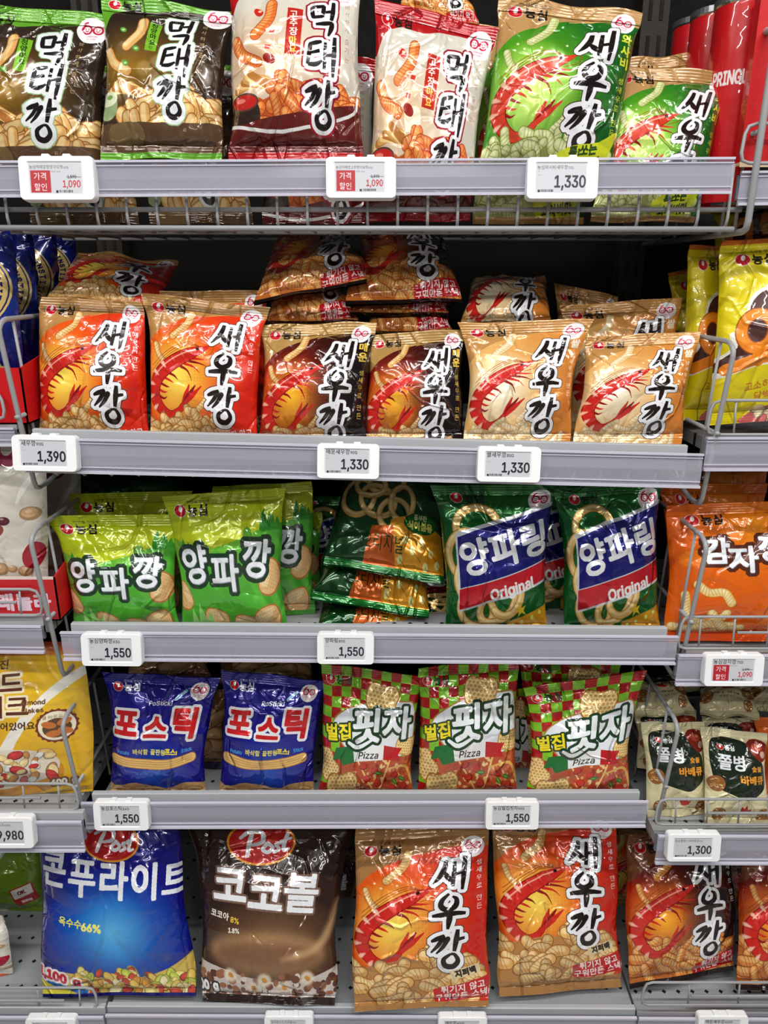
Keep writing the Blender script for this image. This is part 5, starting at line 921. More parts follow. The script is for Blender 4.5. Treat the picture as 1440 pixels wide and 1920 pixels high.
def film(name, img, rough=.2, metal=0., bump=.35, fold=None, amt=1.):
    """printed glossy film: print colour, fine crinkle relief"""
    m = bpy.data.materials.new(name); m.use_nodes = True; nt = m.node_tree; b = nt.nodes['Principled BSDF']
    t = nt.nodes.new('ShaderNodeTexImage'); t.image = img; t.extension = 'EXTEND'; nt.links.new(t.outputs['Color'], b.inputs['Base Color'])
    b.inputs['Roughness'].default_value = rough; b.inputs['Metallic'].default_value = metal; b.inputs['Specular IOR Level'].default_value = .35
    b.inputs['Coat Weight'].default_value = .9; b.inputs['Coat Roughness'].default_value = .025
    tc = nt.nodes.new('ShaderNodeTexCoord')
    nz = nt.nodes.new('ShaderNodeTexNoise'); nz.inputs['Scale'].default_value = 30; nz.inputs['Detail'].default_value = 1.5; nt.links.new(tc.outputs['Object'], nz.inputs['Vector'])
    wv = nt.nodes.new('ShaderNodeTexVoronoi'); wv.feature = 'DISTANCE_TO_EDGE'; wv.inputs['Scale'].default_value = 22
    ad = nt.nodes.new('ShaderNodeVectorMath'); ad.operation = 'MULTIPLY_ADD'; ad.inputs[1].default_value = (.05, .05, .05)
    nt.links.new(nz.outputs['Color'], ad.inputs[0]); nt.links.new(tc.outputs['Object'], ad.inputs[2]); nt.links.new(ad.outputs[0], wv.inputs['Vector'])
    mr = nt.nodes.new('ShaderNodeMapRange'); mr.inputs['From Max'].default_value = .16; mr.interpolation_type = 'SMOOTHSTEP'; nt.links.new(wv.outputs['Distance'], mr.inputs['Value'])
    bp = nt.nodes.new('ShaderNodeBump'); bp.inputs['Strength'].default_value = bump; bp.inputs['Distance'].default_value = .002; nt.links.new(mr.outputs[0], bp.inputs['Height'])
    b2 = nt.nodes.new('ShaderNodeBump'); b2.inputs['Strength'].default_value = .5; b2.inputs['Distance'].default_value = .0025; nt.links.new(nz.outputs['Fac'], b2.inputs['Height'])
    nt.links.new(bp.outputs[0], b2.inputs['Normal']); out = b2.outputs[0]
    if fold is not None:
        ft = nt.nodes.new('ShaderNodeTexImage'); ft.image = CRUMPLES[fold % 8]; ft.extension = 'EXTEND'; ft.interpolation = 'Cubic'
        b3 = nt.nodes.new('ShaderNodeBump'); b3.inputs['Strength'].default_value = 1.; b3.inputs['Distance'].default_value = .0105 * amt
        nt.links.new(ft.outputs['Color'], b3.inputs['Height']); nt.links.new(out, b3.inputs['Normal']); out = b3.outputs[0]
    nt.links.new(out, b.inputs['Normal']); nt.links.new(out, b.inputs['Coat Normal'])
    return m

# ---------------------------------------------------------------- helpers
def link(name, vs, fs, m, parent=None, origin=(0, 0, 0), uv=None, smooth=False):
    origin = Vector(origin)
    me = bpy.data.meshes.new(name); me.from_pydata([tuple(Vector(v) - origin) for v in vs], [], fs); me.update()
    for k in (m if isinstance(m, (list, tuple)) else [m]): me.materials.append(k)
    if uv is not None:
        l = me.uv_layers.new(name='UVMap'); idx = np.empty(len(me.loops), np.int32); me.loops.foreach_get('vertex_index', idx)
        l.data.foreach_set('uv', np.asarray(uv, np.float32)[idx].ravel())
    if smooth: me.polygons.foreach_set('use_smooth', [True] * len(me.polygons))
    o = bpy.data.objects.new(name, me); COL.objects.link(o); o.location = origin
    if parent: 
        o.parent = parent; o.location = origin - parent.location
    return o
def tag(o, label=None, cat=None, group=None, kind=None):
    if label: o['label'] = label
    if cat: o['category'] = cat
    if group: o['group'] = group
    if kind: o['kind'] = kind
    return o
def empty(name, loc):
    o = bpy.data.objects.new(name, None); COL.objects.link(o); o.location = loc; o.empty_display_size = .02; return o
class MB:
    def __init__(s): s.v = []; s.f = []
    def add(s, v, f):
        n = len(s.v); s.v += [tuple(p) for p in v]; s.f += [tuple(i + n for i in q) for q in f]; return s
    def box(s, x0, x1, y0, y1, z0, z1):
        return s.add([(x0, y0, z0), (x1, y0, z0), (x1, y1, z0), (x0, y1, z0), (x0, y0, z1), (x1, y0, z1), (x1, y1, z1), (x0, y1, z1)],
                     [(0, 3, 2, 1), (4, 5, 6, 7), (0, 1, 5, 4), (1, 2, 6, 5), (2, 3, 7, 6), (3, 0, 4, 7)])
    def prism(s, prof, a, b):
        """profile of (y, z) offsets swept from point a to point b, ends capped"""
        a, b = Vector(a), Vector(b); n = len(prof)
        v = [a + Vector((0, y, z)) for y, z in prof] + [b + Vector((0, y, z)) for y, z in prof]
        return s.add(v, [tuple(range(n))[::-1], tuple(range(n, 2 * n))] + [(i, (i + 1) % n, n + (i + 1) % n, n + i) for i in range(n)])
    def tube(s, pts, r, n=8, round_=True):
        P = [Vector(p) for p in pts]; rings = []
        if round_ and len(P) > 2:                                   # soften the bends
            Q = [P[0]]
            for i in range(1, len(P) - 1):
                a, b, c = P[i - 1], P[i], P[i + 1]; k = min(.012, (a - b).length * .45, (c - b).length * .45)
                p, q = b + (a - b).normalized() * k, b + (c - b).normalized() * k
                Q += [p, p * .25 + b * .5 + q * .25, q]
            P = Q + [P[-1]]
        up = None
        for i, p in enumerate(P):
            d = ((P[min(i + 1, len(P) - 1)] - P[max(i - 1, 0)])).normalized()
            if up is None: up = d.orthogonal().normalized()
            up = (up - d * up.dot(d)).normalized(); w_ = d.cross(up)
            rings.append([p + (up * math.cos(t) + w_ * math.sin(t)) * r for t in [2 * math.pi * j / n for j in range(n)]])
        v = [q for R in rings for q in R]; f = [tuple(range(n))[::-1], tuple(range(len(v) - n, len(v)))]
        for i in range(len(rings) - 1):
            for j in range(n): f.append((i * n + j, i * n + (j + 1) % n, (i + 1) * n + (j + 1) % n, (i + 1) * n + j))
        return s.add(v, f)
    def build(s, name, m, parent=None, origin=None, smooth=False):
        if origin is None:
            a = np.array(s.v); origin = ((a[:, 0].min() + a[:, 0].max()) / 2, (a[:, 1].min() + a[:, 1].max()) / 2, a[:, 2].min())
        return link(name, s.v, s.f, m, parent, origin, smooth=smooth)

# ---------------------------------------------------------------- the shop shell
FLOOR = 0.0
tag(MB().box(-3, 3, -5, .9, -.05, 0).build('floor', M_FLOOR), kind='structure')
tag(MB().box(-3, 3, -5, .9, 2.85, 2.9).build('ceiling', M_WHITE), kind='structure')
tag(MB().box(-3, 3, .44, .48, 0, 2.4).build('wall_back', M_DARK), kind='structure')
tag(MB().box(-3, 3, -5.05, -5, 0, 2.85).build('wall_front', M_WHITE), kind='structure')

# uprights between the bays with their slots
def upright(x, label):
    o = tag(MB().box(x - .022, x + .022, .405, .44, 0, 2.4).build('shelf_upright', M_UP, origin=(x, .42, 0)), label, 'upright')
    m = MB()
    for k in range(44):
        z = .15 + k * .05
        for s_ in (-.009, .009): m.box(x + s_ - .0028, x + s_ + .0028, .4035, .4055, z, z + .028)
    t = m.build('slot', M_SLOT, o); t['kind'] = 'stuff'
upright(.462, 'dark slotted steel upright at the back, right of the gold snack bags')
upright(-.462, 'dark slotted steel upright at the back, behind the blue award pouches')

# ---------------------------------------------------------------- shelves
def shelf(name, label, L, R, drop, lip=None, cut=.0, Y=0., zb=None, metal=None, board=True, wx=None):
    """L, R: pixels of the two ends of the top line of the price rail; drop: its height in pixels; lip: height of the grey steel edge above it"""
    a, b = at(*L, Y), at(*R, Y); k = (a.z - at(L[0], L[1] + drop, Y).z)
    root = empty(name, ((a + b) / 2)); root.location.z -= k
    tag(root, label, 'shelf')
    a2, b2 = (a, b) if metal is None else (at(metal[0], L[1], Y), at(metal[1], R[1], Y))
    if lip:
        h = lip; pr = [(.002, -k * .35), (.003, h), (.005, h + .001), (.0115, h + .001), (.0115, -k * .35)]
        MB().prism(pr, a2, b2).build('front_lip', M_LIP, root)
    MB().prism([(.001, -.004), (.001, -k * (1 - cut) + .004), (.006, -k * (1 - cut) + .004), (.006, -.004)], a2, b2).build('rail_back', M_RAILB, root)
    m = MB(); m.prism([(-.004, -.001), (-.0055, -k * .5), (-.004, -k + .001), (-.0055, -k + .001), (-.0068, -k * .5), (-.0055, -.001)], a, b)
    m.build('price_rail', M_PLAST, root)
    m = MB()
    for z0, z1, d in ((0, -.0026, .004), (-.0055, -.0068, .0024), (-k + .0085, -k + .0072, .0024), (-k + .0028, -k - .0004, .005)):
        m.prism([(-.004, z0), (-.004, z1), (-.0045 - d, z1), (-.0045 - d, z0)], a, b)
    m.build('rail_rib', M_PLASTE, root)
    zt = (a.z + b.z) / 2 + (lip or 0)
    if zb == 'two': zb = zt - .021
    if board:
        zf = zb if zb is not None else zt - (.012 if wx or not lip or lip < .007 else .034)
        c, d = min(a2.x, b2.x), max(a2.x, b2.x)
        if wx: c, d = wx
        MB().box(c, d, Y + .012, .40, zf - .018, zf).build('shelf_board', M_PERF, root)
        return root, zf
    return root, zt

S1, Z1 = shelf('wire_shelf', 'topmost wide price rail of the middle bay, on the wire basket', (-40, 303), (1374, 296), 68, cut=.06, board=False)
S2, Z2 = shelf('shelf', 'shelf under the orange, black and gold shrimp snack bags', (45, 818), (1316, 849), 64, lip=.008, cut=.42, Y=-.018, metal=(60, 1290), zb='two')
S3, Z3 = shelf('shelf', 'shelf under the lime green and dark green onion snack bags', (116, 1181), (1269, 1189), 52, lip=.007, cut=.16, Y=-.006, metal=(132, 1252))
S4, Z4 = shelf('shelf', 'shelf under the blue potato stick and checkered pizza bags', (155, 1500), (1213, 1497), 47, lip=.008, cut=.16, Y=.006, metal=(172, 1200))
S5, Z5 = shelf('shelf', 'lowest shelf of the middle bay, under the big cereal bags', (200, 1896), (1192, 1901), 60, lip=.006, cut=.1, Y=-.04)
E5 = at(200, 1886, -.04).z; Z5 = E5 - .004
L2s, LZ2 = shelf('shelf', 'left bay shelf under the blue award pouches in a red tray', (-150, 800), (30, 800), 34, lip=.014, cut=.1, Y=.01, wx=(-1.2, -.475))
L3s, LZ3 = shelf('shelf', 'left bay shelf under the white granola pouches', (-150, 1168), (80, 1170), 50, lip=.010, cut=.35, Y=.0, wx=(-1.2, -.47))
L4s, LZ4 = shelf('shelf', 'left bay shelf under the yellow almond flakes pouch', (-150, 1535), (155, 1535), 55, lip=.008, cut=.2, Y=-.03, wx=(-1.2, -.468))
L5s, LZ5 = shelf('shelf', 'lowest left bay shelf with an almost empty deck', (-150, 1900), (196, 1900), 60, lip=.008, cut=.1, Y=-.045, wx=(-1.2, -.455))
R1s, RZ1 = shelf('shelf', 'right bay shelf beside the top basket, under the red carton', (1386, 322), (1700, 318), 64, cut=.1, Y=.01, wx=(.475, 1.2))
R2s, RZ2 = shelf('shelf', 'right bay shelf under the yellow snack bags', (1323, 818), (1700, 818), 62, cut=.35, Y=-.0, wx=(.475, 1.2))
R3s, RZ3 = shelf('shelf', 'right bay shelf under the orange potato snack bag', (1270, 1224), (1700, 1224), 56, cut=.15, Y=-.01, wx=(.472, 1.2))
R4s, RZ4 = shelf('shelf', 'right bay shelf under the small cream barbecue bags', (1232, 1561), (1700, 1563), 52, cut=.25, Y=-.02, wx=(.455, 1.2))
R5s, RZ5 = shelf('shelf', 'lowest right bay shelf under the dark red spicy snack bags', (1196, 1902), (1700, 1905), 60, cut=.1, Y=-.045, wx=(.455, 1.2))

# ---------------------------------------------------------------- wire work
def wire_part(root, pts, r=.0023, name='wire'):
    return MB().tube(pts, r, 8).build(name, M_WIRE, root, smooth=True)
def divider(name, label, x, Y, ztop, zbot, hook, posts, lean=.02, depth=.34, mid=None, s=1):
    """wire side panel: a bent frame wire from the shelf front up and back, thinner upright wires inside it"""
    root = tag(empty(name, (x, Y, zbot)), label, 'wire divider')
    fr = [(x, Y + .30, zbot - .0), (x, Y + .05, hook), (x, Y + .012, hook), (x, Y - .004 - lean, ztop - .01), (x, Y + .012 - lean, ztop), (x, Y + depth, ztop)]
    wire_part(root, fr, .0034, 'frame')
    for p in posts: wire_part(root, [(x, Y + p, zbot), (x, Y + p - lean * .9, ztop)], .0021)
    if mid: wire_part(root, [(x, Y - .002 - lean * .5, mid), (x, Y + depth, mid)], .0030)
    return root
def zof(px, py, Y): return at(px, py, Y).z
divider('wire_divider', 'grey wire side divider left of the orange shrimp bags', -.463, .0, zof(20, 600, -.02), Z2 - .02, zof(80, 915, .02), (.035, .12, .2, .28), mid=zof(60, 775, .02))
divider('wire_divider', 'grey wire side divider right of the gold shrimp bags', .466, .0, zof(1345, 642, -.02), Z2 - .03, zof(1290, 945, .02), (.035, .12, .2, .28), mid=zof(1310, 805, .02))
divider('wire_divider', 'grey wire side divider left of the lime green bags', -.463, .0, zof(90, 1000, -.02), Z3 - .02, zof(125, 1265, .02), (.05, .12, .2, .28), mid=zof(115, 1145, .02))
divider('wire_divider', 'grey wire side divider right of the dark green ring bags', .466, .0, zof(1286, 1012, -.02), Z3 - .02, zof(1245, 1272, .02), (.035, .12, .2, .28), mid=zof(1258, 1150, .02))
divider('wire_divider', 'grey wire side divider left of the blue potato stick bags', -.463, .01, zof(147, 1350, -.01), Z4 - .02, zof(180, 1565, .02), (.045, .12, .2, .28), mid=zof(165, 1460, .02))
divider('wire_divider', 'grey wire side divider right of the checkered pizza bags', .466, .01, zof(1235, 1356, -.01), Z4 - .02, zof(1205, 1575, .02), (.04, .12, .2, .28), mid=zof(1218, 1460, .02))

# the basket of the top shelf
BZ = zof(700, 427, .0)
bk = tag(empty('wire_basket', (0, .1, BZ)), 'grey wire basket hanging under the topmost price rail', 'wire basket')
x0, x1 = -.50, .472
wire_part(bk, [(x0, 0, BZ), (.455, 0, zof(1330, 430, 0)), ], .0034, 'front_rail')
wire_part(bk, [(x0, .012, Z1 - .055), (x1 - .005, .012, Z1 - .055)], .003, 'upper_rail')
for k in range(26):
    xb = x0 + .018 + k * .0372
    if xb > .45: break
    wire_part(bk, [(xb, .38, BZ + .004), (xb, .004, BZ), (xb, .006, Z1 - .004)], .0019)
for y in (.12, .30): wire_part(bk, [(x0, y, BZ + .001), (x1, y, BZ + .001)], .0025, 'cross_wire')
ZT = zof(1417, 46, -.005)
wire_part(bk, [(x1, .38, BZ - .004), (x1, .0, BZ - .004), (x1, -.005, ZT - .01), (x1, .01, ZT), (x1, .38, ZT)], .0042, 'side_frame')
for y in (.035, .075, .16, .24): wire_part(bk, [(x1, y, BZ), (x1, y, ZT)], .0022)
wire_part(bk, [(x1, .0, zof(1385, 245, 0)), (x1, .38, zof(1385, 245, 0))], .003, 'side_rail')

# stubs of the wire shelf under the second price rail
m = MB()
ub = tag(empty('wire_grid', (0, .1, Z2 - .062)), 'row of wire ends under the second price rail', 'wire grid')
for k in range(24):
    x = -.43 + k * .0375
    wire_part(ub, [(x, .035, Z2 - .030), (x, .012, Z2 - .037 - .014 * (x + .43)), (x, .002, Z2 - .028)], .002)

def fence(label, xa, xb, Y, ztop, zbot, first, step, inner=None):
    """low wire fence along a shelf front"""
    root = tag(empty('wire_fence', ((xa + xb) / 2, Y, zbot)), label, 'wire fence')
    e = .006 if xb > xa else -.006
    wire_part(root, [(xb, Y, zbot), (xa, Y, zbot), (xa + e, Y + .006, ztop), (xb, Y + .006, ztop)], .0022, 'frame')
    if inner: wire_part(root, [(xb, Y - .004, ztop - (ztop - zbot) * .42), (inner, Y - .004, ztop - (ztop - zbot) * .42)], .0022, 'inner_rail')
    x = first
    while (x - xb) * (1 if xb > xa else -1) < 0:
        wire_part(root, [(x, Y + .001, zbot), (x, Y + .007, ztop)], .0015); x += step * (1 if xb > xa else -1)
    return root
def F(label, pa, pb, Y, first, step, inner=None, far=1.0):
    a, b = at(*pa, Y), at(*pb, Y)
    return fence(label, a.x, far if a.x > 0 else -far, Y, a.z, b.z, at(first, pa[1], Y).x, step, at(inner, pa[1], Y).x if inner else None)
F('low wire fence in front of the red carton', (1396, 230), (1396, 306), .0, 1470, .06)
F('low wire fence in front of the yellow snack bags', (1332, 752), (1332, 815), .0, 1385, .055)
F('low wire fence in front of the orange potato snack bag', (1276, 1160), (1276, 1216), -.005, 1318, .050, 1384)
F('low wire fence in front of the cream barbecue bags', (1232, 1503), (1232, 1546), -.01, 1272, .050, 1328)
F('low wire fence in front of the dark red spicy bags', (1206, 1848), (1206, 1884), -.035, 1296, .085, 1296)
F('low wire fence across the empty lower left shelf', (180, 1858), (198, 1890), -.04, 145, .07, 120)
F('low wire fence in front of the yellow almond flakes pouch', (143, 1474), (146, 1518), -.02, 105, .055, 75)
F('low wire fence in front of the white granola pouches', (75, 1108), (85, 1154), .0, 32, .05, 30)
F('low wire fence in front of the blue award pouches', (4, 735), (8, 786), .0, -30, .05)

# ---------------------------------------------------------------- electronic price tags
def tag_art(name, price, sale):
    A = Art(.52, (196, 198, 204)); ink = (36, 36, 46)
    n = len(name); A.text(name, 2, 10, min(11, 96 / max(n, 1) * .95) if n > 10 else 12, ink, bold=.01, anchor='l')
    if sale:
        A.poly([(3, 13), (41, 13), (41, 50), (3, 50)], (176, 34, 44))
        A.text('가격', 22, 23, 14, (240, 236, 238), bold=.0); A.text('할인', 22, 41, 14, (240, 236, 238), bold=.0)
        A.text('10,02 10,24', 43, 16, 4.2, ink, bold=.02, anchor='l'); A.text('1,590', 73, 26, 10, ink, bold=.01, anchor='l', sx=.9); A.stroke([(71, 24), (98, 24)], .8, ink)
        A.text(price, 63, 41, 22, (186, 40, 50), bold=.016, anchor='l', sx=.82)
        bx = 56
    else:
        A.text('80,', 3, 15, 4, (120, 120, 130), anchor='l'); A.text('100 g', 3, 21, 4, (120, 120, 130), anchor='l')
        A.text(price, 36, 42, 40, ink, bold=.016, anchor='l', sx=.84)
        bx = 10
    rn = random.Random(len(name)); x = bx
    while x < bx + 26:
        w_ = rn.choice((.6, 1, 1.5)); A.poly([(x, 45.5), (x + w_, 45.5), (x + w_, 50), (x, 50)], ink); x += w_ + rn.choice((.5, .8, 1.2))
    A.poly([(bx - 6, 46), (bx - 1.5, 46), (bx - 1.5, 50.5), (bx - 6, 50.5)], ink)
    return A
def price_tag(cx, cy, wpx, name, price, label, sale=False, Y=-.014, roll=0.):
    c = at(cx, cy, Y); W = wpx * (c - CAM).dot(cam_basis[2]) / FPX; H = W * .56
    o = empty('price_tag', c); tag(o, label, 'price tag')
    def rr(w_, h, r, n=4):
        out = []
        for sx, sz, a0 in ((1, 1, 0), (-1, 1, 90), (-1, -1, 180), (1, -1, 270)):
            for k in range(n + 1):
                a = math.radians(a0 + 90 * k / n); out.append((sx * (w_ / 2 - r) + r * math.cos(a), sz * (h / 2 - r) + r * math.sin(a)))
        return out
    ti = math.radians(8); ct, st_ = math.cos(ti), math.sin(ti); cr, sr = math.cos(roll), math.sin(roll)
    def T(x, y, z):
        x, z = x * cr - z * sr, x * sr + z * cr
        return (c.x + x, c.y + y * ct + z * st_, c.z - y * st_ + z * ct)
    sw, sh = W * .70, H * .70; zs = -H * .0; xs = -W * .02
    loops = [(rr(W, H, H * .12), .010), (rr(W, H, H * .12), -.001), (rr(W * .985, H * .97, H * .11), -.0035), ([(x * 1 + xs, z) for x, z in rr(sw * 1.05, sh * 1.07, H * .04)], -.0035), ([(x + xs, z) for x, z in rr(sw, sh, H * .01)], -.0022)]
    v = [T(x, y, z) for lp, y in loops for x, z in lp]; n = len(loops[0][0]); f = [tuple(range(n))]
    for i in range(len(loops) - 1):
        for j in range(n): f.append((i * n + j, (i + 1) * n + j, (i + 1) * n + (j + 1) % n, i * n + (j + 1) % n))
    link('tag_frame', v, f, M_TAG, o, c)
    m = MB()
    for dx in (-.14, .14):
        b = [T(dx * W + a, y, H * .5 + z) for a, y, z in ((-.005, -.002, -.001), (.005, -.002, -.001), (.005, .008, -.001), (-.005, .008, -.001), (-.004, -.001, .0025), (.004, -.001, .0025), (.004, .008, .0025), (-.004, .008, .0025))]
        m.add(b, [(0, 3, 2, 1), (4, 5, 6, 7), (0, 1, 5, 4), (1, 2, 6, 5), (2, 3, 7, 6), (3, 0, 4, 7)])
    m.build('clip', M_TAG, o)
    A = tag_art(name, price, sale); im = A.finish('tag print'); mt = bpy.data.materials.new('tag screen'); mt.use_nodes = True
    t = mt.node_tree.nodes.new('ShaderNodeTexImage'); t.image = im; bs = mt.node_tree.nodes['Principled BSDF']; bs.inputs['Roughness'].default_value = .35
    mt.node_tree.links.new(t.outputs['Color'], bs.inputs['Base Color'])
    q = [(-sw / 2, -sh / 2), (sw / 2, -sh / 2), (sw / 2, sh / 2), (-sw / 2, sh / 2)]
    link('screen', [T(x + xs, -.0022, z) for x, z in q] + [T(x + xs, -.0012, z) for x, z in q], [(0, 1, 2, 3), (7, 6, 5, 4), (0, 4, 5, 1), (1, 5, 6, 2), (2, 6, 7, 3), (3, 7, 4, 0)], mt, o, c, uv=[(0, 0), (1, 0), (1, 1), (0, 1)] * 2)
    return o
price_tag(108, 335, 141, '농심먹태깡청양마요맛60G', '1,090', 'sale price tag 1,090 below the dark green-topped bags', True)
price_tag(677, 334, 132, '농심먹태깡고추장마요맛60G', '1,090', 'sale price tag 1,090 below the red and cream bags', True)
price_tag(1054, 335, 134, '농심와사비새우깡70G', '1,330', 'price tag 1,330 below the wasabi green shrimp bags')
price_tag(85, 850, 121, '새우깡90G', '1,390', 'price tag 1,390 at the left end of the second rail', Y=-.034, roll=-.02)
price_tag(653, 865, 117, '매운새우깡90G', '1,330', 'price tag 1,330 below the black shrimp bags', Y=-.034, roll=-.02)
price_tag(954, 871, 119, '쌀새우깡80G', '1,330', 'price tag 1,330 below the gold shrimp bags', Y=-.034, roll=-.02)
price_tag(210, 1218, 113, '농심양파깡83G', '1,550', 'price tag 1,550 below the lime green onion bags', Y=-.022, roll=-.01)
price_tag(648, 1216, 107, '양파링80G', '1,550', 'price tag 1,550 below the stacked green ring bags', Y=-.022, roll=-.01)
price_tag(228, 1529, 103, '농심포스틱84G', '1,550', 'price tag 1,550 below the blue potato stick bags', Y=-.01)
price_tag(960, 1528, 100, '농심벌집핏자90G', '1,550', 'price tag 1,550 below the checkered pizza bags', Y=-.01)
price_tag(1375, 1256, 111, '농심감자깡75G', '1,090', 'sale price tag 1,090 below the orange potato snack bag', True, Y=-.026)
price_tag(1300, 1588, 100, '농심쫄병스낵바베큐82G', '1,300', 'price tag 1,300 below the small cream barbecue bags', Y=-.036)
price_tag(8, 1560, 112, '아몬드후레이크600G', '9,980', 'price tag 9,980 below the yellow almond flakes pouch', Y=-.046)
price_tag(97, 1931, 94, '300G', '7,980', 'price tag at the bottom edge, below the empty left shelf', Y=-.06)
price_tag(542, 1926, 92, '동서포스트코코볼1KG', '9,980', 'price tag at the bottom edge below the brown cocoa cereal', Y=-.056)
price_tag(867, 1928, 92, '새우깡400G', '4,980', 'price tag at the bottom edge below the big orange shrimp bags', Y=-.056)
price_tag(1354, 1926, 94, '매운새우깡400G', '4,980', 'price tag at the bottom edge below the dark red spicy bags', Y=-.06)

# ---------------------------------------------------------------- snack bags
PR = make_prints()
MATS = {}; IMGS = {}
FOIL = {'ring': (.2, .45, .3), 'ring_low': (.2, .45, .3), 'postick': (.2, .25, .3), 'yellow': (.3, .1, .2), 'orange': (.2, .05, .3), 'white': (.4, 0, .25), 'almond': (.32, 0, .2)}
def film_for(k, fold, amt):
    if k not in IMGS: IMGS[k] = PR[k].finish(k + ' print')
    key = (k, fold % 8, amt)
    if key not in MATS: r, me, bu = FOIL.get(k, (.18, .12, .3)); MATS[key] = film(k + ' film', IMGS[k], r, me, bu, fold, amt)
    return MATS[key]

def bag(print_, label, TL, TR, BR, BL, Yb, Yt, T=.028, seed=0, name='snack_bag', cat='snack bag', group=None, crop=(0, 1), seal=(.016, .016), waist=.035, crease=7, nu=56, nv=70, floor=None, hang=0., sag=.35, u01=(0, 1), amt=1., flare=.7, rest=None, side_w=.012, tuck=.02):
    """a filled film pouch: its four seal corners stand at real depths; the body swells between two flat crimped seals"""
    rn = random.Random(seed * 7 + 3)
    c = [at(*TL, Yt), at(*TR, Yt), None, None]
    for i, p in ((2, BR), (3, BL)): c[i] = at(*p, Yb) if floor is None else at_z(*p, floor)
    c = [np.array(p) for p in c]
    if rest is not None:
        for i in (2, 3): c[i][2] = rest + .001
    N = np.cross(c[1] - c[0], c[3] - c[0]); N = N / np.linalg.norm(N)
    if N[1] > 0: N = -N                                             # towards the viewer
    Hh = np.linalg.norm((c[3] + c[2] - c[0] - c[1]) / 2); Ww = np.linalg.norm((c[1] + c[2] - c[0] - c[3]) / 2)
    sT, sB = seal[0] / Hh, seal[1] / Hh
    wt, wb = np.linalg.norm(c[1] - c[0]), np.linalg.norm(c[2] - c[3])
    creases = []
    for i in range(crease):
        if rn.random() < .6:                                        # folds fan out from the seals
            top = rn.random() < .62; u0 = rn.uniform(.08, .92); v0 = sT if top else 1 - sB
            creases.append((u0, v0, u0 + rn.uniform(-.35, .35), v0 + (1 if top else -1) * rn.uniform(.15, .42), rn.uniform(.002, .0055), rn.uniform(.020, .05)))
        else:
            u0, v0 = rn.uniform(.1, .9), rn.uniform(.15, .8); a = rn.uniform(0, 6.28); l = rn.uniform(.15, .4)
            creases.append((u0, v0, u0 + l * math.cos(a), v0 + l * math.sin(a), rn.uniform(.001, .0035), rn.uniform(.018, .04)))
    ph = [rn.uniform(0, 6.28) for _ in range(8)]; fr = [rn.uniform(3, 7), rn.uniform(9, 15), rn.uniform(17, 26)]
    def shape(U, V, side):
        w_ = np.clip((V - sT) / (1 - sT - sB), 0, 1)
        prof = np.sin(np.pi * np.clip(w_ ** (1 + .35 * sag), 0, 1)) ** .55
        prof = np.where(w_ > .5, np.maximum(prof, 0), prof)
        across = np.clip(1 - np.abs(2 * U - 1) ** 2.6, 0, 1) ** .5
        h = T * prof * across
        pin = waist * prof * (1 - .25 * np.cos(2 * np.pi * w_ + ph[0]))
        UU = U + (0.5 - U) * 2 * pin * np.abs(2 * U - 1) ** 1.2
        wl = wt * (1 - V) + wb * V; g_ = (1 - flare) * (1 - V) + flare * np.exp(-V / .12)
        UU = UU + side_w * prof * (np.sin(5.2 * w_ + ph[6]) * .6 + np.sin(10.5 * w_ + ph[7]) * .4) * np.abs(2 * U - 1) * np.where(U > .5, 1, np.cos(ph[1]))
        UU = .5 + (UU - .5) * (1 - tuck * np.clip((w_ - .86) / .14, 0, 1) ** 2) * (wb + (wt - wb) * g_) / wl
        # gathers near both seals
        g = np.exp(-w_ / .10) * np.minimum(w_ / .02, 1) + np.exp(-(1 - w_) / .10) * np.minimum((1 - w_) / .02, 1)
        ri = lambda q: np.abs(np.sin(q)) - .6
        h = h + across ** .5 * g * (.0030 * ri(fr[1] * U + ph[1] + 2 * w_) + .0018 * ri(fr[2] * U + ph[2] - 3 * w_))
        body = np.minimum(w_ / .06, 1) * np.minimum((1 - w_) / .06, 1) * across
        h = h + body * (.0026 * np.sin(fr[0] * U * 1.3 + 4 * w_ + ph[3]) * np.sin(5 * w_ + ph[4] + 2 * U) + .0010 * np.sin(13 * U + 9 * w_ + ph[5]))
        if side > 0:
            for u0, v0, u1, v1, am, wd in creases:
                du, dv = (u1 - u0) * Ww, (v1 - v0) * Hh; L2 = du * du + dv * dv
                t = np.clip(((U - u0) * Ww * du + (V - v0) * Hh * dv) / L2, 0, 1)
                d = np.hypot((U - u0) * Ww - t * du, (V - v0) * Hh - t * dv)
                h = h - body * am * np.exp(-d / (wd * .28)) * np.sin(np.pi * np.clip(.12 + t * .88, 0, 1))
        P = (c[0] * ((1 - UU) * (1 - V))[..., None] + c[1] * (UU * (1 - V))[..., None] + c[2] * (UU * V)[..., None] + c[3] * ((1 - UU) * V)[..., None])
        # seals wave a little
        wav = (.0035 * np.sin(fr[0] * U * 1.6 + ph[6]) + .0016 * np.sin(fr[1] * U + ph[7])) * (np.exp(-V / .08) + .7 * np.exp(-(1 - V) / .08))
        return P + N * (side * np.maximum(h, .0004) + wav)[..., None]
    def grid(v0, v1, n_u, n_v, side, ridge=0., both=True):
        U, V = np.meshgrid(np.linspace(0, 1, n_u), np.linspace(v0, v1, n_v))
        P = shape(U, V, side)
        if ridge: P = P + N * (side * (.0007 + ridge * np.abs(np.sin((V - v0) / (v1 - v0) * math.pi * 4.5))))[..., None]
        uv = np.stack([u01[0] + (u01[1] - u01[0]) * U, 1 - (crop[0] + (crop[1] - crop[0]) * (V + .045 * np.sin(np.pi * V)))], -1)
        return P.reshape(-1, 3), uv.reshape(-1, 2)
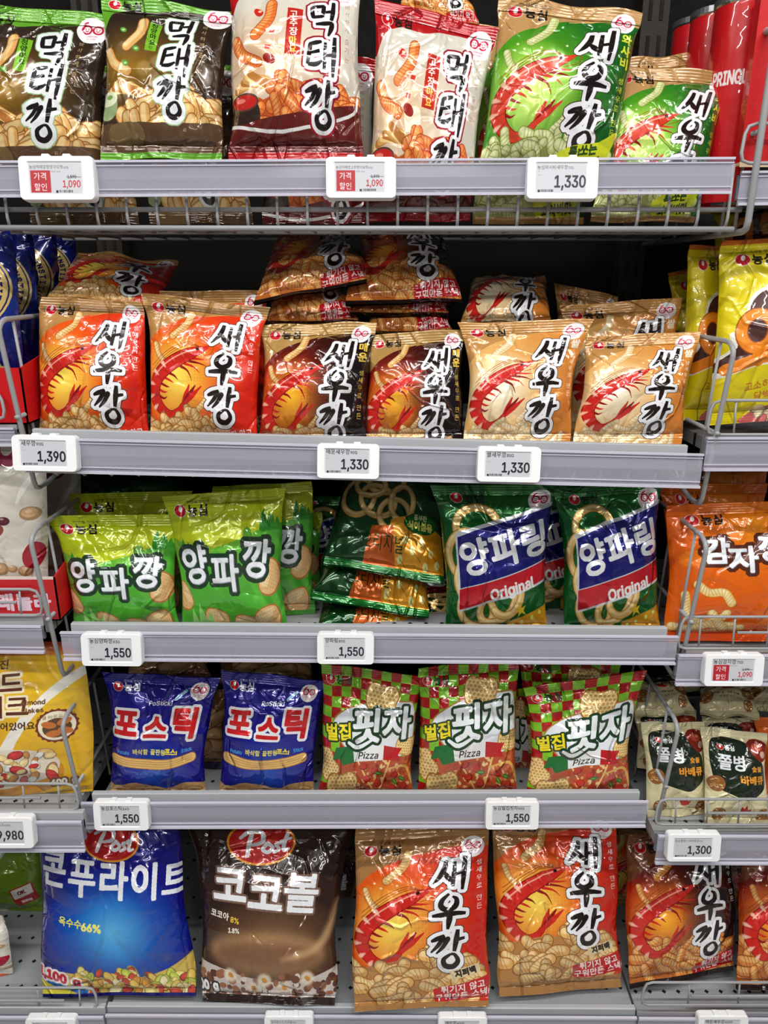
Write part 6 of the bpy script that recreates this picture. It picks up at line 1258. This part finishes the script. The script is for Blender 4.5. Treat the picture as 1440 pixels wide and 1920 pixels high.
    def sheet(v0, v1, n_u, n_v, nb, ridge, nm, parent):
        """closed front and back sheets joined along their rim"""
        Pf, uf = grid(v0, v1, n_u, n_v, 1, ridge); Pb, ub_ = grid(v0, v1, nb[0], nb[1], -1, ridge)
        k = len(Pf)
        f = [(j * n_u + i, (j + 1) * n_u + i, (j + 1) * n_u + i + 1, j * n_u + i + 1) for j in range(n_v - 1) for i in range(n_u - 1)]
        f += [(k + j * nb[0] + i, k + j * nb[0] + i + 1, k + (j + 1) * nb[0] + i + 1, k + (j + 1) * nb[0] + i) for j in range(nb[1] - 1) for i in range(nb[0] - 1)]
        return link(nm, np.vstack([Pf, Pb]), f, film_for(print_, seed, amt), parent, org, uv=np.vstack([uf, ub_]), smooth=True)
    org = Vector((c[2] + c[3]) / 2)
    root = empty(name, org); tag(root, label, cat, group)
    sheet(sT, 1 - sB, nu, nv, (14, 16), 0, 'pouch', root)
    if seal[0] > .001: sheet(0, sT, nu, 19, (nu, 19), .0005, 'top_seal', root)
    if seal[1] > .001: sheet(1 - sB, 1, nu, 15, (nu, 15), .0005, 'bottom_seal', root)
    return root
G = 'snack bags'
# --- top basket
ZB = BZ + .008
bag('mt_green', 'dark bag with green top, leftmost in the top basket, cut by the frame', (-50, 6), (208, 28), (190, 345), (-66, 345), .045, .075, seed=1, T=.026)
bag('mt_green', 'dark bag with green top, second from left, whole chip print in view', (188, -8), (442, 22), (418, 299), (186, 299), .032, .075, seed=2, T=.026, crop=(.05, 1))
bag('mt_green', 'dark green-topped bag standing behind, beside the first cream bag', (225, 104), (452, 122), (477, 420), (280, 420), .105, .135, seed=3, T=.024, crop=(0, .90))
bag('mt_green', 'dark green-topped bag low in the basket, showing only its bottom under the rail', (30, 120), (230, 128), (263, 420), (57, 420), .105, .135, seed=4, T=.024, crop=(0, .90))
bag('mt_red', 'cream and red bag, left one of the pair, its foot on the rail', (430, -50), (676, -48), (684, 300), (426, 300), .032, .07, seed=5, T=.027, waist=.05)
bag('mt_red', 'cream and red bag, right one of the pair, leaning to the left', (702, -4), (934, 56), (882, 415), (676, 415), .035, .07, seed=6, T=.027)
bag('mt_red', 'red bag standing between and behind the two cream bags', (474, 95), (706, 112), (702, 420), (490, 420), .11, .14, seed=7, T=.024, crop=(0, .90))
bag('hot_big', 'dark folded bag lying above the right cream bag', (740, -90), (880, -60), (900, 55), (752, 20), .13, .2, seed=8, T=.02)
bag('wasabi', 'green and gold shrimp bag, front one, its snacks touching the rail', (936, -8), (1205, 25), (1150, 335), (890, 335), .04, .075, seed=9, T=.028)
bag('wasabi', 'green and gold shrimp bag, right one, half hidden by the rail', (1140, 118), (1393, 141), (1304, 416), (1104, 416), .045, .085, seed=10, T=.026)
bag('wasabi', 'gold-topped shrimp bag behind the right green one', (1160, 112), (1345, 96), (1335, 400), (1160, 400), .13, .17, seed=11, T=.022)
bag('wasabi', 'gold-topped shrimp bag hidden behind the front green one', (896, 46), (1095, 66), (1096, 420), (884, 420), .12, .14, seed=12, T=.022)
# --- second shelf
REST = Z2
def row2(p, lab, TL, TR, BR, BL, yb=.035, yt=.075, **k): return bag(p, lab, TL, TR, BR, BL, yb, yt, rest=REST, **k)
row2('orange', 'orange shrimp bag, leftmost on the second shelf', (78, 556), (266, 566), (283, 832), (70, 832), seed=13)
row2('orange', 'orange shrimp bag next to the black ones, flat and upright', (262, 548), (508, 578), (484, 836), (279, 836), seed=14, yb=.03)
bag('orange', 'orange shrimp bag lying at the back on the left', (150, 470), (335, 494), (300, 580), (86, 556), .14, .29, seed=15, T=.022)
bag('orange', 'orange bag edge lying behind the second orange bag', (300, 546), (500, 544), (500, 640), (300, 640), .13, .16, seed=16, rest=REST, T=.018)
row2('hot', 'black and red shrimp bag, left of the two', (490, 610), (707, 603), (688, 845), (483, 845), seed=17, yb=.03, crop=(0, .90))
row2('hot', 'black and red shrimp bag, right of the two', (694, 628), (867, 617), (870, 847), (682, 847), seed=18, crop=(0, .90))
bag('hot_big', 'dark snack bag lying on top of the left stack', (545, 432), (655, 436), (690, 528), (473, 572), .125, .25, seed=19, T=.024, crop=(.25, 1))
bag('hot_big', 'dark snack bag lying on top of the right stack', (690, 436), (818, 440), (869, 568), (645, 571), .125, .25, seed=20, T=.024, crop=(.25, 1))
bag('hot_big', 'dark snack bag second from the top in the left stack', (500, 535), (668, 536), (674, 606), (500, 610), .12, .22, seed=21, T=.02, crop=(.5, 1))
bag('hot_big', 'dark snack bag second from the top in the right stack', (668, 545), (848, 545), (842, 592), (652, 592), .125, .22, seed=22, T=.02, crop=(.6, 1))
bag('hot_big', 'dark snack bag lowest in the right stack', (675, 570), (850, 570), (850, 625), (690, 628), .105, .2, seed=23, T=.02, crop=(.6, 1))
row2('rice', 'gold rice shrimp bag, left front', (857, 606), (1115, 598), (1069, 850), (866, 850), seed=24, yb=.03, crop=(0, .95))
row2('rice', 'gold rice shrimp bag, right front, lower than its neighbour', (1098, 632), (1314, 621), (1276, 856), (1069, 856), seed=25, yb=.03, crop=(0, .95))
bag('rice', 'gold rice shrimp bag lying at the back, beside the dark stack', (890, 520), (1020, 520), (1034, 604), (862, 606), .13, .25, seed=26, T=.022, crop=(.25, .85), seal=(.001, .012))
bag('rice', 'gold rice shrimp bag standing behind the two front ones', (1048, 574), (1281, 557), (1268, 800), (1068, 800), .11, .14, seed=27, rest=REST, T=.022)
bag('rice', 'brown corner of a bag far behind the gold bags', (1040, 530), (1160, 556), (1160, 700), (1050, 700), .19, .22, seed=28, rest=REST, T=.018)
REST = Z3
# --- third shelf
row2('onion', 'lime green onion snack bag, front left with a folded top edge', (80, 966), (351, 965), (340, 1196), (140, 1196), seed=29, amt=1.35, yb=.04, yt=.075)
row2('onion', 'lime green onion snack bag, taller, with strong wrinkles', (303, 930), (537, 914), (542, 1196), (342, 1196), seed=30, amt=1.35, yb=.04, yt=.08, crease=10)
bag('onion', 'lime green onion snack bag half hidden behind the taller one', (400, 912), (583, 903), (594, 1190), (400, 1190), .11, .14, seed=31, rest=REST, T=.026)
bag('onion', 'lime green onion snack bag with only its logo in view above the front one', (130, 926), (362, 920), (350, 1150), (150, 1150), .12, .15, seed=32, rest=REST, T=.02)
bag('ring_low', 'dark green bag lying far behind the lime bags', (150, 875), (350, 875), (356, 935), (144, 940), .2, .3, seed=33, T=.02, crop=(.6, 1), u01=(0, .3))
bag('onion', 'lime green snack bag deep in the shelf, a strip of chips in view', (440, 960), (604, 960), (604, 1180), (440, 1180), .17, .19, seed=34, rest=REST, T=.022)
bag('ring_low', 'dark green ring bag lying on top of the middle stack', (672, 845), (815, 848), (834, 1096), (604, 1058), .075, .21, seed=35, T=.026)
bag('ring_low', 'dark green ring bag under the top one of the middle stack', (628, 1010), (792, 1030), (806, 1160), (578, 1122), .075, .17, seed=36, T=.024, crop=(.45, 1))
bag('ring_low', 'dark green ring bag lowest in the middle stack', (610, 1110), (790, 1130), (802, 1215), (590, 1185), .06, .15, seed=37, T=.02, crop=(.5, 1))
bag('ring_low', 'dark green ring bag edge between the stack and the upright bags', (765, 1080), (842, 1086), (850, 1190), (765, 1190), .12, .15, seed=38, T=.016, u01=(0, .4))
bag('ring', 'dark green ring bag deep behind the middle stack', (560, 930), (700, 930), (700, 1190), (570, 1190), .24, .27, seed=39, rest=REST, T=.016)
row2('ring', 'dark green onion ring bag, left upright one', (805, 909), (1047, 908), (1027, 1200), (834, 1200), seed=40, amt=1.35, yb=.04, yt=.08)
row2('ring', 'dark green onion ring bag, right upright one with a straight side', (1036, 916), (1240, 902), (1237, 1200), (1056, 1200), seed=41, amt=1.35, yb=.04, yt=.08)
bag('ring', 'dark green ring bag behind the two upright ones', (930, 905), (1120, 900), (1120, 1190), (940, 1190), .13, .16, seed=42, rest=REST, T=.02)
REST = Z4
# --- fourth shelf
row2('postick', 'blue potato stick bag, left one', (191, 1259), (414, 1272), (387, 1506), (206, 1506), seed=43, amt=1.35, yb=.04, yt=.075, T=.024, crease=4)
row2('postick', 'blue potato stick bag, right one with a raised left corner', (415, 1256), (612, 1276), (589, 1506), (409, 1506), seed=44, amt=1.35, yb=.04, yt=.075, T=.024, crease=5)
bag('sticks', 'brown-backed bag lying behind the left blue bag', (225, 1205), (396, 1205), (400, 1278), (238, 1280), .12, .22, seed=45, T=.02)
bag('sticks', 'brown-backed bag lying behind the right blue bag', (402, 1205), (588, 1205), (592, 1290), (410, 1290), .12, .22, seed=46, T=.02)
bag('sticks', 'brown-backed bag standing in the gap between the blue bags', (300, 1290), (424, 1290), (424, 1490), (300, 1490), .12, .13, seed=47, rest=REST, T=.016)
row2('pizza', 'checkered pizza snack bag, leftmost of the three', (603, 1243), (791, 1268), (774, 1506), (596, 1506), seed=48, amt=1.35, yb=.04, yt=.075, T=.026)
row2('pizza', 'checkered pizza snack bag, middle of the three', (785, 1252), (972, 1237), (970, 1506), (781, 1506), seed=49, amt=1.35, yb=.04, yt=.075, T=.026)
row2('pizza', 'checkered pizza snack bag, rightmost, leaning with its right corner up', (981, 1290), (1213, 1257), (1178, 1506), (984, 1506), seed=50, amt=1.35, yb=.03, yt=.065, T=.026)
bag('pizza', 'checkered pizza bag behind the rightmost one, only its top in view', (972, 1228), (1166, 1230), (1160, 1460), (980, 1460), .12, .14, seed=51, rest=REST, T=.02)
bag('pizza', 'checkered pizza bag deep in the gap right of the middle one', (905, 1290), (1016, 1290), (1012, 1490), (905, 1490), .13, .14, seed=52, T=.016)
# --- lowest shelf
def row5(p, lab, TL, TR, BR, BL, yt, T=.035, **k): return bag(p, lab, TL, TR, BR, BL, 0, yt, T=T, floor=Z5 + .002, **k)
row5('cornflake', 'big blue corn flake pouch with a red oval logo', (86, 1500), (318, 1500), (376, 1866), (74, 1868), .10, seed=53, side_w=.02, tuck=.05, amt=1.35, T=.04, name='cereal_pouch', cat='cereal pouch', waist=.03, seal=(.002, .012), crease=9)
row5('cocoa', 'big dark brown cocoa cereal pouch with a red oval logo', (316, 1508), (700, 1524), (634, 1886), (374, 1876), .13, seed=54, side_w=.02, tuck=.05, amt=1.35, T=.042, name='cereal_pouch', cat='cereal pouch', waist=.03, seal=(.02, .014), crease=9)
row5('orange_big', 'big orange zip shrimp bag, left one reaching over the shelf edge', (668, 1545), (914, 1528), (922, 1884), (658, 1896), .085, seed=55, crop=(-.10, 1), side_w=.02, tuck=.05, amt=1.35, name='snack_bag', seal=(.03, .014), waist=.02, crease=9)
row5('orange_big', 'big orange zip shrimp bag, right one', (925, 1530), (1152, 1536), (1170, 1850), (930, 1868), .10, seed=56, crop=(.02, 1.05), side_w=.02, tuck=.05, amt=1.35, seal=(.03, .014), waist=.02, crease=9)
row5('hot_big', 'big dark red spicy shrimp bag standing whole beside the zip bags', (1180, 1566), (1366, 1562), (1380, 1818), (1176, 1856), .10, seed=57, side_w=.02, tuck=.05, amt=1.35, waist=.02, crease=9)
row5('hot_big', 'big dark red spicy shrimp bag cut by the frame on the right', (1394, 1566), (1580, 1566), (1576, 1850), (1376, 1856), .10, seed=58, side_w=.02, tuck=.05, amt=1.35, waist=.02)
bag('orange_big', 'dim brown-red bag behind the right orange zip bag', (1110, 1545), (1250, 1560), (1236, 1712), (1120, 1712), .2, .22, seed=59, T=.025)
bag('hot_big', 'dim dark bag behind the spicy shrimp bags', (1330, 1580), (1430, 1580), (1430, 1730), (1335, 1730), .2, .22, seed=60, T=.025)
bag('cocoa', 'dim brown pouch behind the gap beside the cocoa cereal', (560, 1590), (676, 1590), (668, 1716), (560, 1716), .22, .24, seed=61, T=.025, name='cereal_pouch', cat='cereal pouch')
bag('green_ok', 'green and grey pouch standing at the back of the left shelf', (-90, 1570), (72, 1570), (84, 1712), (-90, 1722), .17, .2, seed=62, T=.03, name='cereal_pouch', cat='cereal pouch', waist=.0)
bag('white', 'white pouch corner at the left frame edge on the lowest shelf', (-160, 1660), (2, 1720), (26, 1825), (-160, 1848), .03, .05, seed=63, T=.03, name='cereal_pouch', cat='cereal pouch', waist=.0)
# --- left bay
bag('award', 'blue pouch with a gold award ring, nearest at the left edge', (-190, 420), (16, 424), (44, 720), (-190, 720), .05, .07, seed=64, T=.03, name='cereal_pouch', cat='cereal pouch', waist=.0, crease=9, seal=(.001, .001))
bag('award', 'blue pouch with a gold award ring, second in the red tray', (-120, 428), (58, 430), (76, 716), (-120, 716), .12, .14, seed=65, T=.03, name='cereal_pouch', cat='cereal pouch', waist=.0, seal=(.001, .001))
bag('award', 'blue pouch with a gold award ring, third and in deep shade', (-70, 424), (104, 426), (112, 680), (-70, 680), .2, .22, seed=66, T=.028, name='cereal_pouch', cat='cereal pouch', waist=.0, seal=(.001, .001))
bag('award', 'blue pouch farthest back in the left tray, almost black', (-20, 424), (140, 430), (142, 640), (-20, 640), .3, .32, seed=67, T=.026, name='cereal_pouch', cat='cereal pouch', waist=.0, seal=(.001, .001))
bag('white', 'white granola pouch with berries, front one in the red tray', (-130, 820), (76, 822), (93, 1130), (-130, 1130), .05, .06, seed=68, T=.03, name='cereal_pouch', cat='cereal pouch', waist=.0, crease=6, seal=(.001, .001))
bag('white', 'white granola pouch behind the front one, in shade', (-20, 850), (150, 856), (152, 1120), (-20, 1120), .17, .19, seed=69, T=.028, name='cereal_pouch', cat='cereal pouch', waist=.0, seal=(.001, .001))
bag('almond', 'yellow almond flakes pouch with a round brown badge', (-140, 1200), (142, 1204), (178, 1482), (-140, 1516), .035, .06, seed=70, T=.035, name='cereal_pouch', cat='cereal pouch', waist=.0, crease=6, seal=(.001, .004), sag=0)
# --- right bay
bag('yellow', 'yellow snack bag nearest the front at the right edge', (1353, 452), (1600, 436), (1590, 778), (1325, 798), .045, .08, seed=71, T=.032, waist=.03, crease=8)
bag('yellow', 'yellow snack bag standing second behind the front yellow one', (1291, 460), (1450, 462), (1440, 788), (1274, 788), .10, .13, seed=72, T=.028, waist=.03)
bag('yellow', 'yellow snack bag farthest back with a bent corner', (1253, 512), (1420, 478), (1420, 770), (1266, 770), .16, .19, seed=73, T=.024)
bag('yellow', 'yellow bag in shade under the upper right shelf', (1330, 385), (1520, 380), (1520, 460), (1340, 462), .16, .2, seed=74, T=.02, crop=(.2, .6))
bag('potato', 'orange potato snack bag in front on the right bay', (1249, 948), (1520, 936), (1510, 1200), (1240, 1203), .035, .075, seed=75, T=.032, crease=9)
bag('potato', 'orange potato snack bag standing behind the front one', (1234, 908), (1440, 906), (1430, 1150), (1250, 1150), .13, .16, seed=76, T=.022)
bag('potato', 'orange-brown potato bag in shade at the back of the right bay', (1236, 866), (1440, 866), (1440, 1100), (1250, 1100), .22, .25, seed=77, T=.02)
ZR4 = at_z(1270, 1530, RZ4).z
bag('bbq', 'small cream and black barbecue bag, left of the two upright ones', (1201, 1354), (1321, 1354), (1328, 1526), (1212, 1532), 0, .075, seed=78, T=.02, floor=RZ4 + .001, seal=(.012, .012))
bag('bbq', 'small cream and black barbecue bag, right of the two upright ones', (1310, 1361), (1440, 1376), (1442, 1546), (1320, 1546), 0, .06, seed=79, T=.02, floor=RZ4 + .001, seal=(.012, .012))
bag('bbq_back', 'cream bag lying on the pile behind the left barbecue bag', (1196, 1268), (1264, 1268), (1304, 1336), (1190, 1346), .10, .18, seed=80, T=.016, seal=(.002, .012))
bag('bbq_back', 'cream bag lying on the pile behind the right barbecue bag', (1314, 1284), (1402, 1278), (1426, 1346), (1312, 1341), .09, .17, seed=81, T=.016, seal=(.002, .012))
bag('bbq', 'barbecue bag squeezed under the left cream bag', (1188, 1330), (1306, 1332), (1306, 1440), (1194, 1440), .10, .12, seed=82, T=.014)
bag('bbq', 'barbecue bag squeezed under the right cream bag', (1318, 1345), (1420, 1345), (1420, 1450), (1318, 1450), .10, .12, seed=83, T=.014)
bag('bbq_back', 'cream bag at the back under the sale tag', (1262, 1262), (1345, 1246), (1350, 1288), (1266, 1300), .16, .24, seed=84, T=.014, crop=(.5, 1))
bag('bbq_back', 'cream bag at the right edge on the back of the pile', (1398, 1262), (1480, 1262), (1480, 1332), (1404, 1332), .14, .2, seed=85, T=.014)
bag('potato', 'plain orange bag beside the right barbecue bag at the frame edge', (1412, 1346), (1560, 1346), (1560, 1520), (1432, 1500), .085, .11, seed=86, T=.02, crop=(0, .15))

# ---------------------------------------------------------------- trays, cans, carton
def tray(label, pxr, ytop_l, ytop_r, ybot, Y, zb, depth, text=None):
    a = at(pxr, ytop_r, Y); b = at(pxr - 20, ytop_l, Y); z0 = zb; xr = a.x; xl = xr - .55; th = .002
    root = tag(empty('display_tray', (xr - .2, Y + depth / 2, z0)), label, 'display tray')
    zt, zh = a.z, a.z + .055
    if text is None: link('front_panel', [(xl, Y, z0), (xr, Y, z0), (xr, Y, zt), (xl, Y, b.z), (xl, Y + th, z0), (xr, Y + th, z0), (xr, Y + th, zt), (xl, Y + th, b.z)], [(0, 1, 2, 3), (7, 6, 5, 4), (0, 4, 5, 1), (1, 5, 6, 2), (2, 6, 7, 3), (3, 7, 4, 0)], M_RED, root, (xr - .2, Y, z0))
    else:
        W = .24; A = Art((zt - z0) / W, (196, 26, 34)); A.text(text, 74, A.h * .58, A.h * .42, (240, 214, 226), bold=.05); A.vgrad(0, 1.6, (226, 210, 200), (226, 210, 200))
        mt = film('tray card', A.finish('tray print'), .5, 0, .05)
        MB().box(xl, xr - W, Y, Y + th, z0, zt).build('front_panel', M_RED, root)
        link('front_panel', [(xr - W, Y, z0), (xr, Y, z0), (xr, Y, zt), (xr - W, Y, zt), (xr - W, Y + th, z0), (xr, Y + th, z0), (xr, Y + th, zt), (xr - W, Y + th, zt)], [(0, 1, 2, 3), (7, 6, 5, 4), (0, 4, 5, 1), (1, 5, 6, 2), (2, 6, 7, 3), (3, 7, 4, 0)], mt, root, (xr - W / 2, Y, z0), uv=[(0, 0), (1, 0), (1, 1), (0, 1)] * 2)
    link('side_panel', [(xr, Y, z0), (xr, Y + depth, z0), (xr, Y + depth, zh), (xr, Y, zt), (xr - th, Y, z0), (xr - th, Y + depth, z0), (xr - th, Y + depth, zh), (xr - th, Y, zt)], [(0, 1, 2, 3), (7, 6, 5, 4), (0, 4, 5, 1), (1, 5, 6, 2), (2, 6, 7, 3), (3, 7, 4, 0)], M_RED, root, (xr, Y + depth / 2, z0))
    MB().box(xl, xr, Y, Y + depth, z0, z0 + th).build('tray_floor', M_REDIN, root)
tray('red cardboard tray holding the blue award pouches', 38, 692, 690, 780, .012, LZ2 + .001, .34)
tray('red cardboard tray holding the white granola pouches', 102, 1092, 1082, 1150, .012, LZ3 + .001, .30, text='그래놀라')

def can_art():
    A = Art(1.6, (196, 20, 28)); A.glow(50, 60, 60, (206, 26, 30), .6)
    A.text('PRINGLES', 34, 60, 20, (240, 226, 226), bold=.03, sx=.72); A.vgrad(0, 4, (170, 172, 176), (190, 192, 196))
    return A
M_CANP = film('can print', can_art().finish('can print'), .3, .0, .02)
def can(label, cx, ytop, Y):
    t = at(cx, ytop, Y); r = .0375; H = .235; z0 = t.z - H
    o = tag(empty('snack_can', (t.x, Y, z0)), label, 'snack can'); n = 48; v, f, uv = [], [], []
    for k, z in enumerate((z0, z0 + .004, t.z - .012, t.z - .008)):
        for j in range(n + 1):
            a = 2 * math.pi * j / n; rr = r * (1 if k in (1, 2) else .985); v.append((t.x + rr * math.sin(a), Y - rr * math.cos(a), z)); uv.append((((j / n + .5) % 1.0001 - .5) * 2.0 + .5 if j <= n else 0, (z - z0) / H))
    for k in range(3):
        for j in range(n): f.append((k * (n + 1) + j, k * (n + 1) + j + 1, (k + 1) * (n + 1) + j + 1, (k + 1) * (n + 1) + j))
    link('can_body', v, f, M_CANP, o, (t.x, Y, z0), uv=uv, smooth=True)
    m = MB()
    for ra, za, rb, zb in ((r * .985, t.z - .009, r * 1.03, t.z - .007), (r * 1.03, t.z - .007, r * 1.03, t.z), (r * 1.03, t.z, r * .95, t.z), (r * .95, t.z, r * .93, t.z - .005), (r * .93, t.z - .005, .0001, t.z - .005)):
        A_ = [(t.x + ra * math.cos(q), Y + ra * math.sin(q), za) for q in np.linspace(0, 2 * math.pi, 40, endpoint=False)]; B_ = [(t.x + rb * math.cos(q), Y + rb * math.sin(q), zb) for q in np.linspace(0, 2 * math.pi, 40, endpoint=False)]
        m.add(A_ + B_, [(i, (i + 1) % 40, 40 + (i + 1) % 40, 40 + i) for i in range(40)])
    m.build('lid', M_CAN, o, smooth=False)
can('red snack can nearest the front, beside the red carton', 1402, 2, .09)
can('red snack can in the middle of the row of three', 1352, 24, .16)
can('red snack can farthest back, in shade', 1315, 42, .245)
A = Art(2.2, (200, 24, 30)); A.vgrad(216, 220, (226, 196, 150), (226, 196, 150)); A.ell(40, 150, 12, 16, (206, 170, 90)); A.ell(40, 150, 10, 14, (224, 196, 120))
M_CART = film('carton print', A.finish('carton print'), .4, 0, .03)
a = at(1386, 310, .02); zt = at(1412, -40, .02).z; o = tag(empty('carton', (a.x + .12, .06, a.z)), 'tall plain red carton at the right edge above the top right rail', 'carton')
x0, x1, z0 = a.x, a.x + .24, a.z
V8 = [(x0, .02, z0), (x1, .02, z0), (x1, .02, zt), (x0 + .0, .02, zt), (x0, .036, z0), (x1, .036, z0), (x1, .036, zt), (x0, .036, zt)]
link('carton_body', V8, [(0, 1, 2, 3), (7, 6, 5, 4), (0, 4, 5, 1), (1, 5, 6, 2), (2, 6, 7, 3), (3, 7, 4, 0)], M_CART, o, (a.x + .12, .06, a.z), uv=[(0, 0), (1, 0), (1, 1), (0, 1)] * 2)
link('carton_flap', [(x0, .019, z0 - .002), (x1, .019, z0 - .002), (x1, .019, z0 + .004), (x0, .019, z0 + .004)], [(0, 1, 2, 3)], mat('cream card edge', (226, 200, 160), .6), o, (a.x + .12, .019, a.z))
